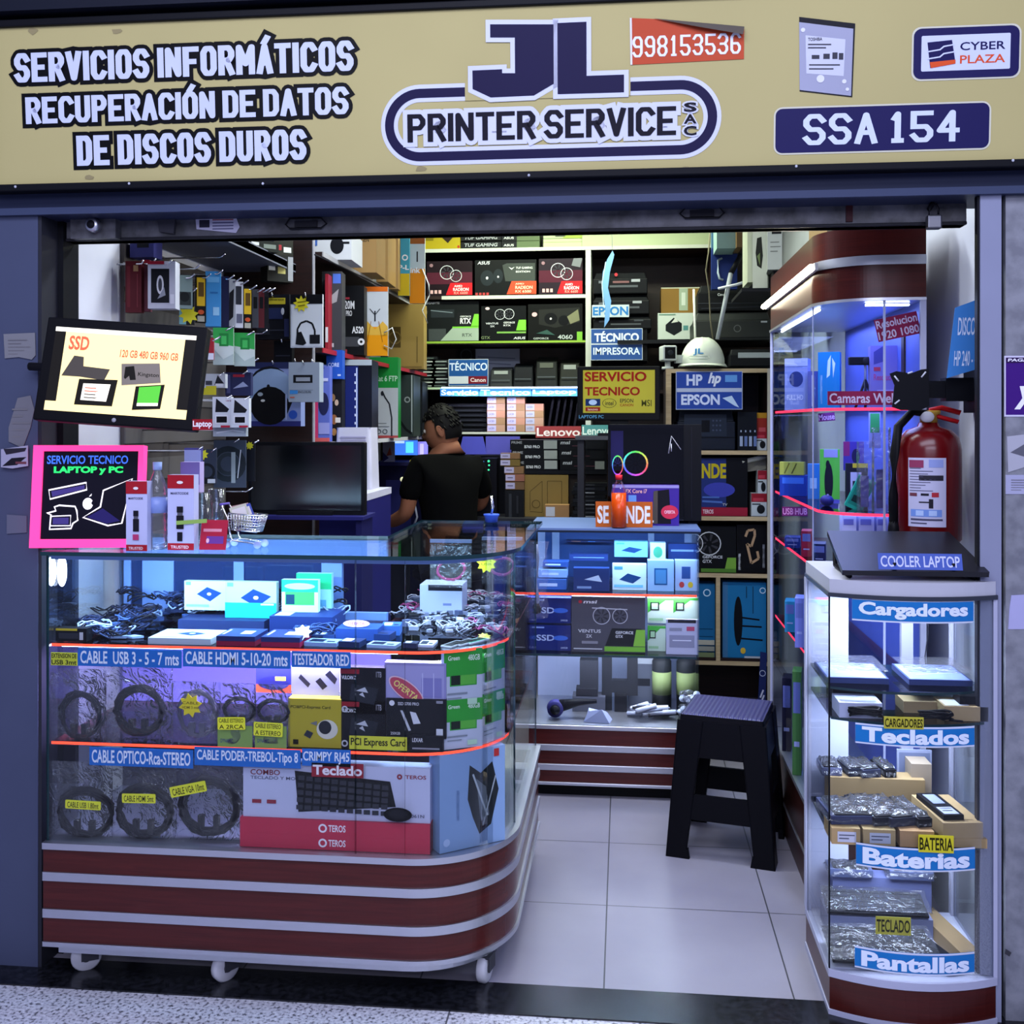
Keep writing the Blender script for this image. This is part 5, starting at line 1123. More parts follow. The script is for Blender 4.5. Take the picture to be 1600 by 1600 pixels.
# ================================================================ PLASTIC STOOL
def stool():
    t = thing('stool', 'black plastic stool with ribbed purple sheen seat on tiled floor', 'stool', (.348, 3.62, 0), R(-14))
    hs, hb, Hs = .138, .172, .462
    K = M('#08080d', .42); sq = lambda h_, z_: [(-h_, -h_, z_), (h_, -h_, z_), (h_, h_, z_), (-h_, h_, z_)]
    se = bevel(B().hull(sq(hs, Hs - .035), sq(hs - .004, Hs - .004), K).obj('seat', t), .008, 3)
    bevel(B().hull(sq(hs - .006, Hs - .004), sq(hs - .013, Hs), RIDGED).obj('ribbed_top', se), .004)
    K = M('#08080d', .42)
    def q(s, zz):  # half width at height zz
        return hb + (hs - hb) * zz / Hs
    # each side is a panel with openings, the corners are legs
    for i in range(4):
        b = B(); m = Matrix.Rotation(i * pi / 2, 4, 'Z'); c = B(); th = .012
        def plate(x0b, x1b, z0, x0t, x1t, z1):
            yb, yt = -q(0, z0), -q(0, z1)
            c.hull([(x0b, yb, z0), (x1b, yb, z0), (x1b, yb + th, z0), (x0b, yb + th, z0)], [(x0t, yt, z1), (x1t, yt, z1), (x1t, yt + th, z1), (x0t, yt + th, z1)], K)
        z_a, z_b, z_c, z_d = .125, .205, .325, .44
        plate(-q(0, z_c), q(0, z_c), z_c, -q(0, z_d), q(0, z_d), z_d)
        plate(-q(0, z_a), q(0, z_a), z_a, -q(0, z_b), q(0, z_b), z_b)
        b.put(c, m); bevel(b.obj('side_panel', t), .006)
    for sx, sy in ((-1, -1), (1, -1), (1, 1), (-1, 1)):
        b = B(); wl = .075
        def sec(zz, k=1.): 
            o = q(0, zz) + .004; ii = o - wl * k
            pts = [(o, o), (o, ii), (o - .02, ii), (o - .02, o - .02), (ii, o - .02), (ii, o)]
            return [(sx * x, sy * y, zz) for x, y in pts][::(1 if sx * sy > 0 else -1)]
        lv = [0, .02, .46]
        b.hull(sec(0, 1.05), sec(.03, .95), K); b.hull(sec(.03, .9), sec(Hs - .02, 1.15), K)
        bevel(b.obj('leg', t), .005)
stool()

# ================================================================ THINGS ON AND NEAR THE SMALL SHOWCASE
ZK = 1.0455
t = thing('laptop_cooler', 'slanted black laptop cooler stand on top of the small showcase', 'cooler', (.69, 2.60, ZK))
def qq(u, v, Y): p = at(u, v, Y); return (p.x - .69, p.y - 2.60, p.z - ZK)
fl, fr, br, bl = qq(1316, 908, 2.575), qq(1546, 906, 2.575), qq(1482, 838, 2.80), qq(1292, 836, 2.80)
fl = (fl[0], fl[1], .012); fr = (fr[0], fr[1], .012)
up = lambda p, k: (p[0], p[1] - k * .3, p[2] + k)
K = M('#13131c', .35)
bevel(B().hull([fl, fr, br, bl], [up(p, .012) for p in (fl, fr, br, bl)], K).obj('platform', t), .003)
for s in (.07, .93):
    p0 = [fl[i] + (fr[i] - fl[i]) * s for i in range(3)]; p1 = [bl[i] + (br[i] - bl[i]) * s for i in range(3)]
    B().tube([(p0[0], p0[1] + .03, .006), (p1[0], p1[1], .006), (p1[0], p1[1] + .005, p1[2])], .006, '#15151c', 8).obj('leg', t)
for s in (.36, .76):
    p0 = [fl[i] + (fr[i] - fl[i]) * s for i in range(3)]
    B().lathe([(0, 0), (.006, 0), (.006, .02), (0, .024)], '#0b0b10', 10, (p0[0], p0[1] + .006, p0[2] + .010)).obj('stop_peg', t)
a, c = at(1373, 896, 2.572), at(1505, 872, 2.572)
k = B().box(-(c.x - a.x) / 2, (c.x - a.x) / 2, -.001, 0, 0, c.z - a.z, '#4a5fae'); k.text('COOLER LAPTOP', -(c.x - a.x) * .47, .006, (c.x - a.x) * .47, (c.z - a.z) - .006, -.0014, '#c6cbe6', .015)
tag(k.obj('shelf_sign', loc=((a.x + c.x) / 2, 2.574, ZK + .027), rot=(R(-16), 0, 0)), 'blue sign reading COOLER LAPTOP on the laptop stand', 'sign')
# fire extinguisher
p = at(1451, 835, 2.90); t = thing('fire_extinguisher', 'red fire extinguisher with printed label hung on right wall', 'fire extinguisher', (p.x, 2.90, p.z - .02))
r = .082
REDP = M('#5c090d', .22)
t.scale = (1, 1, .85)
B().lathe([(0, 0), (r * .9, 0), (r, .012), (r, .29), (r * .92, .325), (r * .7, .348), (r * .35, .360), (r * .3, .372), (0, .372)], REDP, 36).obj('cylinder', t)
B().lathe([(0, .37), (.022, .37), (.022, .395), (.03, .40), (.03, .41), (0, .41)], '#b08a3a', 20).obj('valve', t)
B().tube([(0, -.01, .41), (.03, -.01, .418), (.075, -.02, .402)], .008, '#a8161c', 8).tube([(0, -.005, .40), (.03, -.01, .388), (.07, -.02, .374)], .007, '#a8161c', 8).obj('lever', t)
B().tube([(-.01, -.02, .40), (-.05, -.025, .405), (-.085, -.03, .36), (-.097, -.035, .27), (-.10, -.04, .15), (-.10, -.04, .05)], .012, '#0e0e12', 10).lathe([(0, -.03), (.018, -.03), (.014, .03), (.010, .06)], '#0e0e12', 12, (-.10, -.04, .02)).obj('hose', t)
B().lathe([(0, -.034), (.017, -.034), (.017, -.024), (0, -.024)], '#c9c9d0', 18, (-.012, 0, .39), 'y').obj('gauge', t)
lab = B(); n = 14; A0, A1 = R(218), R(285)
arcp = lambda q, rr: (rr * cos(A0 + (A1 - A0) * q), rr * sin(A0 + (A1 - A0) * q))
lab.wall([arcp(i / n, r + .0008) for i in range(n + 1)], .055, .265, '#b9b8d2')
def lr(q0, q1, z0, z1, cc, rr=.0016): lab.wall([arcp(q0 + (q1 - q0) * i / 5, r + rr) for i in range(6)], z0, z1, cc)
lr(.03, .42, .235, .258, '#8a3a5a'); lr(.55, .92, .236, .26, '#8d9ad0')
for i in range(9): lr(.05, .35 + .06 * (i * 5 % 7), .232 - i * .0085, .234 - i * .0085, '#4a4860')
lr(.30, .92, .196, .212, '#2c2a34'); lr(.05, .25, .148, .158, '#6a3a44'); lr(.62, .80, .146, .160, '#a8303c'); lr(.35, .55, .150, .157, '#23222a'); lr(.55, .66, .112, .140, '#23222a'); lr(.3, .55, .128, .132, '#23222a')
lr(.08, .88, .086, .108, '#6f8ed0'); lr(.22, .42, .089, .105, '#a9bfe6', .0020); lr(.55, .75, .089, .105, '#a9bfe6', .0020); lr(.08, .9, .074, .080, '#4a4860'); lr(.08, .5, .064, .068, '#4a4860')
lab.obj('printed_label', t)
B().box(-.03, .05, .078, .10, .2, .24, '#55555c').obj('wall_hook', t)
# screen wall bracket
p = at(1425, 608, 2.80); t = thing('screen_bracket', 'black wall bracket with square screen plate above the extinguisher', 'bracket', tuple(p))
K = M('#0e0f14', .4)
b = B().slab([(-.050, -.046), (-.028, -.054), (.020, -.054), (.042, -.044), (.040, .052), (.022, .050), (-.004, .040), (-.040, .046), (-.056, .040), (-.044, .01)], -.004, 0, K); bevel(b.obj('plate', t), .002)
b = B()
for x0, z0, x1, z1 in ((-.045, .034, -.034, .020), (.022, .030, .033, .044), (-.044, -.038, -.032, -.028), (-.012, .040, .0, .044)): b.tube([(x0, -.0045, z0), (x1, -.0045, z1)], .0022, '#c3c6d0', 6)
b.obj('slot', t)
xw = .92 - p.x
B().tube([(0, .004, 0), (0, .05, 0)], .022, K, 14).tube([(0, .05, -.015), (0, .05, .02)], .02, K, 12).box(.0, xw * .55, .035, .065, -.022, .022, K).obj('arm', t)
B().box(xw * .5, xw - .01, .03, .08, -.03, .03, K).box(xw - .025, xw, .0, .11, -.06, .06, K).obj('wall_base', t)
a_, b_, c_, d_ = [at(u, v, 2.80) for u, v in ((1479, 591), (1532, 575), (1532, 466), (1492, 481))]
w0 = d_.x; cz0 = a_.z
k = B().slab([(q.x - w0, q.z - cz0) for q in (a_, b_, c_, d_)], -.001, 0, '#3f7fc4')
zz = lambda v: at(1500, v, 2.80).z - cz0
k.text('DISCO S', at(1496, 0, 2.8).x - w0, zz(524), at(1530, 0, 2.8).x - w0, zz(496), -.0016, '#d0dcf0', .01, .05); k.text('HP 240 - 48', at(1490, 0, 2.8).x - w0, zz(572), at(1530, 0, 2.8).x - w0, zz(548), -.0016, '#d0dcf0', .01, .05)
tag(k.obj('hanging_sign', loc=(w0, 2.80, cz0)), 'blue sign reading DISCO SOLIDO hanging at right wall above bracket', 'sign')

# inside the small showcase
z3, z2_, z1_, z0_ = SA_ + .0005, SB_ + .0005, SC_ + .0005, .114
for i, (u, cc, l) in enumerate(((1340, '#8fa0d4', 'pale blue screen pack lying left on the showcase top shelf'), (1470, '#7f93cc', 'pale blue screen pack lying right on the showcase top shelf'))):
    flat('screen_pack', l, 'pack', u, 1060, z3 + .0, .15, .17, .014, '#3a4678', [('r', .03, .03, .97, .97, cc), ('l', [(.1, .8), (.8, .6)], .02, '#c9d3ee'), ('l', [(.2, .3), (.9, .45)], .015, '#c9d3ee')], Y=2.68)
    b = B().add([(-.075, 0, .018), (.075, 0, .018), (.075, .17, .020), (-.075, .17, .018)], [(0, 1, 2, 3)], FILM)
    p = at(u, 1060, 2.68); b.obj('film_wrap', bpy.data.objects['screen_pack' + ('' if i == 0 else '.001')], rot=(R(90), 0, 0), loc=(0, 0, 0))
flat('charger_box', 'white charger box at left under the showcase top shelf', 'box', 1345, 1118, z2_, .10, .09, .036, '#b9bcd8', [('r', .05, .1, .9, .3, '#8d90a8')], Y=2.60)
flat('charger_box', 'dark charger box behind the white charger box in showcase', 'box', 1340, 1110, z2_, .12, .09, .050, '#17181f', Y=2.72)
flat('charger_box', 'brown carton with white label at right under the showcase top shelf', 'box', 1510, 1118, z2_, .10, .09, .034, '#a8916c', [('r', .05, .1, .6, .7, '#c3c4d2')], Y=2.60)
flat('charger_box', 'plain tan carton in the middle of the charger shelf', 'box', 1440, 1112, z2_, .085, .08, .028, '#a08a68', Y=2.66)
for i, (u, y, l) in enumerate(((1352, 2.585, 'black charger cable bundle at left front of charger shelf'), (1462, 2.570, 'black charger cable bundle at right front of charger shelf'))):
    p = at(u, 1120, y); b = B()
    for j in range(5): b.tube([(.036 * cos(a * .4) + rnd.uniform(-.004, .004), .010 * sin(a * .4), .010 + .003 * j + .008 * abs(sin(a * .4 + j))) for a in range(17)], .0032, '#0f1015', 6)
    b.tube([(.03, 0, .01), (.05, .0, .008), (.062, .004, .006)], .003, '#0f1015', 6); tag(b.obj('charger_cable', loc=(p.x, y, z2_)), l, 'cable', 'charger cable bundles')
strip_sign('yellow price label reading CARGADORES at edge of charger shelf', 'CARGADORES', 1381, 1121, 1443, 1138, 2.548, '#b0a83a', '#26240e')
flat('power_adapter', 'black power brick on brown carton in charger shelf', 'adapter', 1520, 1096, z2_ + .034, .06, .05, .020, '#111218', Y=2.62)
def wrapstack(u, v, Y, Z, ww, dd, n, l, rz, cc='#2a3050', cat='battery pack', name='battery_pack'):
    p = at(u, v, Y); t = thing(name, l, cat, (p.x, Y, Z), rz)
    B().box(-ww / 2, ww / 2, 0, dd, 0, .020, cc).box(-ww * .4, ww * .4, .004, dd - .004, .020, .023, '#15171f').obj('pack', t)
    b = B(); nx, ny = 7, 7; r_ = random.Random(int(u * 7 + v)); vs = [((i / nx - .5) * ww * 1.12, (j / ny) * dd * 1.04 - .004, .026 + r_.uniform(-.003, .007) - (.022 if i in (0, nx) or j in (0, ny) else 0)) for j in range(ny + 1) for i in range(nx + 1)]
    b.add(vs, [(j * (nx + 1) + i, j * (nx + 1) + i + 1, (j + 1) * (nx + 1) + i + 1, (j + 1) * (nx + 1) + i) for j in range(ny) for i in range(nx)], FILM, True); b.obj('film_wrap', t)
    return t
# battery shelf: cartons in front, wrapped packs behind and on them
for u, ww, l, cc, fr in ((1322, .066, 'leftmost brown carton with white label on battery shelf', '#a98f66', 1), (1374, .074, 'second brown carton with white label on battery shelf', '#ad9469', 1), (1433, .078, 'plain tan carton on battery shelf left of yellow label', '#b08a62', 0)):
    flat('battery_carton', l, 'box', u, 1318, z1_, ww, .10, .038, cc, (), 'brown cartons on the battery shelf', Y=2.575, fr=[(.2, .15, .85, .8, '#b9bccc'), (.25, .55, .8, .62, '#55586a'), (.25, .35, .6, .42, '#55586a')] if fr else ())
flat('battery_carton', 'white labelled carton under the long tan carton on battery shelf', 'box', 1508, 1322, z1_, .10, .18, .022, '#a98f66', [('r', .1, .1, .5, .4, '#c3c6d2')], 'brown cartons on the battery shelf', Y=2.585)
flat('battery_carton', 'long tan carton carrying a bare battery on battery shelf', 'box', 1505, 1300, z1_ + .022, .095, .19, .036, '#a68e68', [('l', [(.45, .12), (.85, .1)], .02, '#6a5a40')], Y=2.585, rz=.12)
t = flat('laptop_battery', 'black labelled laptop battery lying on the long tan carton', 'battery', 1490, 1268, z1_ + .0585, .050, .15, .012, '#101118', [('r', .12, .05, .85, .35, '#a9b0cc'), ('r', .2, .5, .8, .92, '#7f88a8'), ('l', [(.2, .28), (.8, .28)], .02, '#20222a'), ('l', [(.2, .18), (.7, .18)], .02, '#20222a')], Y=2.60, rz=.15)
for u, v, y, zz, ww, dd, l, rz, cc in ((1335, 1272, 2.60, .039, .11, .13, 'silver wrapped pack at left front of battery shelf', .1, '#3a4060'), (1385, 1262, 2.60, .039, .060, .16, 'dark wrapped battery beside the silver pack', .25, '#1a1d28'), (1412, 1262, 2.60, .039, .066, .16, 'clear wrapped battery in the middle of battery shelf', .30, '#262a3c'), (1446, 1268, 2.60, .039, .035, .15, 'slim black battery left of the long tan carton', .25, '#101118')):
    wrapstack(u, v, y, z1_ + zz, ww, dd, 0, l, rz, cc)
flat('battery_carton', 'long carton at back left of battery shelf', 'box', 1370, 1225, z1_, .24, .06, .085, '#8f7a58', Y=2.80)
for u, v, y, ww, dd, l, rz, cc in ((1300, 1200, 2.81, .05, .08, 'silver wrapped pack at far left back of battery shelf', 0, '#5a6080'), (1340, 1195, 2.81, .045, .09, 'dark wrapped battery third row of battery shelf', .2, '#1f2230'), (1362, 1195, 2.805, .05, .09, 'shiny clear wrapped battery at back of battery shelf', .25, '#2a2e42'), (1392, 1195, 2.81, .03, .09, 'narrow black battery at back of battery shelf', .2, '#101118')):
    wrapstack(u, v, y, z1_ + .0855, ww, dd, 0, l, rz, cc)
flat('battery_carton', 'grey brown carton at the back right of battery shelf', 'box', 1440, 1215, z1_, .05, .09, .12, '#8d8070', Y=2.82)
pbox('spare_screen', 'pale grey screen panel standing behind the battery cartons', 'screen', 1402, 1172, 1456, 1240, 2.885, .008, '#7f86a0', [('r', .05, .3, .95, .95, '#5c6480')], zb=z1_)
strip_sign('yellow price label reading BATERIA on battery shelf front', 'BATERIA', 1435, 1306, 1490, 1331, 2.546, '#c9bf2c', '#2a280e')
# keyboards on the showcase floor
def kbd(u, v, Y, Z, ww, dd, l, rz=0., rx=0.):
    p = at(u, v, Y); t = thing('laptop_keyboard', l, 'keyboard', (p.x, Y, Z), (rx, 0, rz)); b = B().box(-ww / 2, ww / 2, 0, dd, 0, .006, '#17181f'); b.obj('plate', t)
    b = B()
    for j in range(5):
        for i in range(12): b.box(-ww / 2 + .006 + i * (ww - .012) / 12, -ww / 2 + .004 + (i + 1) * (ww - .012) / 12, .006 + j * (dd - .012) / 5, .003 + (j + 1) * (dd - .012) / 5, .006, .009, '#23252e')
    b.obj('keys', t)
    b = B(); r_ = random.Random(int(u)); vs = [((i / 8 - .5) * ww * 1.06, j / 5 * dd * 1.05 - .004, .013 + r_.uniform(-.002, .006)) for j in range(6) for i in range(9)]
    b.add(vs, [(j * 9 + i, j * 9 + i + 1, (j + 1) * 9 + i + 1, (j + 1) * 9 + i) for j in range(5) for i in range(8)], FILM, True); b.obj('film_wrap', t); return t
kbd(1385, 1490, 2.60, z0_ + .012, .25, .13, 'black laptop keyboard in clear film at front of showcase floor', .03, R(10))
kbd(1372, 1440, 2.76, z0_ + .055, .25, .10, 'film wrapped laptop keyboard behind the front keyboard', 0, R(14))
flat('keyboard_carton', 'low grey carton carrying the rear wrapped keyboard', 'box', 1375, 1460, z0_, .26, .10, .05, '#6a7090', Y=2.76)
for u, v, zz, l in ((1330, 1400, .12, 'silver wrapped part on upper left back rack of showcase'), (1425, 1405, .12, 'silver wrapped part on upper right back rack of showcase')):
    wrapstack(u, v, 2.83, z0_ + zz, .11, .06, 0, l, 0, '#4a5478', 'part', 'spare_part')
flat('keyboard_carton', 'tall grey stand under the wrapped parts at showcase back', 'box', 1378, 1420, z0_, .25, .05, .118, '#59608a', Y=2.84)
flat('laptop_battery', 'long black battery bar beside keyboards on showcase floor', 'battery', 1490, 1490, z0_, .045, .24, .022, '#0f1016', [('r', .4, .8, .6, .9, '#b9bccc')], Y=2.60, rz=.35)
flat('battery_carton', 'long tan carton along right side of showcase floor', 'box', 1522, 1500, z0_, .05, .26, .035, '#7d6a4e', Y=2.62, rz=.2)
strip_sign('yellow price label reading TECLADO lying on wrapped keyboard', 'TECLADO', 1368, 1434, 1423, 1459, 2.585, '#b5ad3a', '#2a280e')

# ================================================================ LEFT WALL: hanging goods
t = thing('slatwall', 'dark slatted display board carrying the hanging goods on left wall', 'panel', (-1.5, 3.45, .5))
b = B().box(0, .012, -.42, .385, 0, 1.46, '#4a4644')
for i in range(12): b.box(.012, .016, -.42, .385, .03 + i * .118, .10 + i * .118, '#5d5a58')
b.obj('slat_board', t).location = (-.004, 0, 0)
bevel(B().box(-1.5, -1.155, 3.845, 3.86, .0, 2.45, DARKWOOD).box(-1.5, -1.49, 3.86, 6.0, .0, 2.45, DARKWOOD).box(-1.158, -1.152, 3.843, 3.862, .9, 2.45, '#8a8a90').obj('side_shelving'), .001)
wu = bpy.data.objects['side_shelving']; tag(wu, 'dark brown wall shelving unit along left side behind hanging goods', 'shelving')
for z_, m in ((2.06, '#8f8f92'), (1.70, '#8f1f2c'), (1.345, '#b9b9c4')):
    B().box(-1.49, -1.125, 3.862, 5.96, z_ - .018, z_, DARKWOOD).box(-1.125, -1.121, 3.862, 5.96, z_ - .018, z_, m).obj('shelf', wu)
def hook(x0, y0, z, x1, y1, g='display hooks on the left wall', l='chrome display hook holding hanging goods on the left wall'):
    b = B().tube([(x0, y0, z), (x0 + (x1 - x0) * .93, y0 + (y1 - y0) * .93, z), (x1, y1, z + .012)], .0028, CHROME, 6)
    return tag(b.obj('display_hook'), l, 'hook', g)
def hung(name, label, cat, u0, v0, u1, v1, Y, dep, col, ds=(), rz=.5, g=None, wallx=-1.492, hk=True):
    o = pbox(name, label, cat, u0, v0, u1, v1, Y, dep, col, ds, g, rz)
    if hk:
        z_ = at((u0 + u1) / 2, v0, Y).z - .008
        if wallx is None: hook(o.location.x, 3.845, z_, o.location.x, Y - .02)
        else: hook(wallx, Y + .004, z_, o.location.x + .03, Y + .004)
    return o
hung('headset_pack', 'dark red narrow pack leftmost on the left wall above big screen', 'pack', 196, 408, 221, 488, 2.98, .03, '#4c161c', [('r', .1, .1, .3, .9, '#5e2026'), ('r', .5, .8, .8, .92, '#8a6a4a'), ('l', [(.75, .1), (.75, .75)], .02, '#6a2a30')], .2)
hung('headset_pack', 'muted red slim pack between the dark red pack and white headset box', 'pack', 221, 406, 234, 486, 3.02, .03, '#6e3c46', [('r', .0, .9, 1, 1, '#8a1c2c')], .2)
hung('headset_box', 'white window box with white headset inside on left wall', 'box', 231, 408, 274, 482, 2.99, .05, '#b9bcc6', [('r', .12, .12, .78, .84, '#15171c'), ('e', .45, .5, .13, .2, '#d0d2d6'), ('e', .45, .5, .07, .14, '#3a3c42'), ('p', [(.35, .2), (.65, .28), (.6, .45)], '#8f949e'), ('r', .0, .93, .6, 1, '#8a1c2c'), ('r', .82, .1, .97, .3, '#d6d8de')], .15)
pbox('helmet_box', 'blue based box with a black round headset at top of left wall', 'box', 238, 376, 294, 409, 3.05, .08, '#a9b6d6', [('r', 0, 0, 1, .35, '#2c55a8'), ('e', .55, .62, .28, .42, '#101218'), ('o', .55, .62, .3, .06, '#2c2f3a'), ('e', .48, .7, .05, .08, '#b9bcc6'), ('e', .9, .6, .07, .2, '#3a6ac0')], zb=2.03 - .02)
pbox('headset_box', 'purple blue long box left of the blue based box', 'box', 203, 372, 240, 402, 3.04, .06, '#34356a', [('r', .3, .5, .8, 1, '#14151c')])
b = B().box(-1.495, -1.22, 3.1, 3.84, 1.985, 2.008, '#5a5d66').box(-1.225, -1.22, 3.1, 3.84, 1.98, 2.012, '#5f626c'); tag(b.obj('wall_shelf'), 'grey metal wall shelf above the hanging goods on the left', 'shelf')
hung('cable_pack', 'grey green bagged pack right of white headset box', 'pack', 276, 430, 301, 482, 3.05, .02, '#6d7f7c', [('r', .1, .1, .9, .5, '#2a302f'), ('e', .5, .35, .3, .15, '#161a1a')], .5)
hung('cable_pack', 'dark pack with teal base and yellow star tag above the screen', 'pack', 280, 452, 304, 507, 3.12, .02, '#171b1c', [('r', 0, 0, .45, .45, '#6fa0a4'), ('s', .62, .28, .28, 8, '#c9c22c')], .4)
yp = [('r', .1, .35, .9, .95, '#c2a024'), ('r', .25, .55, .8, .85, '#55401c'), ('e', .5, .22, .3, .05, '#b04a2a'), ('r', .15, .02, .85, .14, '#9a9a90')]
hung('cable_pack', 'left black and yellow slim pack beside the light blue box', 'pack', 306, 430, 322, 504, 3.16, .02, '#14130f', yp, .5)
hung('adapter_box', 'tall light blue box hanging on the left wall', 'box', 321, 424, 345, 510, 3.18, .04, '#3f8ac4', [('r', .1, .8, .9, .9, '#6aaad8'), ('r', .3, .6, .8, .63, '#2a6aa4'), ('r', .5, .2, .9, .35, '#8fc0e0')], .35)
hung('adapter_box', 'dark navy slim box right of the light blue box', 'box', 344, 432, 358, 511, 3.22, .04, '#191a34', (), .5)
hung('cable_pack', 'silver black slim pack right of the navy box', 'pack', 356, 436, 368, 510, 3.26, .02, '#8f949c', [('p', [(.1, .1), (.7, .2), (.8, .8), (.2, .7)], '#16171c')], .5)
hung('cable_pack', 'white printed slim pack next to the silver black pack', 'pack', 367, 440, 380, 512, 3.28, .02, '#b9bcc6', [('r', .1, .5, .8, .9, '#2a2c34'), ('r', .2, .1, .9, .3, '#55586a')], .5)
hung('cable_pack', 'right black and yellow slim pack beside dark adapters', 'pack', 380, 448, 394, 514, 3.32, .02, '#14130f', yp, .5)
for i, (u0, u1, cc, l) in enumerate(((394, 404, '#3a3c44', 'grey slim blister right of the black and yellow pack'), (404, 413, '#4a1c22', 'dark red slim blister among the black adapters'), (412, 420, '#14151a', 'black slim blister left of yellow labelled organizer'))):
    hung('cable_pack', l, 'pack', u0, 452, u1, 512, 3.36 + .03 * i, .02, cc, [('r', .2, .5, .8, .8, '#0d0e12')], .5)
G2 = [('r', 0, .45, 1, 1, '#2f9a45'), ('p', [(0, .45), (.5, .15), (1, .3), (1, .5), (0, .6)], '#b9c6bf'), ('r', .3, .5, .75, .85, '#1c7a34'), ('r', .4, .55, .65, .78, '#3fae55')]
hung('storage_pouch', 'left green and white drive pouch right of the tilted screen', 'pouch', 333, 512, 365, 570, 3.08, .02, '#9fb0aa', G2, .3)
hung('storage_pouch', 'right green and white drive pouch below the metal hooks', 'pouch', 366, 520, 398, 572, 3.14, .02, '#9fb0aa', G2, .3)
hung('charger_pack', 'red and white slim pack left of the green pouches', 'pack', 323, 528, 334, 562, 3.0, .02, '#8a1c26', [('r', 0, 0, 1, .3, '#b9bcc6')], .3)
hung('adapter_pack', 'black adapter organizer pack with a yellow label on brown panel', 'pack', 402, 460, 452, 530, 3.72, .04, '#15161c', [('r', .30, .78, .88, .92, '#b0a22c'), ('t', 'CONVERTIDOR', .34, .86, .84, .90, '#2a280e'), ('r', .3, .45, .8, .7, '#232a4c'), ('e', .3, .6, .05, .08, '#8f949e'), ('e', .8, .62, .05, .08, '#b9bcc6'), ('r', .0, .1, .4, .35, '#22242c'), ('l', [(.1, .2), (.9, .2)], .03, '#2c2e38'), ('r', .85, .05, 1, .45, '#2c3050')], 0, wallx=None)
hung('adapter_pack', 'dark cable pack hanging left of the white adapter card', 'pack', 428, 532, 456, 566, 3.74, .03, '#0f1014', [('l', [(.1, .3), (.9, .3)], .05, '#2c2e38')], 0, wallx=None)
o = hung('adapter_pack', 'white adapter card with black cable and yellow starburst', 'pack', 454, 460, 504, 543, 3.70, .012, '#b9bec8', [('r', 0, .82, 1, 1, '#101116'), ('r', .04, .03, .96, .80, '#c3c8d0'), ('l', [(.22, .15), (.22, .35), (.32, .46), (.5, .50), (.68, .45), (.76, .32), (.76, .2)], .035, '#15161a'), ('r', .6, .07, .92, .24, '#17181d'), ('p', [(.16, .06), (.2, .28), (.34, .3), (.5, .08), (.4, .04)], '#15161a'), ('s', .34, .82, .16, 9, '#c9c02c'), ('l', [(.22, .85), (.5, .87)], .02, '#6a6218'), ('l', [(.24, .78), (.46, .80)], .02, '#6a6218')], 0, wallx=None)
hung('wheel_pack', 'big pale blue pack with black round ball shaped device', 'pack', 386, 566, 470, 666, 3.68, .05, '#7a88b4', [('r', 0, .0, 1, .08, '#2c2f6a'), ('r', 0, .9, 1, 1, '#20264a'), ('e', .42, .5, .44, .44, '#14161c'), ('e', .45, .58, .42, .32, '#7f95b4'), ('e', .40, .62, .03, .035, '#14161c'), ('e', .43, .32, .36, .30, '#0c0d10'), ('e', .25, .5, .05, .03, '#8f9aa4'), ('e', .3, .4, .04, .02, '#c9c9c4'), ('e', .86, .18, .08, .07, '#2c50a8'), ('r', .72, .1, .75, .5, '#9aa6c8')], 0, wallx=None)
hung('drive_enclosure', 'grey plastic drive case with dark window beside the pale blue pack', 'case', 451, 566, 499, 628, 3.60, .05, '#8d98a4', [('r', .15, .48, .78, .68, '#15161a'), ('r', .24, .52, .7, .62, '#8d949c'), ('r', .04, .20, .3, .3, '#3a80c0'), ('t', 'ENCLOSURE', .32, .22, .74, .28, '#3a4048'), ('l', [(.04, .3), (.8, .3)], .012, '#6d7884'), ('r', .05, .1, .2, .13, '#b05a4a')], 0, wallx=None)
wb = [('p', [(.15, .5), (.2, .95), (.9, .6), (.8, .5)], '#17191e'), ('r', .15, .12, .85, .4, '#c9ccd0'), ('r', .22, .16, .78, .36, '#0e0f13'), ('r', .45, 0, .95, .07, '#a0283a')]
for u0, u1, v0, v1, l in ((332, 361, 620, 668, 'left white webcam pack with dark triangle right of tilted screen'), (361, 389, 622, 668, 'right white webcam pack with dark triangle right of tilted screen')):
    hung('webcam_pack', l, 'pack', u0, v0, u1, v1, 3.12, .03, '#b9bec4', wb, .12, 'white webcam packs')
hung('webcam_pack', 'small white pack above the left webcam pack', 'pack', 318, 584, 352, 606, 3.18, .03, '#aab0b6', [('p', [(.5, .2), (.65, .9), (.95, .3)], '#20232a'), ('r', .55, .1, .9, .3, '#c9ccd0'), ('r', .1, .2, .4, .5, '#3a3c44')], .12)
hung('webcam_pack', 'navy bagged pack with red mark above right webcam pack', 'pack', 352, 582, 392, 618, 3.24, .03, '#262a4c', [('r', .3, .8, .75, .92, '#9a2a3a'), ('p', [(.3, .3), (.7, .6), (.9, .4)], '#8f98b8'), ('r', .05, .1, .2, .9, '#4a4e78')], .12)
strip_sign('yellow rounded tag hanging at right edge of the tilted screen', '', 318, 603, 338, 617, 3.178, '#b9b12c', name='price_tag')
hung('blister_pack', 'purple lidded blister pack left of the coiled cable bag', 'pack', *BLP)
hung('grey_pouch', 'grey crumpled pouch under the white webcam packs', 'pouch', 333, 668, 384, 682, 3.14, .03, '#8d959e', [('l', [(.1, .4), (.6, .7), (.95, .5)], .12, '#b9bec6')], .1)
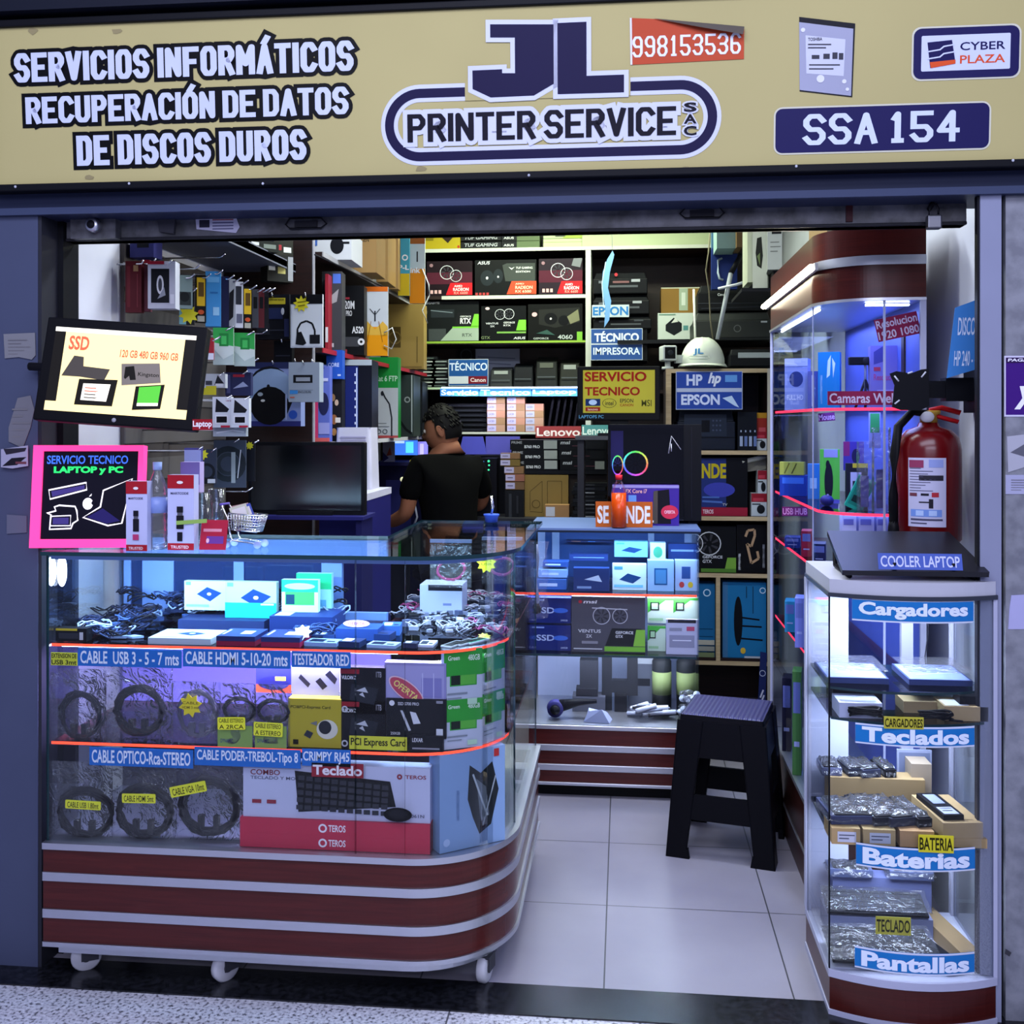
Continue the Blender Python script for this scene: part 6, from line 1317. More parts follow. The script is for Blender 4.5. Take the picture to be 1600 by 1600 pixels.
hung('cable_pack', 'large coiled dark cable in clear bag below webcam packs', 'cable', 334, 688, 384, 762, 3.30, .01, '#3a4250', [('o', .45, .5, .38, .12, '#20262c'), ('o', .45, .5, .24, .08, '#2c333a'), ('r', .55, .1, .68, .75, '#8d989c'), ('l', [(.75, .2), (.85, .8)], .02, '#b9c0c6')], .1)
hung('cable_pack', 'dark cable bag with yellow starburst at left below the tilted screen', 'cable', 308, 702, 338, 756, 3.20, .01, '#2c3240', [('o', .5, .35, .25, .08, '#14171c'), ('r', 0, .0, .9, .18, '#101216'), ('r', .55, .02, .95, .14, '#b9bcc0'), ('s', .3, .85, .17, 8, '#c2bd2c')], .1)
hung('cable_pack', 'black cable bag with small yellow star left of black monitor', 'cable', 382, 690, 398, 752, 3.34, .01, '#14161c', [('s', .5, .9, .11, 8, '#c2bd2c')], .1)
for u, v, Y in ((418, 521, 3.5), (404, 566, 3.3), (395, 768, 3.3), (352, 402, 3.25), (312, 420, 3.1)): q = at(u, v, Y); hook(-1.492, Y, q.z, q.x, Y)
for u, v in ((487, 567), (460, 566)): q = at(u, v, 3.66); hook(q.x, 3.845, q.z, q.x, 3.66)
# long boxes on the wall shelf
for i, (u0, v0, u1, v1, Y, rz, zz, cc, ds, l) in enumerate(((300, 374, 388, 392, 3.30, .25, 2.0085, '#14151a', [('t', '*IPCBC*', .3, .4, .8, .75, '#4a4c54')], 'black long box with grey letters on the left wall shelf'), (388, 376, 436, 400, 3.52, .75, 2.0085, '#20241f', [('r', .1, .5, .35, .8, '#c3c6c4'), ('r', .5, .3, .9, .7, '#6d766c')], 'dark green box lying on wall shelf beside the black long box'), (418, 398, 458, 430, 3.72, .75, 1.93, '#1d1f1c', [('r', .05, .4, .3, .7, '#c3c6c4'), ('r', .4, .3, .7, .7, '#a09a5c'), ('r', .8, .05, 1, .95, '#85888a')], 'dark box with labels on end wall beside the brown panel'), (428, 372, 458, 396, 3.76, .75, 2.03, '#25261f', [('r', .1, .3, .4, .6, '#8a2c30'), ('r', .5, .2, .9, .5, '#b9bcb4')], 'dark box with red label at top beside brown panel'))):
    pbox('component_box', l, 'box', u0, v0, u1, v1, Y, .06, cc, ds, rz=rz, zb=zz)

# ---- goods on the wall unit (left of the back wall)
def lsh(name, label, cat, u0, v0, u1, v1, Y, dep, col, ds=(), rz=.45, zb=None, g=None, side=None): return pbox(name, label, cat, u0, v0, u1, v1, Y, dep, col, ds, g, rz, zb, side=side)
lsh('motherboard_box', 'dark grey tall box with blue badge on red edged shelf', 'box', 503, 424, 534, 531, 4.06, .10, '#3a3b40', [('r', .55, .85, .95, .97, '#4a6ac0'), ('p', [(.05, .6), (.85, .78), (.75, .62), (.1, .55)], '#8d8e92'), ('r', .2, .05, .6, .1, '#a9a9ae')], .12, 1.7005)
lsh('motherboard_box', 'black board box lettered in white on red edged shelf', 'box', 531, 446, 569, 543, 4.30, .10, '#101114', [('t', '520M', .08, .66, .6, .78, '#c9c9cc', .02), ('t', 'A PRO', .12, .56, .5, .64, '#c9c9cc'), ('r', .05, .8, .4, .83, '#8a2c38'), ('t', 'A520', .5, .31, .98, .41, '#c9c9cc', .03), ('r', .1, .12, .8, .26, '#3a3b40'), ('o', .88, .19, .05, .03, '#c9c9cc'), ('r', .05, .02, .3, .08, '#8a2c38')], .12, 1.7005)
lsh('component_box', 'red and white small box edge at left end of red edged shelf', 'box', 508, 428, 513, 530, 3.98, .08, '#8a2430', [('r', .1, .1, .9, .3, '#c9c9cc')], .1, 1.7005)
lsh('adapter_pack', 'orange bottomed white hanging pack printed with wire antenna', 'pack', 566, 448, 606, 556, 4.52, .02, '#b4bac0', [('r', 0, 0, 1, .42, '#d08a14'), ('p', [(0, .42), (.2, .5), (.5, .38), (.8, .5), (1, .42), (1, .3), (0, .3)], '#c9a040'), ('r', 0, .93, 1, 1, '#c8641c'), ('l', [(.5, .5), (.5, .65)], .02, '#23262c'), ('l', [(.3, .68), (.48, .6)], .01, '#23262c'), ('l', [(.7, .68), (.52, .6)], .01, '#23262c'), ('l', [(.35, .5), (.2, .2)], .008, '#8a5a14'), ('l', [(.65, .5), (.8, .2)], .008, '#8a5a14')], .1)
lsh('adapter_pack', 'teal and yellow antenna pack hanging from upper left shelf', 'pack', 622, 366, 640, 462, 5.05, .02, '#3a8aa0', [('r', 0, 0, 1, .36, '#b9a01c'), ('t', 'P-L', .05, .42, .95, .50, '#d0d4d8', .03), ('o', .6, .62, .05, .02, '#d0d4d8')], .1)
lsh('adapter_pack', 'orange antenna pack hanging next to the teal and yellow pack', 'pack', 640, 366, 664, 474, 5.1, .02, '#aab4b8', [('r', 0, 0, 1, .5, '#c87a10'), ('r', 0, .86, 1, 1, '#8a4a1c'), ('t', 'ink', .05, .44, .7, .52, '#d0d4d8', .03), ('l', [(.5, .6), (.5, .75)], .02, '#23262c')], .1)
for u0, v0, u1, v1, Y, zz, cc, ds, l in ((490, 362, 549, 405, 4.06, 2.0605, '#b9bcc0', [('e', .62, .5, .18, .3, '#16171c'), ('l', [(.75, .6), (.95, .6)], .08, '#16171c'), ('r', 0, .5, .1, 1, '#3a5aa0')], 'white box with black plug picture on upper left shelf'), (549, 362, 588, 413, 4.42, 2.0605, '#98794c', [('t', 'FRAGEN', .1, .75, .7, .85, '#2a2418')], 'first brown carton beside the white plug box'), (588, 362, 606, 424, 4.72, 2.0605, '#a08252', [('t', 'ISAK', .1, .6, .8, .68, '#2a2418'), ('t', 'ON', .1, .48, .5, .56, '#2a2418')], 'second brown carton stepping up along upper left shelf'), (606, 362, 622, 433, 4.98, 2.0605, '#a8895a', [('t', 'ISAK', .1, .5, .8, .57, '#2a2418'), ('t', 'ON', .1, .4, .5, .47, '#2a2418')], 'third brown carton next to the teal pack')):
    lsh('carton', l, 'box', u0, v0, u1, v1, Y, .22, cc, ds, .05, zz, side='#8a6c42' if cc[1] != 'b' else None)
lsh('carton', 'wide brown carton with dark printed square on red edged shelf', 'box', 606, 475, 662, 575, 5.46, .12, '#8c7440', [('r', .05, .33, .36, .65, '#4a3a1c'), ('o', .2, .48, .1, .02, '#6a562c'), ('l', [(.82, .1), (.82, .5)], .01, '#4a3a1c'), ('l', [(0, .03), (.95, .03)], .02, '#6a5630')], .05, 1.7005)
lsh('processor_box', 'bright blue processor box with white letters below red edged shelf', 'box', 510, 547, 535, 592, 4.05, .06, '#2450b0', [('t', 'CORE', .1, .42, .8, .56, '#b9c6ea', .02), ('r', .1, .1, .3, .16, '#b9c6ea'), ('r', .7, .1, .9, .16, '#b9c6ea')], .1)
lsh('headset_box', 'violet blue box with pink edge behind black monitor', 'box', 492, 572, 515, 690, 3.95, .06, '#5a68b8', [('r', 0, 0, .22, .55, '#c83a6a'), ('r', 0, 0, 1, .05, '#c85a5a'), ('e', .6, .5, .35, .15, '#23264a'), ('r', .25, .1, 1, .25, '#8f94d0'), ('r', .3, .8, .9, .84, '#b9bce0')], .1)
lsh('figure_box', 'black box with orange prints right of violet blue box', 'box', 514, 592, 534, 690, 4.06, .08, '#17171c', [('e', .3, .7, .2, .06, '#8a6a4a'), ('e', .6, .62, .15, .05, '#b9a08a'), ('e', .4, .35, .25, .08, '#8a5a3a'), ('r', .5, .3, .9, .38, '#c9c4bc'), ('e', .4, .15, .2, .06, '#b08050')], .1, 1.3455)
t = lsh('computer_case', 'dark blue computer case with glass front and light rail', 'computer', 534, 562, 581, 672, 4.25, .20, '#0d0f1a', [('r', .12, .02, .55, .92, '#1a2464'), ('r', .48, .05, .52, .9, '#b9c6ea'), ('r', .0, .93, 1, 1, '#9aa4ac'), ('r', .0, .0, .08, .95, '#8f9cb0')] + [('r', .43, .1 + .1 * i, .47, .13 + .1 * i, '#c9d0ea') for i in range(8)], .1, 1.3455)
lsh('cable_box', 'tall green and white cable box with black cable picture', 'box', 577, 558, 622, 684, 4.98, .10, '#b2b8ba', [('r', 0, .62, 1, 1, '#1f8a3a'), ('t', 'Cat 6 FTP', .2, .70, .98, .77, '#b9dcc0', .02), ('r', 0, 0, 1, .03, '#b04a4a'), ('l', [(.45, .58), (.55, .5), (.7, .42), (.78, .25), (.78, .02)], .018, '#23262c'), ('e', .45, .55, .05, .03, '#23262c'), ('l', [(.3, .18), (.6, .18)], .008, '#6d7478'), ('l', [(.25, .14), (.7, .14)], .008, '#6d7478'), ('o', .33, .08, .03, .008, '#4a4e52'), ('o', .55, .08, .03, .008, '#4a4e52')], .08, 1.3455, side='#17702e')
b = B().slab([(.02 * cos(j * pi / 10) , .011 * sin(j * pi / 10)) for j in range(20)], -.001, 0, '#c9b08a').face([(.017 * cos(j * pi / 10), .009 * sin(j * pi / 10)) for j in range(20)], -.0014, '#a8622a')
p = at(576, 647, 4.96); tag(b.obj('offer_bubble', loc=(p.x, 4.96, p.z), rot=(0, -.5, 0)), 'orange oval sticker at lower left of tall green cable box', 'sticker')
lsh('computer_case', 'dark grey computer case with bright vertical edge beside green box', 'computer', 622, 586, 646, 684, 5.42, .25, '#2c3634', [('r', .86, .05, .93, 1, '#a9b4b4'), ('o', .6, .6, .05, .02, '#8d9694'), ('l', [(.0, .3), (.5, .12), (.9, .05)], .04, '#121517')], .05, 1.3455)
lsh('computer_case', 'second black computer case right of the bright edged case', 'computer', 646, 596, 660, 690, 5.70, .22, '#14161a', [('r', .1, .05, .2, .95, '#2c3036')], .05, 1.3455)
b = B().tube([atX(492, 398, -1.118), atX(540, 420, -1.11), atX(600, 449, -1.115), atX(655, 478, -1.118)], .003, '#1b1c20', 6); tag(b.obj('power_cable'), 'black cable strung diagonally below the upper left cartons', 'cable')
b = B().tube([at(660, 420, 5.09), at(670, 445, 5.08), at(671, 462, 5.08), at(660, 485, 5.09), at(668, 505, 5.08)], .003, '#b9bcc0', 6); tag(b.obj('white_cable'), 'white cable loop beside the orange antenna pack', 'cable')
b = B().tube([at(600, 520, 4.51), at(613, 512, 4.51), at(619, 530, 4.51), at(612, 545, 4.51), at(600, 540, 4.515)], .003, '#c9c9c4', 6); tag(b.obj('white_cable'), 'white cable loop in front of the wide brown carton', 'cable')

# ---- desk with the black monitor
zt = 1.16
t = thing('desk', 'navy panelled desk with pale edge behind the front counter', 'desk', (-1.0, 3.9, 0))
pa, pb = at(415, 770, 3.75), at(572, 770, 3.75)
x0, x1 = -1.105 + 1.0, pb.x + 1.0
B().box(x0, x1, -.15, .27, zt - .025, zt, '#b9b9c8').obj('desktop', t); B().box(x0, x1 - .002, -.145, -.13, 0, zt - .025, '#1f1f5a').box(x1 - .02, x1 - .002, -.13, .265, 0, zt - .025, '#1f1f5a').obj('panel', t)
xx = x1 - .004; B().box(xx - .003, xx + .003, -.149, -.145, 0, zt - .03, '#b9bcd6').obj('edge_strip', t)
t = thing('monitor', 'switched off black monitor facing forward behind the front counter', 'monitor', (at(478, 700, 3.62).x, 3.62, ZC))
a, c = at(388, 806, 3.62), at(570, 691, 3.62); W_, H_ = c.x - a.x, c.z - a.z; zc = a.z - ZC
bevel(B().box(-W_ / 2, W_ / 2, 0, .04, zc, zc + H_, '#0a0b10').obj('housing', t), .004)
B().box(-W_ / 2 + .012, W_ / 2 - .012, -.001, .0, zc + .022, zc + H_ - .012, M('#06080c', .18)).obj('screen', t); B().lathe([(0, -.002), (.005, -.002), (.005, 0)], '#8d9096', 12, (0, 0, zc + .011), 'y').obj('emblem', t)
B().tube([(0, .04, zc + .1), (0, .06, .02)], .02, '#0d0e12', 10).obj('neck', t); B().box(-.1, .1, -.02, .12, 0, .012, '#0d0e12').obj('foot', t)
b = B().box(-.35, .12, .0, .185, 0, .012, '#23245c'); b.box(-.34, -.32, .02, .18, -1.09, 0, '#1c1c48').box(.09, .11, .02, .18, -1.09, 0, '#1c1c48'); tag(b.obj('side_table', loc=(at(478, 700, 3.62).x + .1, 3.56, ZC - .0125)), 'low navy stand carrying the switched off monitor', 'table')
t = thing('label_printer', 'white rounded label printer standing behind top of black monitor', 'printer', (at(551, 690, 4.0).x, 4.0, zt + .0))
bevel(B().hull([(-.075, 0, .0), (.075, 0, .0), (.075, .14, .0), (-.075, .14, .0)], [(-.068, .01, .24), (.068, .01, .24), (.07, .13, .24), (-.07, .13, .24)], '#b9b9c8').obj('body', t), .012, 3)
for i in range(5): B().box(-.05, .05, -.001 + .008 * (.2 + i * .02) / .24, .009, .20 - i * .012, .206 - i * .012, '#9a98b4').obj('grille_slot', t)

# ================================================================ BACK SHELVING
YB_ = 6.0
bs = thing('back_shelving', 'dark back wall shelving with pale shelf edges full of boxed goods', 'shelving', (-.45, 6.2, 0))
def bo(b, n, **k): o = b.obj(n, bs, **k); o.location = (.45, -6.2, 0); return o
xl, xm, xr = at(655, 500, YB_).x, at(915, 500, YB_).x, at(1112, 500, YB_).x
bo(B().box(xl, xr, 6.36, 6.38, 0, 2.46, DARKWOOD), 'back_board')
zsh = [at(740, v, YB_).z for v in (388, 462, 533, 605, 675, 812)]
for i, z_ in enumerate(zsh):
    bo(B().box(xl, (xr if i == 0 else xm), YB_ + .004, 6.36, z_ - .018, z_, DARKWOOD), 'shelf_board')
    bo(B().box(xl if i != 1 else at(690, 0, YB_).x, xr if i == 0 else xm, YB_, YB_ + .004, z_ - (.02 if i in (0, 1) else .012), z_, '#b9bcae' if i in (0, 1, 4) else '#7fa03a' if i == 2 else '#a9c0a0'), 'shelf_edge')
bo(B().box(xm, xm + .03, YB_, 6.36, .9, 2.40, '#b4b7ae'), 'upright'); bo(B().box(xl - .02, xl, YB_, 6.36, 0, 2.40, DARKWOOD), 'upright'); bo(B().box(xr, xr + .02, YB_, 6.36, 0, 2.46, DARKWOOD), 'upright')
bo(B().box(xm + .03, xr, YB_ + .1, 6.36, zsh[2] - .30, zsh[2] - .28, DARKWOOD), 'shelf_board')
b = B().box(xm - .02, xr + .05, 6.02, 6.38, at(1000, 384, 6.02).z, 2.756, '#a9b48e'); bo(b, 'bulkhead')
g0, g1 = at(690, 607, YB_ - .01), at(902, 619, YB_ - .01)
bo(B().tube([(g0.x, YB_ - .012, g0.z + .004), (g1.x, YB_ - .012, g0.z + .004)], .004, M('#c9dcff', emit=5), 6), 'light_strip')
for s, u0, u1, l in (('Servicio', 688, 748, 'lit blue sign reading Servicio on back shelf'), ('Tecnico', 749, 830, 'lit blue sign reading Tecnico on back shelf'), ('Laptop', 831, 902, 'lit blue sign reading Laptop on back shelf')):
    strip_sign(l, s, u0, 607, u1, 619, YB_ - .005, M('#3f7fd0', emit=.35), M('#d6e4f8', emit=.5), bold=.02)
larea('back_strip_light', -.62, 5.95, zsh[3] - .03, .7, .03, 1.6, (.75, .75, 1.0), aim=(0, .3, -1))
def R1(c1='#c03a3a', t1='RADEON'): return [('r', 0, .35, 1, .68, '#4a1c2a'), ('f', .44, .68, .20, '#c9ccd0'), ('f', .64, .58, .17, '#c9ccd0'), ('p', [(.42, .04), (.52, .38), (1, .38), (1, .04)], '#c01f26'), ('t', 'AMD', .6, .26, .78, .32, '#e6dadc'), ('t', t1, .58, .15, .92, .24, '#e6dadc', .02), ('t', 'RX 6600', .6, .06, .9, .13, '#e69a8c'), ('r', .08, .08, .14, .18, '#c9a0a0'), ('r', .17, .08, .23, .18, '#c9a0a0'), ('r', .26, .08, .32, .18, '#c9a0a0'), ('e', .1, .88, .04, .05, '#8a6a72')]
TUF = [('t', 'ASUS', .04, .88, .24, .97, '#c9ccd0', .02, .2), ('e', .2, .5, .11, .22, '#20262a'), ('e', .38, .55, .08, .2, '#20262a'), ('e', .2, .5, .02, .04, '#c9ccd0'), ('e', .38, .53, .015, .03, '#c9ccd0'), ('p', [(.45, .85), (.5, .4), (.98, .4), (.98, .9), (.52, .9)], '#3a3f3c'), ('p', [(.55, .8), (.60, .72), (.65, .8), (.6, .76)], '#d6d8d6'), ('t', 'TUF GAMING', .67, .74, .94, .80, '#d6d8d6'), ('t', 'EDITION', .67, .64, .9, .69, '#d6d8d6'), ('p', [(.52, .04), (.6, .40), (1, .40), (1, .04)], '#d0452c'), ('t', 'RADEON', .66, .18, .94, .27, '#f0c0a8', .02), ('t', 'AMD', .66, .3, .8, .35, '#f0c0a8'), ('t', 'RX 6500', .66, .08, .92, .15, '#f0c0a8')] + [('r', .01 + .06 * i, .02, .05 + .06 * i, .09, '#a83a3a') for i in range(4)]
N1 = [('t', 'GIGABYTE', .02, .94, .28, .99, '#c9ccd0'), ('r', .12, .6, .55, .8, '#23282c'), ('l', [(.12, .78), (.52, .72)], .02, '#6d7880'), ('p', [(.55, .38), (.62, .72), (.92, .70), (.86, .38)], '#17181a'), ('t', 'RTX', .66, .44, .86, .58, '#d6d8d6', .03), ('t', 'GEFORCE', .66, .60, .86, .64, '#d6d8d6'), ('p', [(.86, .38), (.92, .68), (1, .68), (1, .38)], '#6fb83a'), ('r', .08, .02, .4, .32, '#3a3f40'), ('p', [(.3, .02), (.52, .34), (1, .34), (1, .02)], '#8f9e8f'), ('r', .52, .33, 1, .37, '#6fb83a'), ('t', 'RTX', .7, .12, .88, .2, '#4a524c')]
N2 = [('e', .14, .93, .05, .04, '#c9b0b4'), ('f', .42, .76, .15, '#c9ccd0'), ('f', .62, .77, .15, '#c9ccd0'), ('t', 'VENTUS', .1, .48, .38, .53, '#c9ccd0'), ('t', '2X', .2, .4, .3, .45, '#c9ccd0'), ('t', 'GEFORCE', .5, .5, .75, .55, '#d6d8d6'), ('t', 'RTX', .5, .42, .66, .47, '#d6d8d6'), ('p', [(.78, .3), (.84, .6), (1, .6), (1, .3)], '#6fb83a'), ('r', .35, .22, 1, .27, '#6d9a4a'), ('t', 'ASUS', .72, .05, .98, .12, '#c9ccd0', .02, .2), ('t', 'GTX', 0, .06, .2, .14, '#6d7a5a')]
N3 = [('e', .12, .72, .05, .06, '#c9a0a4'), ('p', [(.2, .85), (.95, .9), (.95, .5), (.5, .35), (.2, .45)], '#20211f'), ('e', .42, .6, .12, .16, '#0c0d0f'), ('e', .66, .55, .1, .14, '#0c0d0f'), ('e', .42, .6, .02, .03, '#c9c9c4'), ('p', [(.72, .65), (.92, .85), (.95, .55), (.78, .45)], '#6d6d54'), ('t', 'GEFORCE', .1, .04, .38, .09, '#a9b0ae'), ('t', '4060', .55, .04, .82, .16, '#a9b0ae'), ('r', .9, .0, 1, .24, '#6fa83a'), ('p', [(.15, .2), (.35, .3), (.5, .15)], '#2f4a44')]
def sh(name, label, cat, u0, v0, u1, v1, row, cc, ds=(), g=None, Y=YB_ + .03, dep=.12, rz=0, up=0.): return pbox(name, label, cat, u0, v0, u1, v1, Y, dep, cc, ds, g, rz, (zsh[row] + .0008 + up) if row is not None else None)
gg = 'graphics card boxes on the back shelves'
sh('graphics_card_box', 'red and black graphics card box, left on upper back shelf', 'box', 667, 408, 738, 461, 1, '#1a1016', R1(), gg)
sh('graphics_card_box', 'wide dark graphics card box with orange corner, middle of upper back shelf', 'box', 742, 406, 838, 461, 1, '#0f1112', TUF, gg)
sh('graphics_card_box', 'red and black graphics card box with pale corner, right on upper back shelf', 'box', 842, 404, 910, 460, 1, '#231a22', R1() + [('p', [(.75, .8), (.95, .75), (1, 1), (.8, 1)], '#6d7074')], gg)
sh('graphics_card_box', 'dark box with green wedge over pale box, left on second back shelf', 'box', 663, 471, 748, 532, 2, '#121516', N1, gg)
sh('graphics_card_box', 'black twin fan graphics card box, middle of second back shelf', 'box', 752, 478, 822, 532, 2, '#0d0f10', N2, gg)
sh('graphics_card_box', 'black graphics card box lettered 4060, right on second back shelf', 'box', 825, 475, 910, 532, 2, '#0d0e0d', N3, gg)
sh('component_box', 'yellow box with dark picture at top left of back shelving', 'box', 655, 362, 719, 387, 0, '#a8961c', [('p', [(.4, 1), (.7, .35), (.95, 1)], '#2a1c1a'), ('r', .1, .5, .35, .7, '#7a6c14'), ('e', .96, .15, .03, .08, '#a8301c')])
for i, (u0, u1, cc, ds, l) in enumerate(((720, 783, '#15171a', [('t', 'TUF GAMING', .08, .3, .9, .7, '#a9acb0', .02, .2)], 'black flat box beside the yellow box'), (784, 843, '#5a6a4a', [('r', 0, 0, .4, 1, '#14161a'), ('t', 'ASUS', .05, .3, .32, .6, '#d6d8d6', .02)], 'black and pale green flat box in middle'))):
    for j in range(2): sh('component_box', ('lower ' if j == 0 else 'upper ') + l + ' of top back shelf', 'box', u0, 376 - 11 * j, u1, 387 - 11 * j, 0, cc, ds, None, YB_ + .04, .2, 0, .0425 * j)
sh('component_box', 'pale green white flat box lower right on top back shelf', 'box', 849, 373, 911, 386, 0, '#b4c494', [('r', 0, .6, 1, .66, '#8d9a6a')], None, YB_ + .04, .2)
sh('component_box', 'pale box with lime corner stacked upper right on top back shelf', 'box', 849, 360, 911, 372, 0, '#aab890', [('r', .5, 0, 1, 1, '#9ab04a'), ('r', .3, .2, .55, 1, '#4a4e42')], None, YB_ + .04, .2, 0, .0545)
# third shelf
for u, n, dx, l in ((668, 9, .05, 'left stack'), (688, 8, .06, 'right stack')):
    for j in range(n):
        p = at(u, 604, YB_ + .03); b = B().box(-dx, dx, 0, .12, .002 + j * .020, .018 + j * .020, ['#17181b', '#2c3030', '#1b1d20'][j % 3]).box(-dx * .5, dx * .6, -.001, .0, .006 + j * .020, .012 + j * .020, ['#8d9694', '#b9c0ba', '#55605a'][(j + n) % 3])
        tag(b.obj('laptop_drive', loc=(p.x + .006 * (j % 3 - 1), YB_ + .03, zsh[3] + .0008)), 'slim dark optical drive in the ' + l + ' at left of third back shelf', 'drive', 'slim drives, ' + l + ' on third back shelf')
sg = strip_sign('leaning white edged blue TECNICO sign on third back shelf', ['TÉCNICO', ''], 701, 561, 763, 603, YB_ - .02, '#1f4a86', '#c3d0e4', .003, edge='#b4bcc4')
k = B(); k.box(-.11, .0, -.0045, -.0036, .012, .055, '#b9bec6').box(.0, .108, -.0045, -.0036, .012, .055, '#6a1a26').text('Canon', .012, .022, .10, .045, -.005, '#d6c8cc', .02); k.obj('brand_panel', sg)
sh('notice_board', 'pale lilac notice board behind dark printers on third back shelf', 'board', 743, 545, 812, 590, 3, '#7d829a', [('l', [(.05, .8), (.9, .75)], .03, '#5a607a'), ('l', [(.05, .65), (.8, .6)], .03, '#5a607a')], None, 6.25, .01)
sh('fan', 'dark round fan behind leaning blue sign', 'fan', 721, 544, 736, 562, 3, '#0d0e10', [('o', .5, .5, .45, .1, '#2c2e33')], None, 6.3, .02, 0, .16)
for u0, v0, u1, v1, l, cc, w_ in ((764, 572, 800, 603, 'dark receipt printer with pale slot right of leaning blue sign', '#26282a', 1), (801, 566, 833, 603, 'black glossy receipt printer in middle of third back shelf', '#101216', 0), (836, 556, 871, 603, 'tall grey topped receipt printer on third back shelf', '#1c1e1d', 2), (874, 560, 906, 603, 'receipt printer with paper roll at right of third back shelf', '#222420', 1)):
    p0, p1 = at(u0, v1, YB_ + .03), at(u1, v0, YB_ + .03); ww, hh = p1.x - p0.x, p1.z - zsh[3]
    t = thing('receipt_printer', l, 'printer', ((p0.x + p1.x) / 2, YB_ + .03, zsh[3] + .001)); bevel(B().hull([(-ww / 2, 0, 0), (ww / 2, 0, 0), (ww / 2, .16, 0), (-ww / 2, .16, 0)], [(-ww * .46, .03, hh * .8), (ww * .46, .03, hh * .8), (ww * .46, .15, hh), (-ww * .46, .15, hh)], cc).obj('body', t), .008)
    if w_: B().box(-ww * .3, ww * .3, .02, .03, hh * .62, hh * .78, '#8d928c' if w_ == 1 else '#55584f').obj('paper_slot', t)
    B().box(-ww * .4, ww * .4, -.001, .001, hh * .3, hh * .34, '#4a4e50').obj('front_edge', t)
# fourth shelf: small cartons
for c, (u0, n, top) in enumerate(((761, 5, 0), (792, 5, 0), (821, 4, 0))):
    for j in range(n):
        v1 = 675 - 11.2 * j; p = at(u0, v1, YB_ + .03); pr = at(u0 + 28, v1, YB_ + .03); ww = pr.x - p.x; hh = .0395
        b = carton(B(), ww, hh, .1, ['#a07e68', '#8f7052', '#a87a64'][(c + j) % 3], [('r', .02, .1, .5, .92, '#a9a4cc' if c < 2 else '#9a9cae'), ('t', 'LCD', .1, .4, .4, .65, '#55506a')])
        tag(b.obj('parts_box', loc=((p.x + pr.x) / 2, YB_ + .03, zsh[4] + .001 + j * .0405)), ['bottom', 'second', 'third', 'fourth', 'top'][j] + ' small carton of ' + ['left', 'middle', 'right'][c] + ' column under the lit Tecnico sign', 'box', 'small part cartons on fourth back shelf')
for j in range(6):
    p = at(722 + j % 2 * 2, 675, YB_ + .03); b = B().box(-.12, .14, 0, .22, .001 + j * .028, .022 + j * .028, '#0d0e12').box(-.1, .12, -.001, 0, .010 + j * .028, .012 + j * .028, '#3a3d46')
    tag(b.obj('laptop', loc=(p.x, YB_ + .03, zsh[4] + .001)), 'closed black laptop in the pile behind the person on fourth back shelf', 'laptop', 'closed black laptops in the pile')
for j in range(5):
    b = B().box(-.006, .006, 0, .2, 0, .20, '#14131a'); p = at(856 + j * 10, 668, YB_ + .05); q = b.obj('laptop', loc=(p.x, YB_ + .05, zsh[4] + .001), rot=(0, .16, 0)); tag(q, 'dark laptop standing on edge right of the small cartons', 'laptop', 'laptops standing on edge')
# fifth row: board boxes, cartons
zb5 = at(870, 808, 5.55).z
b = B().box(-.80, .18, 5.45, 5.98, zb5 - .03, zb5, '#2a2a30').box(-.78, -.74, 5.5, 5.95, 0, zb5 - .03, '#1c1c22').box(.13, .17, 5.5, 5.95, 0, zb5 - .03, '#1c1c22'); tag(b.obj('workbench'), 'low dark workbench under back shelving carrying cartons and board boxes', 'bench')
bc = [('t', 'B760 PRO', .3, .15, .62, .45, '#c9ccd0', .02), ('t', 'PRIME', .03, .6, .25, .85, '#8d9096')]
for j in range(3):
    for i, (u0, u1) in enumerate(((799, 872), (873, 948))):
        p0, p1 = at(u0 + (j - 1) * -2, 730 - j * 16, 5.56), at(u1, 730, 5.56); ww = p1.x - p0.x
        b = carton(B(), ww, .0525, .24, '#0e0f12', (bc + [('r', .7, .1, .98, .95, '#8d928e')] if i == 0 else [('t', 'msi', .06, .55, .25, .9, '#a9acb0', .03, .2), ('l', [(.3, .4), (.8, .4)], .08, '#4a2c34'), ('r', .75 - .1 * j, .1, .95, .9, '#16171a' if j else '#7d827e')]))
        tag(b.obj('motherboard_box', loc=((p0.x + p1.x) / 2, 5.56, zb5 + .2475 + .0532 * j)), ['bottom', 'middle', 'top'][j] + ' black board box of ' + ['left', 'right'][i] + ' pile above brown door carton', 'box', 'black board boxes below laptop shelf')
pbox('carton', 'brown carton with printed cabinet outline under the black board boxes', 'box', 820, 742, 888, 808, 5.56, .25, '#7a6436', [('l', [(.12, .15), (.12, .6), (.4, .85), (.4, .1), (.12, .12)], .012, '#4a3a1c'), ('l', [(.52, .1), (.52, .85), (.85, .85), (.85, .1)], .012, '#4a3a1c'), ('o', .26, .3, .1, .015, '#4a3a1c')], zb=zb5 + .001)
pbox('carton', 'plain dark carton supporting right pile of board boxes', 'box', 889, 742, 948, 808, 5.60, .25, '#2c2620', zb=zb5 + .001)
b = B().box(-.52, .0, 0, .3, .0, .02, '#101115'); p = at(948, 742, 5.56); tag(b.obj('flat_box', loc=(p.x, 5.56, zb5 + .2262)), 'black flat board lying across the brown cartons', 'board')
pbox('parts_box', 'small brown carton with white label in front of brown door carton', 'box', 851, 789, 889, 809, 5.47, .07, '#96724c', [('r', .05, .15, .42, .85, '#b9bcc6')], zb=zb5 + .001)
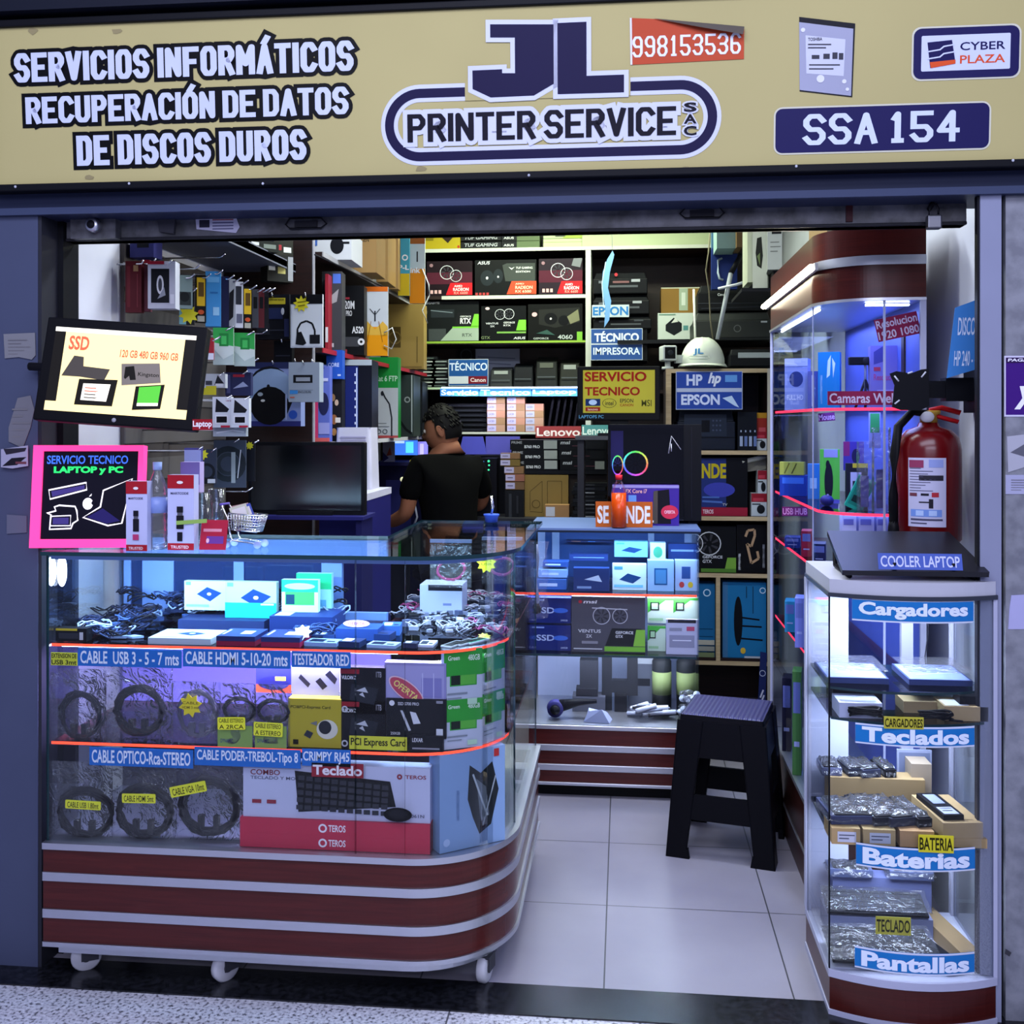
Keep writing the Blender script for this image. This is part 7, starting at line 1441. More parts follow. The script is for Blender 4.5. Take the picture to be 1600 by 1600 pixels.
for j in range(9):
    p = at(920, 806 - 6.5 * j, 5.49); b = B().box(-.09 + .008 * (j % 3), .095 - .01 * (j % 2), 0, .09, 0, .019, ['#101114', '#1b1d22', '#16171a'][j % 3]); b.box(-.05, .03, -.001, 0, .006, .012, '#8d9096' if j % 3 == 0 else '#3a3c42')
    tag(b.obj('power_adapter', loc=(p.x, 5.49, zb5 + .001 + .0205 * j)), 'dark bagged adapter in the pile behind SE VENDE sign', 'adapter', 'pile of dark adapters')
for j, (u0, u1, v0, v1) in enumerate(((790, 819, 753, 765), (790, 819, 741, 752), (788, 818, 729, 740), (782, 812, 718, 728), (782, 812, 708, 717))):
    pbox('parts_box', ['bottom', 'second', 'third', 'fourth', 'top'][j] + ' small carton of stack left of brown door carton', 'box', u0, v0, u1, v1, 5.52, .07, ['#6a5038', '#8a5a4a', '#7a5c40', '#6d5a30', '#7a5c40'][j], [('r', .0, .1, .5, .9, '#a9a4c6'), ('l', [(.1, .5), (.4, .5)], .12, '#55506a')], 'small cartons left of the door carton')
p = at(804, 766, 5.52); b = B().box(-.05, .05, 0, .07, 0, p.z - zb5 - .001, '#121317').box(-.03, -.015, -.004, 0, .0, p.z - zb5 - .02, '#2c2e34').box(.01, .02, -.004, 0, .02, p.z - zb5 - .03, '#26272d'); tag(b.obj('cable_rack', loc=(p.x, 5.52, zb5 + .0005)), 'black rack of hanging cables under stacked small cartons', 'rack')

# ================================================================ BACK RIGHT: printers, signs, helmet
YP = 5.95
zr_top = at(1140, 576, 5.20).z + .001
zp = zsh[2] - .28
def printer(label, u0, v0, u1, v1, Y, dep, cc, z_=None, extra=(), g=None):
    p0, p1 = at(u0, v1, Y), at(u1, v0, Y); zz = p0.z if z_ is None else z_; ww, hh = p1.x - p0.x, p1.z - zz
    t = thing('printer', label, 'printer', ((p0.x + p1.x) / 2, Y, zz), None, g)
    bevel(B().box(-ww / 2, ww / 2, 0, dep, 0, hh * .72, cc).obj('body', t), .006)
    bevel(B().hull([(-ww * .48, .01, hh * .73), (ww * .48, .01, hh * .73), (ww * .48, dep - .01, hh * .73), (-ww * .48, dep - .01, hh * .73)], [(-ww * .45, .03, hh), (ww * .45, .03, hh), (ww * .45, dep - .02, hh), (-ww * .45, dep - .02, hh)], cc).obj('scanner_lid', t), .005)
    f = deco(B(), ww, hh, extra, -ww / 2, 0, -.0006)
    if extra: f.obj('control_panel', t)
    return t
z0 = at(970, 564, YP).z
for i, (v0, v1, l) in enumerate(((492, 514, 'lowest of three stacked black printers behind the TECNICO IMPRESORA sign'), (460, 491, 'middle of three stacked black printers left of the brown carton'), (425, 459, 'topmost of three stacked black printers with small red badge'))):
    printer(l, 927, v0, 1018 - i * 3, v1, YP, .30, '#101114', at(970, v1, YP).z, [('l', [(.3, .35), (.82, .35)], .1, '#4a4d52'), ('r', .1, .5, .2, .62, '#5a5d64'), ('r', .7, .55, .86, .68, '#8d9096' if i else '#3a3d42')] + ([('e', .42, .9, .03, .08, '#a83038'), ('r', .36, .5, .66, .6, '#6a4a4c')] if i == 2 else []))
b = B().box(-.15, .14, 0, .28, 0, at(970, 514, YP).z - z0 - .001, '#0c0d0f'); tag(b.obj('shelf_box', loc=(at(972, 564, YP).x, YP + .01, z0)), 'black box under the stacked printers hidden by the TECNICO IMPRESORA sign', 'box')
strip_sign('pale plate with blue brand letters leaning on stacked printers', 'EPSON', 925, 476, 983, 496, YP - .02, '#aab4bc', '#2a6aa8', .004, bold=.03)
sg = strip_sign('white framed blue sign reading TECNICO IMPRESORA on back shelf', ['', ''], 923, 513, 1004, 563, YP - .001, '#2c4a86', th=.004, edge='#b4bcc6')
pa, pb = at(923, 563, YP), at(1004, 513, YP); W_, H_ = pb.x - pa.x, pb.z - pa.z
k = B().box(-W_ / 2 + .004, W_ / 2 - .004, -.0046, -.0043, H_ * .49, H_ * .53, '#b4bcc6'); k.text('TÉCNICO', -W_ * .43, H_ * .58, W_ * .43, H_ * .92, -.0048, '#c9d4e6', .035); k.text('IMPRESORA', -W_ * .45, H_ * .17, W_ * .45, H_ * .40, -.0048, '#c9d4e6', .02); k.obj('lettering', sg)
P_ = [(957, 392), (949, 405), (942, 425), (940, 450), (946, 480), (944, 512), (952, 500), (955, 470), (950, 450), (953, 425), (960, 398)]
b = B().slab([(at(u, v, YP - .16).x - at(950, 512, YP - .16).x, at(u, v, YP - .16).z - at(950, 512, YP - .16).z) for u, v in P_], -.004, 0, '#5f86b4'); deco(b, .06, .4, [('l', [(.3, .9), (-.05, .6), (.1, .3)], .01, '#9fb8d0')], -.03, 0, -.004)
b.tube([(at(957, 392, 5.79).x - at(950, 512, 5.79).x, -.002, at(957, 392, 5.79).z - at(950, 512, 5.79).z), (.01, -.002, 2.757 - at(950, 512, 5.79).z)], .0012, '#8d94a0', 4)
tag(b.obj('hanging_streamer', loc=tuple(at(950, 512, YP - .16))), 'twisted blue plastic streamer hanging before the stacked printers', 'streamer')
pbox('carton', 'wide brown carton with pale label behind white camera box', 'box', 1033, 449, 1109, 489, YP + .1, .2, '#7a5c2c', [('r', .37, .1, .55, 1, '#8d9a86'), ('r', .42, .3, .5, .8, '#b4bcb0'), ('r', 0, .96, 1, 1, '#b4b49c')])
pbox('camera_box', 'white box with black hexagonal device picture beside helmet', 'box', 1028, 489, 1083, 530, YP, .12, '#aeb6ae', [('p', [(.22, .55), (.45, .82), (.68, .6), (.68, .32), (.46, .14), (.22, .32)], '#14171a'), ('p', [(.38, .62), (.5, .82), (.58, .66)], '#b9bcb4'), ('r', .72, .34, .86, .52, '#4a7a78'), ('r', .03, .92, .5, .96, '#5a7a6a')])
b = B().box(-.42, .62, -.02, .35, -.02, 0, '#15161a'); p = at(1055, 531, YP); tag(b.obj('wall_shelf', loc=(p.x + .1, YP, p.z - .0005)), 'dark shelf behind helmet carrying cartons and black printers', 'shelf')
printer('black printer with white badge above the grey printer at right', 1090, 444, 1202, 486, 5.62, .32, '#121315', at(1140, 486, 5.62).z, [('t', 'Canon', .28, .58, .40, .68, '#c9ccd0', .02), ('l', [(.0, .3), (1, .3)], .04, '#2c2e33'), ('l', [(.05, .1), (.9, .16)], .05, '#23252a'), ('r', .72, .4, .8, .7, '#23252a')])
printer('dark grey printer with ring emblem directly behind white helmet', 1084, 487, 1206, 532, 5.60, .34, '#2b2d2c', at(1140, 532, 5.60).z, [('o', .56, .42, .13, .03, '#5a5d5c'), ('r', .86, .62, .94, .68, '#a9acb0'), ('l', [(0, .1), (1, .1)], .04, '#17181a')])
printer('pale topped low printer behind white helmet at right', 1140, 545, 1206, 572, 5.55, .3, '#15161a', at(1170, 573, 5.55).z, [('r', .2, .5, 1, .8, '#8d949a')])
b = B().tube([Vector((at(1088, 572, 5.45).x, 5.45, zr_top)), at(1084, 452, 5.45)], .006, '#c3c6bc', 8); tag(b.obj('white_pole'), 'thin white upright pole left of white helmet', 'pole')
b = B().tube([at(1121, 530, 5.35), at(1142, 427, 5.40)], [.010, .012], '#8f949a', 8).tube([at(1142, 427, 5.40), at(1158, 398, 5.42)], .014, '#101115', 8); tag(b.obj('grey_pole'), 'tilted grey pole with black grip behind white helmet', 'pole')
b = B().tube([at(1122, 451, 5.372), at(1150, 445, 5.372), at(1175, 437, 5.372)], .007, '#b9bcc0', 8); tag(b.obj('antenna'), 'short white antenna rod crossing the tilted grey pole', 'antenna')
b = B().tube([at(1110, 356, 5.4), at(1107, 395, 5.4), at(1103, 422, 5.4), at(1108, 455, 5.4), at(1110, 500, 5.4), at(1114, 531, 5.4)], .004, '#6a6452', 6); tag(b.obj('hanging_cable'), 'thin cable hanging from the bulkhead down to white helmet', 'cable')
# hanging folder, boxes near the ceiling at right
b = B().box(-.10, .06, 0, .05, 0, 1, '#1f2c66')
p0, p1 = at(1112, 452, 5.5), at(1152, 387, 5.5); hh = p1.z - p0.z; ww = p1.x - p0.x
t = thing('folder', 'navy blue folder hanging at the right end of back wall', 'folder', ((p0.x + p1.x) / 2, 5.5, p0.z)); B().box(-ww / 2, ww / 2, 0, .05, 0, hh, '#1c2a60').box(-ww / 2, ww / 2, 0, .05, hh, hh + .12, '#3a5a78').obj('cover', t)
B().tube([(-ww * .1, -.002, hh * .75), (-ww * .24, -.004, hh * .7), (-ww * .26, -.004, hh * .4), (-ww * .2, -.004, hh * .25), (-ww * .05, -.002, hh * .22)], .006, '#8d9aa6', 6).obj('handle', t)
for u0, v0, u1, v1, Y, cc, ds, l, rz in ((1120, 350, 1151, 388, 5.3, '#7f9a94', [], 'pale green box at top right behind roller shutter edge', 0), (1151, 350, 1160, 386, 5.25, '#6a5436', [], 'narrow brown carton edge at top right', 0), (1168, 350, 1178, 441, 4.86, '#b4b8a4', [], 'pale tall box beside the printed white box at top right', 0), (1176, 350, 1199, 450, 4.75, '#c3c8b4', [('p', [(.2, .55), (.3, .78), (.6, .8), (.7, .5), (.6, .3), (.3, .35)], '#23251f'), ('p', [(.3, .5), (.5, .55), (.5, .35)], '#6a7a4a')], 'tall white box with dark photo print hanging at top right', -.15), (1199, 350, 1222, 421, 4.6, '#a9aea4', [('r', .3, .78, .95, 1, '#17181a'), ('l', [(.2, .6), (.8, .6)], .02, '#6a6d66'), ('l', [(.2, .5), (.9, .5)], .02, '#6a6d66'), ('l', [(.2, .4), (.7, .4)], .02, '#6a6d66')], 'pale printed box right of tall white box', -.1)):
    pbox('carton', l, 'box', u0, v0, u1, v1, Y, .2, cc, ds, rz=rz)
tag(B().box(.50, .92, 4.58, 5.02, 1.978, 1.992, '#17181b').obj('wall_shelf'), 'dark wall shelf under the white boxes at top right', 'shelf'); tag(B().box(.64, .84, 4.64, 4.80, 1.992, 2.085, '#1d1e21').obj('carton'), 'dark block added in the shadow under the pale printed box at top right', 'box')  # dark block added where only shadow shows, carrying the printed box
b = B().box(-.045, .045, 0, .25, 0, .115, '#b39a68'); deco(b, .09, .115, [('p', [(.5, .1), (.75, .5), (.9, .3), (1, .4), (1, 0), (.5, 0)], '#7a5a34')], -.045, 0, 0); tag(b.obj('carton', loc=(.63, 3.45, 1.9655), rot=(0, 0, -.5)), 'kraft carton lying on red cornice at its left corner', 'box')
b = B().box(-.11, .09, 0, .25, 0, .05, '#3a3128'); deco(b, .2, .05, [('o', .2, .5, .36, .07, '#8d8474'), ('r', .185, .3, .215, .6, '#8d8474')], -.11, 0, 0); tag(b.obj('carton', loc=(.735, 3.10, 1.9655)), 'dark brown carton with circled mark on top of red cornice', 'box')

# ---- right rear cabinet
YR = 5.20
rc = thing('shelf_cabinet', 'right rear open cabinet of dark board with pale wooden edges', 'cabinet', (.46, 5.4, 0))
def ro(b, n): o = b.obj(n, rc); o.location = (-.46, -5.4, 0); return o
xa, xb = at(1041, 700, YR).x, at(1206, 700, YR).x
zr = [at(1140, v, YR).z for v in (576, 704, 807, 896, 1033)]
ro(B().box(xa, xb, 5.55, 5.56, 0, zr[0], DARKWOOD), 'back_board')
ro(B().box(xa, xa + .022, YR, 5.56, 0, zr[0], DARKWOOD).box(xa - .002, xa + .024, YR - .004, YR, 0, zr[0], CHIP), 'side_panel'); ro(B().box(xb - .02, xb, YR, 5.56, 0, zr[0], DARKWOOD).box(xb - .022, xb + .002, YR - .004, YR, 0, zr[0], '#a9a496'), 'side_panel')
for z_ in zr: ro(B().box(xa + .024, xb - .022, YR, 5.55, z_ - .018, z_, DARKWOOD).box(xa + .024, xb - .022, YR - .004, YR, z_ - .02, z_, CHIP), 'shelf_board')
xd = at(1122, 960, YR).x; ro(B().box(xd - .01, xd + .01, YR - .002, 5.5, zr[4] + .0, zr[3] - .02, CHIP), 'divider')
sg = strip_sign('white framed blue sign with two printer brand names in right cabinet', ['', ''], 1056, 580, 1160, 640, YR - .03, '#28459a', th=.004, edge='#aeb8d0')
pa, pb = at(1056, 640, YR - .03), at(1160, 580, YR - .03); W_, H_ = pb.x - pa.x, pb.z - pa.z
k = B().box(-W_ / 2 + .004, W_ / 2 - .004, -.0046, -.0043, H_ * .46, H_ * .56, '#aeb8d0'); k.text('HP', -W_ * .34, H_ * .63, -W_ * .10, H_ * .92, -.0048, '#c9d4ee', .035); k.text('hp', -W_ * .03, H_ * .60, W_ * .15, H_ * .97, -.0048, '#d6dcec', .04, .25); k.box(W_ * .24, W_ * .42, -.0046, -.0043, H_ * .72, H_ * .9, '#5f96d6'); k.text('EPSON', -W_ * .42, H_ * .12, W_ * .16, H_ * .40, -.0048, '#c9d4ee', .035)
k.face([(W_ * .2, H_ * .3), (W_ * .34, H_ * .36), (W_ * .45, H_ * .05), (W_ * .38, H_ * .1)], -.005, '#b9d0ea'); k.obj('lettering', sg)
t = printer('black tank printer with control panel on cabinet shelf under blue sign', 1058, 641, 1149, 700, YR + .02, .30, '#1b202c', zr[1] + .001, [('r', .12, .35, .85, .9, '#232a38'), ('r', .42, .45, .56, .75, '#0c0e14'), ('l', [(0, .32), (1, .32)], .02, '#0c0e14')] + [('e', .62 + .06 * i, .5 + .12 * j, .018, .025, '#3a4458') for i in range(3) for j in range(3)])
q = at(1164, 641, YR + .02); w_ = at(1180, 641, YR).x - at(1150, 641, YR).x; h_ = q.z - zr[1]
b = B().box(w_ * 0 + .155, .155 + w_, -.01, .25, 0, h_ * .95, '#10131a'); 
for i in range(4): b.box(.165 + i * .022, .179 + i * .022, -.012, -.01, .02, h_ * .35, '#8d9ab4' if i % 2 == 0 else '#5a6c9a').box(.168 + i * .022, .174 + i * .022, -.012, -.01, h_ * .45, h_ * .5, '#8d9ab4')
b.obj('ink_tank', t).location = (-.005, 0, 0)
RB = [('r', 0, .62, 1, 1, '#8a1e2a'), ('r', .1, .66, .8, .8, '#b03a48'), ('e', .62, .3, .26, .2, '#16181c'), ('r', .05, .5, .6, .55, '#23252a')]
for u0, v0, u1, v1, zz, l in ((1181, 674, 1198, 699, zr[1] + .0008, 'red and white small box lower right on printer shelf'), (1184, 735, 1198, 770, None, 'red and white small box upper of three under paper roll'), (1174, 771, 1198, 805, zr[2] + .0008, 'red and white small box at shelf bottom beside poster box')):
    pbox('webcam_box', l, 'box', u0, v0, u1, v1, YR + .03, .08, '#b4bcc0', RB, 'red and white webcam boxes', zb=zz if zz else zr[2] + .107)
pbox('webcam_box', 'red box with orange top stacked on printer shelf at right', 'box', 1180, 645, 1198, 673, YR + .03, .08, '#8a2a20', [('r', 0, .75, 1, 1, '#a87a20'), ('r', .3, .1, .9, .3, '#b04a50')], zb=zr[1] + .081)
pbox('keyboard_box', 'flat red keyboard box under the yellow lettered poster box', 'box', 1092, 793, 1168, 806, YR + .02, .2, '#8f1f34', [('t', 'TEROS', .08, .25, .3, .75, '#d6c3cc', .02), ('e', .03, .5, .02, .2, '#d6c3cc')], zb=zr[2] + .0008)
pbox('game_box', 'black box with blue poster lettered VENDE in yellow', 'box', 1070, 715, 1168, 792, YR + .03, .12, '#0e0f14', [('r', .0, .0, .66, .98, '#23306a'), ('t', 'VENDE', .04, .58, .66, .88, '#b4a41c', .04), ('e', .55, .35, .25, .15, '#3a40a0'), ('l', [(.28, .12), (.6, .10)], .04, '#4a6ab0'), ('l', [(.28, .2), (.55, .2)], .03, '#4a6ab0'), ('t', 'TV', .6, .03, .68, .08, '#a9acb0')], zb=zr[2] + .042)
b = B().tube([(-.07, 0, 0), (.06, .02, .03)], .012, '#b4b4a9', 10).hull([(-.05, .02, -.05), (.08, .02, -.03), (.08, .1, -.03), (-.05, .1, -.05)], [(-.06, .0, .0), (.08, .02, .03), (.08, .1, .03), (-.06, .1, 0)], '#6d6a60'); p = at(1182, 722, YR + .04); tag(b.obj('paper_roll', loc=tuple(p)), 'rolled pale paper poking out above red and white boxes', 'paper')
pbox('graphics_card_box', 'black box with twin fan and green wedge in lower right cabinet', 'box', 1066, 822, 1150, 895, YR + .03, .12, '#0f1012', [('f', .5, .62, .26, '#b9bcc0'), ('f', .2, .62, .22, '#b9bcc0'), ('t', 'GEFORCE', .38, .3, .75, .36, '#c9ccd0'), ('t', 'GTX', .38, .2, .55, .27, '#c9ccd0'), ('p', [(.78, .0), (.84, .32), (1, .32), (1, 0)], '#6d9a3a'), ('r', .35, .0, 1, .08, '#4f7a30')], zb=zr[3] + .0008)
pbox('graphics_card_box', 'black box with bronze script letters beside green wedge box', 'box', 1151, 820, 1197, 895, YR + .03, .12, '#0c0c0e', [('l', [(.3, .75), (.38, .88), (.6, .9), (.62, .78), (.5, .55), (.35, .6), (.5, .2), (.75, .3), (.7, .45)], .05, '#a98a6a'), ('t', 'GIGABYTE', .06, .05, .13, .4, '#c9ccd0'), ('t', 'GEFORCE', .88, .1, .95, .6, '#8d9096')], zb=zr[3] + .0008)
TP = [('r', 0, .0, .12, 1, '#3a6a94'), ('e', .36, .5, .10, .32, '#0d0f14'), ('l', [(.4, .55), (.85, .52)], .02, '#0d0f14'), ('l', [(.4, .44), (.9, .43)], .02, '#0d0f14'), ('l', [(.38, .28), (.92, .26)], .02, '#0d0f14'), ('l', [(.7, .6), (.7, .95)], .01, '#16324a'), ('l', [(.55, .8), (.55, .95)], .01, '#16324a'), ('e', .47, .12, .06, .04, '#c9a83a'), ('r', .5, .0, .9, .05, '#b4bcc6'), ('o', .92, .9, .04, .012, '#b9d6e6')]
pbox('router_box', 'large blue router box with black antenna device in lower right cabinet', 'box', 1129, 910, 1197, 1032, YR + .03, .10, '#1c6a9c', TP, zb=zr[4] + .0008)
pbox('router_box', 'narrow blue router box left of cabinet divider', 'box', 1086, 912, 1117, 1032, YR + .03, .10, '#1c5f90', [('o', .6, .88, .05, .014, '#b9d6e6'), ('l', [(.2, .4), (.9, .4)], .01, '#0d3a5a'), ('l', [(.2, .3), (.9, .3)], .01, '#0d3a5a'), ('r', .6, .02, .95, .18, '#16466a')], zb=zr[4] + .0008)
b = B().slab([(at(u, v, 5.19).x - at(1192, 1102, 5.19).x, at(u, v, 5.19).z - at(1192, 1102, 5.19).z) for u, v in ((1184, 1100), (1196, 1100), (1198, 1020), (1188, 1018))][::-1], -.003, 0, '#1f2a5c'); deco(b, .036, .25, [('o', .5, .62, .06, .012, '#c3cbe0'), ('l', [(.2, .15), (.6, .3)], .03, '#c9cde0'), ('l', [(.2, .02), (.7, .2)], .03, '#c9cde0')], -.02, 0, -.003)
tag(b.obj('brand_banner', loc=tuple(at(1192, 1102, 5.19))), 'narrow navy banner with white ring emblem hanging at cabinet right edge', 'banner')
b = B()
for j in range(3): b.box(-.03, .05, 0, .08, j * .03, j * .03 + .022, ['#6d7a58', '#8d9088', '#a9a99c'][j])
p = at(1100, 1092, 5.22); tag(b.obj('paper_stack', loc=(p.x, 5.22, .275)), 'small stack of pale packs seen right of the rear counter', 'stack')
b = B().box(xa + .024, xb - .022, 5.21, 5.54, .255, .274, DARKWOOD); ro(b, 'shelf_board')
# monitor with yellow service poster
t = thing('monitor', 'black monitor showing yellow SERVICIO TECNICO poster before back shelves', 'monitor', (0, 0, 0)); Ym = 5.0
pa, pb = at(902, 657, Ym), at(1031, 572, Ym); W_, H_ = pb.x - pa.x, pb.z - pa.z; t.location = ((pa.x + pb.x) / 2, Ym, pa.z)
bevel(B().box(-W_ / 2, W_ / 2, 0, .05, 0, H_, '#0d0e11').obj('housing', t), .004)
k = B(); Yl = M('#a8a018', .35); k.face([(-W_ * .43, H_ * .14), (W_ * .44, H_ * .14), (W_ * .44, H_ * .93), (-W_ * .43, H_ * .93)], -.001, Yl)
k.text('SERVICIO', -W_ * .41, H_ * .72, W_ * .34, H_ * .90, -.0016, '#8a1c14', .03); k.text('TECNICO', -W_ * .41, H_ * .46, W_ * .26, H_ * .62, -.0016, '#8a1c14', .03)
k.face([(-W_ * .40, H_ * .27), (-W_ * .22, H_ * .27), (-W_ * .22, H_ * .40), (-W_ * .40, H_ * .40)], -.0016, '#142a5a').face([(-W_ * .31 + W_ * .05 * cos(j * pi / 8), H_ * .335 + H_ * .05 * sin(j * pi / 8)) for j in range(16)], -.002, '#a9c0e0')
k.face([(-W_ * .40, H_ * .17), (-W_ * .22, H_ * .17), (-W_ * .22, H_ * .245), (-W_ * .40, H_ * .245)], -.0016, '#8a2014'); k.text('lenovo', -W_ * .37, H_ * .185, -W_ * .25, H_ * .23, -.002, '#d6c0b0')
k.text('intel', -W_ * .16, H_ * .28, -W_ * .06, H_ * .36, -.0016, '#23261c'); 
n = 24; k.add([(-W_ * .11 + q * W_ * .085 * cos(2 * pi * j / n), -.0016, H_ * .32 + q * H_ * .085 * sin(2 * pi * j / n)) for q in (.92, 1) for j in range(n)], [(j, (j + 1) % n, n + (j + 1) % n, n + j) for j in range(n)], '#23261c')
k.text('EPSON', .02 * W_, H_ * .33, W_ * .18, H_ * .40, -.0016, '#23261c'); k.text('CANON', .02 * W_, H_ * .26, W_ * .18, H_ * .31, -.0016, '#8a2014'); k.text('MSI', W_ * .28, H_ * .26, W_ * .40, H_ * .38, -.0016, '#4a4a1c')
k.obj('screen', t); k = B(); k.text('LAPTOPS PC', -W_ * .48, H_ * .04, -W_ * .18, H_ * .10, -.0006, '#4f8ab0', .02); k.obj('lettering', t)
B().box(-W_ * .1, W_ * .12, .01, .04, -.06, 0, '#0d0e11').obj('neck', t); B().box(-W_ * .25, W_ * .25, -.03, .1, -.072, -.06, '#15161a').obj('foot', t)
zmb = t.location.z - .0725
b = B().box(-.20, .20, -.12, .10, -.018, 0, '#45464a'); b.box(-.19, -.16, -.1, .08, -zmb, -.018, '#2a2a30').box(.16, .19, -.1, .08, -zmb, -.018, '#2a2a30'); tag(b.obj('shelf_table', loc=(t.location.x, Ym + .05, zmb)), 'dark narrow stand carrying the yellow poster monitor', 'table')
# helmet and camera on the right cabinet
p = at(1102, 575, 5.12); t = thing('hard_hat', 'white safety helmet with blue initials on top of right cabinet', 'helmet', (p.x, 5.30, zr[0] + .001), -.15)
b = B(); vs, fs = [], []; n = 28
for i in range(13):
    q = pi / 2 * i / 12
    for j in range(n):
        a = 2 * pi * j / n; rid = 1 + .03 * max(0, cos(4 * (a)) ** 8) * sin(q) * (q < 1.4)
        vs.append((.108 * cos(q) * cos(a) * rid, .13 * cos(q) * sin(a) * rid, .025 + .135 * sin(q) * rid))
fs = [(i * n + j, i * n + (j + 1) % n, (i + 1) * n + (j + 1) % n, (i + 1) * n + j) for i in range(12) for j in range(n)]
b.add(vs, fs, M('#c3c9bc', .3), True); b.obj('shell', t)
b = B(); br = []
for k_ in (0, 1):
    for j in range(n): a = 2 * pi * j / n; e = .006 + k_ * (.012 + .045 * max(0, -sin(a)) ** 3); br.append(((.108 + e * .7) * cos(a), (.13 + e) * sin(a), .026 - k_ * .012))
b.add(br, [(j, (j + 1) % n, n + (j + 1) % n, n + j) for j in range(n)], M('#c3c9bc', .3), True)
b.add([(x, y, z_ - .004) for x, y, z_ in br], [(j, n + j, n + (j + 1) % n, (j + 1) % n) for j in range(n)], M('#c3c9bc', .3), True); b.obj('brim', t)
k = B(); vs, fs, a0, a1, c0, c1 = text_geo('JL', .03)
k.add([((x - a0) / (a1 - a0) * .05 - .035, -.134 + .14 * ((z_ - c0) / (c1 - c0)) * .12, .062 + (z_ - c0) / (c1 - c0) * .035) for x, z_ in vs], fs, '#2f6a9c')
k.tube([(-.05 + .0, -.132, .045), (.035, -.132, .045), (.045, -.132, .052), (.035, -.131, .059), (-.05, -.131, .059), (-.06, -.132, .052)], .0012, '#8f9a94', 5, True); k.obj('emblem', t)
p = at(1046, 575, 5.15); t = thing('security_camera', 'white square faced security camera beside helmet on right cabinet', 'camera', (p.x, 5.24, zr[0] + .001), .2)
bevel(B().box(-.035, .035, -.03, .06, .04, .115, '#b9bfbb').obj('housing', t), .008, 3); B().box(-.026, .026, -.032, -.03, .05, .106, '#0d0e10').lathe([(0, -.036), (.012, -.036), (.015, -.032)], '#23262a', 14, (0, 0, .078), 'y').obj('lens', t)
B().tube([(0, .02, .0), (0, .02, .045)], .014, '#b9bfbb', 10).box(.035, .09, .0, .03, .03, .07, '#a9afab').obj('bracket', t); B().lathe([(0, 0), (.03, 0), (.028, .012), (0, .014)], '#b9bfbb', 16, (0, .02, 0)).obj('base', t)

# ---- lit workbench things left of the person
pbox('laptop_screen', 'glowing blue laptop screen beyond the person at left', 'laptop', 612, 688, 652, 711, 5.82, .012, M('#3a70d8', emit=.9), [('r', .55, .15, .85, .9, M('#5ad0e8', emit=.9)), ('r', .05, .8, .5, .95, M('#a9c8f4', emit=.9))])
pbox('laptop_screen', 'pale violet lit screen edge just left of face of person', 'laptop', 653, 690, 668, 722, 5.80, .012, M('#7a74d8', emit=.7), [('r', .2, .2, .6, .9, M('#b0a8f0', emit=.7))])
pbox('package_card', 'white and red folded card at left end of workbench', 'card', 598, 690, 617, 722, 5.76, .01, '#b4b4d6', [('p', [(.3, .3), (.6, .75), (.75, .35)], '#c05a4a'), ('p', [(0, 0), (.5, .2), (0, .5)], '#3a3a80')], rz=.2)
p = at(625, 722, 5.72); zb9 = p.z
t = thing('workbench', 'dark blue workbench with lit screens left of the person', 'bench', (p.x, 5.72, 0))
B().box(-.16, .20, 0, .33, zb9 - .02, zb9, '#34346a').obj('top', t); B().box(-.15, .19, .01, .32, 0, zb9 - .02, '#15163a').box(-.08, .06, .004, .01, zb9 - .45, zb9 - .1, '#2a2c6a').obj('cabinet', t)
B().tube([(.14, -.01, zb9 - .05), (.08, -.02, zb9 - .2), (.1, -.02, zb9 - .3), (.05, -.01, zb9 - .42)], .006, '#b9bce0', 6).obj('lead', t)
for u, v, r, cc, l in ((645, 722, .018, '#c9c83a', 'round yellow knob lamp on dark bench left of the person'), (629, 749, .014, '#d6d6b0', 'round pale knob lamp below the yellow one')):
    p = at(u, v, 5.71); tag(B().ball((0, 0, 0), r, M(cc, emit=.7), 14).tube([(0, .0, 0), (0, .02, 0)], r * .6, '#15151c', 10).obj('indicator_lamp', loc=tuple(p)), l, 'lamp')
# things right of the person
b = B().hull([(-.07, 0, 0), (.075, 0, 0), (.075, .06, 0), (-.07, .06, 0)], [(-.05, .01, .095), (.055, .01, .095), (.055, .05, .095), (-.05, .05, .095)], '#4a4cb0'); p = at(737, 710, 5.62)
tag(b.obj('cloth_bag', loc=tuple(p)), 'violet blue cloth bag hanging under laptop shelf right of the person', 'bag')
pbox('foam_board', 'violet plain board under the laptop shelf right of cloth bag', 'board', 759, 682, 812, 710, 5.75, .02, '#5a58b4')
pbox('equipment_box', 'black case behind back of the person under violet board', 'box', 738, 712, 790, 812, 5.72, .2, '#0b0b12', zb=zb5 + .001)
t = pbox('computer_tower', 'slim black computer with blue light strip right of the person', 'computer', 745, 716, 776, 812, 5.55, .10, '#0c0c14', [('r', .28, .2, .36, .95, M('#4a8ae8', emit=1.1)), ('e', .6, .95, .06, .02, M('#3ad08a', emit=1)), ('e', .62, .88, .05, .015, M('#3ad08a', emit=1)), ('e', .6, .80, .05, .015, M('#3ad08a', emit=.8))], zb=zb5 + .001)
p = at(769, 812, 3.44); t = thing('toy_ornament', 'small blue topped ornament on the rear edge of counter wing', 'ornament', (p.x, 3.42, ZC))
B().lathe([(0, 0), (.020, 0), (.022, .016), (.026, .022), (.026, .026), (0, .026)], '#3a5ac0', 18).obj('base', t); B().tube([(0, 0, .026), (.004, 0, .05), (.0, 0, .085)], [.004, .006, .004], CHROME, 8).obj('spring', t)
b = B().tube([at(790, 812, 3.40), at(805, 818, 3.38), at(830, 813, 3.44), at(860, 812, 4.1)], .002, '#23242c', 5)

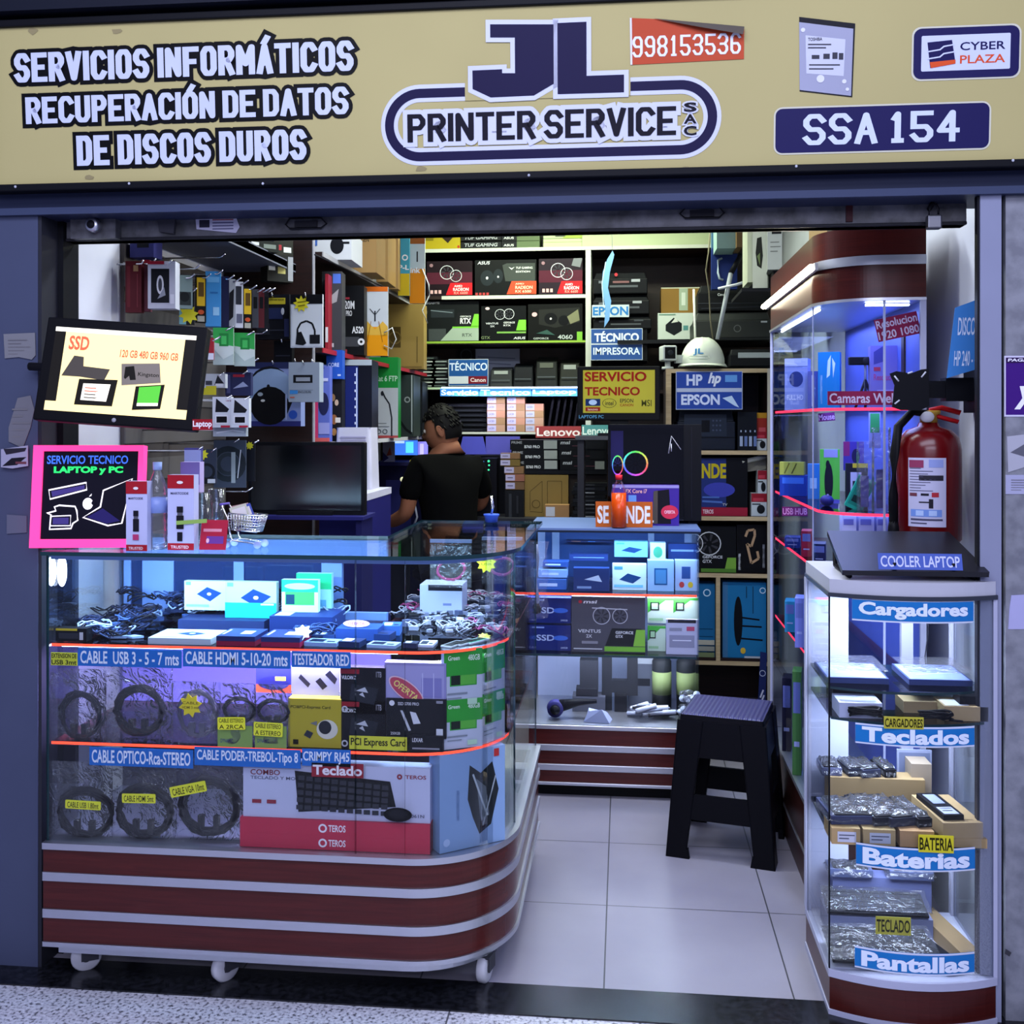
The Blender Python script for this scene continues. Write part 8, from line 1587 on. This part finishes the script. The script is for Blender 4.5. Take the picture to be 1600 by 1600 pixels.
# ================================================================ THE PERSON, seated behind the counter, seen from the back
def person():
    O = Vector((-.862, 5.22, 0)); rz = R(32)          # turned to the left, back to the door
    t = thing('person', 'person in black t-shirt with short black hair sitting with back turned', 'person', tuple(O), rz)
    SK = M('#8a5a44', .5); HAIR = M('#0b0a0c', .6); SH = M('#020203', .95); JE = M('#14161f', .8)
    def skin(name, nodes, edges, mat, parent, root=0, sub=2):
        me = bpy.data.meshes.new(name); me.from_pydata([n[0] for n in nodes], edges, []); o = bpy.data.objects.new(name, me); COL.objects.link(o)
        m = o.modifiers.new('body', 'SKIN'); m.use_smooth_shade = True; s = o.modifiers.new('round', 'SUBSURF'); s.levels = s.render_levels = sub
        for i, n in enumerate(nodes):
            v = me.skin_vertices[0].data[i]; r = n[1]; v.radius = r if isinstance(r, tuple) else (r, r); v.use_root = (i == root)
        dg = bpy.context.evaluated_depsgraph_get(); ev = bpy.data.meshes.new_from_object(o.evaluated_get(dg)); bpy.data.objects.remove(o)
        return ev
    # local frame: faces +y, x to the person's right; pelvis on a stool at 0.72
    P = [((0, 0, .78), (.145, .115)), ((0, .01, .92), (.125, .10)), ((0, .03, 1.06), (.15, .105)), ((0, .05, 1.19), (.145, .085)), ((0, .055, 1.255), (.06, .06)), ((0, .075, 1.33), (.052, .055)),
         ((-.150, .05, 1.205), .054), ((-.192, .05, 1.09), .047), ((-.205, .08, .965), .040), ((-.235, .20, .915), .034), ((-.24, .31, .91), .027),
         ((.150, .05, 1.205), .054), ((.205, .08, 1.09), .048), ((.24, .16, .985), .040), ((.17, .28, .975), .034), ((.12, .37, .965), .027),
         ((-.09, .06, .77), .085), ((-.12, .25, .76), .075), ((-.13, .42, .74), .060), ((-.13, .41, .50), .052), ((-.13, .38, .28), .042), ((-.13, .40, .24), .04), ((-.14, .52, .22), .035),
         ((.09, .06, .77), .085), ((.12, .25, .76), .075), ((.13, .42, .74), .060), ((.13, .41, .50), .052), ((.13, .38, .28), .042), ((.13, .40, .24), .04), ((.14, .52, .22), .035)]
    E_ = [(0, 1), (1, 2), (2, 3), (3, 4), (4, 5), (3, 6), (6, 7), (7, 8), (8, 9), (9, 10), (3, 11), (11, 12), (12, 13), (13, 14), (14, 15), (0, 16), (16, 17), (17, 18), (18, 19), (19, 20), (20, 21), (21, 22), (0, 23), (23, 24), (24, 25), (25, 26), (26, 27), (27, 28), (28, 29)]
    me = skin('body', P, E_, SK, t)
    b = B(); b.add([tuple(v.co) for v in me.vertices], [tuple(p.vertices) for p in me.polygons], SK, True)
    # hands
    for s, w_, tip in ((-1, Vector((-.24, .31, .91)), Vector((-.01, .13, -.012))), (1, Vector((.12, .37, .965)), Vector((-.03, .13, -.01)))):
        d = tip.normalized(); side = d.cross(Vector((0, 0, 1))).normalized()
        pal = [(tuple(w_), (.026, .018)), (tuple(w_ + d * .045), (.036, .016)), (tuple(w_ + d * .085), (.036, .015))]; h = skin('hand', pal, [(0, 1), (1, 2)], SK, t, sub=2)
        b.add([tuple(v.co) for v in h.vertices], [tuple(p.vertices) for p in h.polygons], SK, True)
        for i, L_ in enumerate((.062, .072, .068, .052)):
            a = w_ + d * .08 + side * (-.027 + .018 * i); b.tube([a, a + d * L_ * .4 + Vector((0, 0, .004)), a + d * L_ * .75 - Vector((0, 0, .004)), a + d * L_ - Vector((0, 0, .016))], [.0085, .008, .0075, .005], SK, 8)
        a = w_ + d * .025 + side * s * (-.026) * -1; b.tube([a, a + d * .03 - side * s * -.018, a + d * .058 - side * s * -.02 - Vector((0, 0, .006))], [.011, .010, .006], SK, 8)
    # head, turned further to the left, looking down a little
    hm = Matrix.Translation((-.005, .095, 1.385)) @ Matrix.Rotation(R(52), 4, 'Z') @ Matrix.Rotation(R(-10), 4, 'X')
    def headshape(th, ph, k=1.):
        x, y, z_ = sin(ph) * cos(th), sin(ph) * sin(th), -cos(ph)
        r = Vector((x * .076, y * .094, z_ * .118))
        if z_ < -.2 and y > -.2: r.x *= 1 - .28 * (-z_ - .2); r.y += .006
        if z_ < -.3 and y < 0: r.y *= 1 - .45 * (-z_ - .3)
        if y > .75: r.y += .022 * math.exp(-((z_ + .18) / .16) ** 2) * math.exp(-(x / .14) ** 2) - .008 * math.exp(-((z_ - .02) / .12) ** 2) * math.exp(-((abs(x) - .33) / .14) ** 2) + .006 * math.exp(-((z_ + .52) / .08) ** 2) * math.exp(-(x / .3) ** 2) + .007 * math.exp(-((z_ + .82) / .12) ** 2)
        return r * k
    def cap(b, mat, k, keep):
        n, m = 40, 28; vs = []; fs = []
        for i in range(m + 1):
            for j in range(n): vs.append(tuple(hm @ headshape(2 * pi * j / n, pi * i / m, k)))
        for i in range(m):
            for j in range(n):
                ph, th = pi * (i + .5) / m, 2 * pi * (j + .5) / n
                if keep(sin(ph) * cos(th), sin(ph) * sin(th), -cos(ph)): fs.append((i * n + j, i * n + (j + 1) % n, (i + 1) * n + (j + 1) % n, (i + 1) * n + j))
        b.add(vs, fs, mat, True)
    cap(b, SK, 1., lambda x, y, z_: True)
    for s in (-1, 1):
        e = B().ball((0, 0, 0), (.010, .020, .032), SK, 12); e.tube([(s * .008, .012 * cos(a), .026 * sin(a)) for a in [R(-60 + 30 * i) for i in range(9)]], .0035, SK, 6)
        b.put(e, hm @ Matrix.Translation((s * .077, -.006, -.010)) @ Matrix.Rotation(R(-12), 4, 'X') @ Matrix.Rotation(s * R(-14), 4, 'Z'))
        b.put(B().ball((0, 0, 0), .0105, '#c9c4bc', 12).ball((0, .0075, 0), .0052, '#17100c', 10), hm @ Matrix.Translation((s * .029, .083, .004)))
    b.obj('body', t)
    h = B(); cap(h, HAIR, 1.075, lambda x, y, z_: (z_ > .42 and y > .2) or (y <= .2 and z_ > -.02 + .28 * max(0, y)) or (y < -.25 and z_ > -.45)); cap(h, HAIR, 1.10, lambda x, y, z_: z_ > .55 and y < .75)
    r_ = random.Random(3)
    for i in range(140):
        th = r_.uniform(0, 2 * pi); ph = r_.uniform(pi * .52, pi); x, y, z_ = sin(ph) * cos(th), sin(ph) * sin(th), -cos(ph)
        if y > .3 and z_ < .5: continue
        a = headshape(th, ph, 1.06); c = headshape(th + .12, max(ph - .16, .3), 1.11); h.tube([hm @ a, hm @ ((a + c) / 2 * 1.03), hm @ c], [.006, .005, .001], HAIR, 5)
    h.obj('hair', t)
    S = [((0, .0, .80), (.165, .13)), ((0, .01, .93), (.148, .118)), ((0, .03, 1.06), (.170, .122)), ((0, .05, 1.175), (.165, .100)), ((0, .058, 1.258), (.070, .068)), ((-.150, .05, 1.203), .064), ((-.190, .05, 1.11), .062), ((-.203, .066, 1.02), .060), ((.150, .05, 1.203), .064), ((.200, .075, 1.11), .064), ((.226, .12, 1.03), .062)]
    me = skin('t_shirt', S, [(0, 1), (1, 2), (2, 3), (3, 4), (3, 5), (5, 6), (6, 7), (3, 8), (8, 9), (9, 10)], SH, t)
    k = B(); k.add([tuple(v.co) for v in me.vertices], [tuple(p.vertices) for p in me.polygons], SH, True); k.obj('t_shirt', t)
    J = [((0, 0, .79), (.155, .125))] + [(P[i][0], P[i][1] + .014) for i in (16, 17, 18, 19, 20, 23, 24, 25, 26, 27)]
    me = skin('trousers', J, [(0, 1), (1, 2), (2, 3), (3, 4), (4, 5), (0, 6), (6, 7), (7, 8), (8, 9), (9, 10)], JE, t)
    k = B(); k.add([tuple(v.co) for v in me.vertices], [tuple(p.vertices) for p in me.polygons], JE, True); k.obj('trousers', t)
    for s in (-1, 1):
        B().hull([(s * .14 - .045, .34, .19), (s * .14 + .045, .34, .19), (s * .14 + .045, .60, .19), (s * .14 - .045, .60, .19)], [(s * .14 - .035, .36, .26), (s * .14 + .035, .36, .26), (s * .14 + .03, .56, .225), (s * .14 - .03, .56, .225)], '#17171c', True).obj('shoe', t)
    st = thing('swivel_stool', 'black swivel stool the person sits on behind counter', 'stool', tuple(O), rz)
    B().lathe([(0, .64), (.17, .64), (.19, .655), (.19, .68), (.16, .695), (0, .695)], '#0e0e12', 28).obj('seat', st); B().lathe([(.022, .06), (.022, .64)], CHROME, 16).obj('column', st)
    B().lathe([(.19, .178), (.205, .178), (.205, .19), (.19, .19), (.19, .178)], CHROME, 28).tube([(-.2, 0, .184), (.2, 0, .184)], .008, CHROME).obj('foot_ring', st)
    for i in range(5):
        a = 2 * pi * i / 5; l = B().tube([(0, 0, .07), (.26 * cos(a), .26 * sin(a), .045)], [.02, .014], '#15151a'); l.lathe([(0, -.015), (.022, -.015), (.022, .015), (0, .015)], '#15151a', 12, (.26 * cos(a), .26 * sin(a), .022), 'y'); l.obj('leg', st)
person()

# ================================================================ TALL SHOWCASE CONTENTS
a0, a1, a2, a3 = [z + .0008 for z in TS]
def tp(name, label, cat, u0, v0, u1, v1, Y, dep, cc, ds=(), rz=-.35, zb=None, g=None): return pbox(name, label, cat, u0, v0, u1, v1, Y, dep, cc, ds, g, rz, zb)
tp('router_box', 'tall bright blue box with white leaf emblem in tall showcase', 'box', 1278, 550, 1312, 640, 3.62, .05, '#1f7ab8', [('p', [(.45, .85), (.6, .95), (.55, .6), (.4, .55)], '#c3d8ea'), ('p', [(.65, .9), (.8, .8), (.7, .55)], '#c3d8ea'), ('t', 'WIFI', .1, .1, .2, .6, '#8fb8da')], -.3, a0)
tp('webcam_box', 'pale blue box printed with cameras left in tall showcase top', 'box', 1226, 560, 1262, 640, 3.75, .08, '#7f8fd0', [('e', .5, .6, .3, .15, '#2a3470'), ('t', 'FULL HD', .1, .2, .8, .3, '#c3cdf0'), ('r', 0, .85, 1, 1, '#a9b4e6')], -.3, a0)
tp('webcam_box', 'blue spine box between pale camera box and bright blue box', 'box', 1262, 580, 1278, 640, 3.70, .08, '#4a5ab0', [('l', [(.5, .1), (.5, .9)], .06, '#a9b4e6')], -.3, a0)
tp('webcam_box', 'lilac box with barcode and picture at right of tall showcase top', 'box', 1360, 540, 1412, 636, 3.30, .06, '#7a74c0', [('p', [(.1, .9), (.4, 1), (.4, .75), (.1, .7)], '#4a4896'), ('t', 'Resolución', .1, .45, .8, .55, '#b04a8a'), ('r', .2, .1, .7, .3, '#9a96d6'), ('r', .1, .6, .3, .66, '#b03a5a')], -.1, a0)
tp('webcam_box', 'brown lid box with white barcode label at right end of tall showcase', 'box', 1412, 520, 1434, 590, 3.20, .05, '#3a3034', [('r', .2, .08, .95, .48, '#a9b0d0'), ('r', .1, .6, .9, .95, '#6a5240')], -.1, None)
b = B(); p = at(1352, 640, 3.35)
for an in (.3, 2.4, 4.5): b.tube([(0, 0, .09), (.035 * cos(an), .035 * sin(an), 0)], .004, '#17182c', 6)
t = thing('tripod', 'small tripod holding black webcam on tall showcase top shelf', 'tripod', (p.x, 3.35, a0)); b.obj('legs', t); B().tube([(0, 0, .08), (0, 0, .14)], .004, '#8f98c0', 6).obj('column', t); bevel(B().box(-.05, .02, -.012, .012, .135, .16, '#0f1018').lathe([(0, -.018), (.010, -.018), (.012, -.012)], '#23252e', 12, (.0, 0, .148), 'y').obj('webcam', t), .004)
def tsign(l, s, u0, v0, u1, v1, Y, ry=0., col='#8a2048', tc='#d0c0dc'):
    o = strip_sign(l, s, u0, v0, u1, v1, Y, col, tc, .001, bold=.02); o.rotation_euler = (0, ry, 0); return o
tsign('red sign reading Camaras Web on upper shelf of tall showcase', 'Camaras Web', 1293, 611, 1404, 633, 3.10, 0)
tsign('red tilted sign reading Resolucion 1920 1080 in tall showcase', ['Resolucion', '1920 1080'], 1372, 492, 1440, 528, 3.06, R(-12))
tsign('small red sign reading Mouse below top shelf of tall showcase', 'Mouse', 1279, 645, 1305, 658, 3.22, R(-5), '#6a2a6a', '#c9a0d0')
tsign('small dim red sign under middle shelf at left of tall showcase', 'USB HUB', 1222, 792, 1262, 806, 3.62, 0, '#6a1f5a', '#c98ab0')
tp('mouse_pack', 'lime green mouse pack standing in middle of tall showcase', 'pack', 1281, 702, 1312, 764, 3.40, .02, '#5ac04a', [('e', .45, .4, .22, .35, '#1a1c2c'), ('r', .2, .85, .9, 1, '#9a9ad0'), ('e', .4, .72, .1, .08, '#1a1c2c'), ('r', 0, 0, 1, .08, '#5a58c0')], -.2, a1)
tp('cable_pack', 'yellow green cable pack at far left of middle showcase shelf', 'pack', 1218, 722, 1256, 742, 3.75, .04, '#9aa04a', [('l', [(.2, .1), (.4, .9)], .1, '#4a4a20'), ('l', [(.5, .1), (.7, .9)], .1, '#4a4a20')], -.3, None)
tp('storage_box', 'dark blue box under yellow green cable pack in showcase', 'box', 1218, 743, 1260, 782, 3.74, .08, '#1f3a9a', [('r', .1, .6, .9, .9, '#3a6ad0')], -.3, a1)
tp('cable_pack', 'light blue bottle shaped pack left of lime mouse pack', 'pack', 1262, 725, 1280, 783, 3.60, .04, '#2f78c8', [('r', .2, .3, .8, .6, '#8fb8ea')], -.2, a1)
p = at(1294, 775, 3.30); t = thing('mouse', 'dark blue computer mouse on middle shelf before lime pack', 'mouse', (p.x, 3.32, a1)); B().ball((0, 0, .016), (.020, .034, .017), '#2a2a78', 16).obj('shell', t); B().box(-.002, .002, -.02, -.008, .030, .036, '#8f8fd0').obj('wheel', t)
tp('memory_module_pack', 'teal memory module in clear slanted pack in tall showcase', 'pack', 1318, 742, 1347, 780, 3.20, .01, '#1f9a86', [('r', .1, .1, .9, .9, '#177a6c'), ('r', .2, .2, .8, .4, '#0d2a2c')], 0, a1).rotation_euler = (0, .45, 0)
for u0, v0, u1, v1, Y, l in ((1342, 690, 1366, 778, 3.14, 'tall clear blister leaning on yellow tipped pack'), (1366, 668, 1392, 780, 3.10, 'tall clear blister with beaded edge near extinguisher hose')):
    p0, p1 = at(u0, v1, Y), at(u1, v0, Y); b = B().box(p0.x - p1.x, 0, 0, .03, 0, p1.z - a1, FILM); 
    t = thing('blister_pack', l, 'pack', (p1.x, Y, a1), None); b.obj('blister', t); B().box((p0.x - p1.x) * .8, (p0.x - p1.x) * .3, .012, .02, .01, (p1.z - a1) * .5, '#5a58a8').obj('insert', t)
tp('adapter_pack', 'yellow topped black pack behind teal memory module', 'pack', 1322, 724, 1356, 782, 3.26, .02, '#17182a', [('r', .3, .9, 1, 1, '#c9b83a'), ('r', .2, .3, .7, .8, '#b4b4e0'), ('r', .3, .35, .6, .6, '#23253c')], -.1, a1)
tp('mouse_pack', 'violet card pack hanging behind clear blisters', 'pack', 1318, 690, 1350, 735, 3.45, .01, '#4a3a9a', [('r', .0, .5, .3, 1, '#8a2a6a'), ('e', .6, .5, .2, .25, '#23204a')], -.1, None)
tp('charger_pack', 'green topped white pack hanging high in middle of tall showcase', 'pack', 1358, 640, 1376, 700, 3.18, .01, '#8f94d0', [('r', .1, .4, .9, .9, '#3a9a5a')], -.1, None)
for u0, u1, cc, l in ((1316, 1338, '#b4b4dc', 'left white box with black plug under middle shelf'), (1342, 1366, '#a9a8d6', 'middle white box with yellow print under middle shelf'), (1370, 1388, '#a0a0d0', 'right white box with black band under middle shelf')):
    tp('charger_box', l, 'box', u0, 802, u1, 836, 3.12, .04, cc, [('r', .2, .0, .6, .35, '#17182a'), ('r', .7, .1, .9, .5, '#c9c06a'), ('r', .1, .8, .8, .9, '#6a6ab0')], 0, TS[2] + .0008)
for u0, v0, u1, v1, Y, z_, cc, l in ((1226, 840, 1250, 905, 3.70, a2, '#1c2a6a', 'dark blue box on third shelf of tall showcase'), (1252, 830, 1268, 900, 3.45, a2, '#8a1f3a', 'red box on third shelf of tall showcase'), (1270, 850, 1290, 900, 3.25, a2, '#20244a', 'navy box at corner of third showcase shelf'), (1226, 940, 1242, 1010, 3.70, a3, '#2a7aa0', 'teal box on lowest shelf of tall showcase'), (1242, 935, 1256, 1020, 3.45, a3, '#6a74b8', 'pale blue box on lowest shelf of tall showcase'), (1222, 1060, 1236, 1130, 3.75, .277, '#1c1c30', 'dark carton at bottom of tall showcase'), (1238, 1050, 1252, 1150, 3.5, .277, '#3f6a3a', 'green box at bottom of tall showcase')):
    tp('storage_box', l, 'box', u0, v0, u1, v1, Y, .08, cc, [('r', .1, .6, .9, .9, '#5a64a0'), ('l', [(.2, .3), (.8, .3)], .05, '#8f98c8')], -.2, z_)
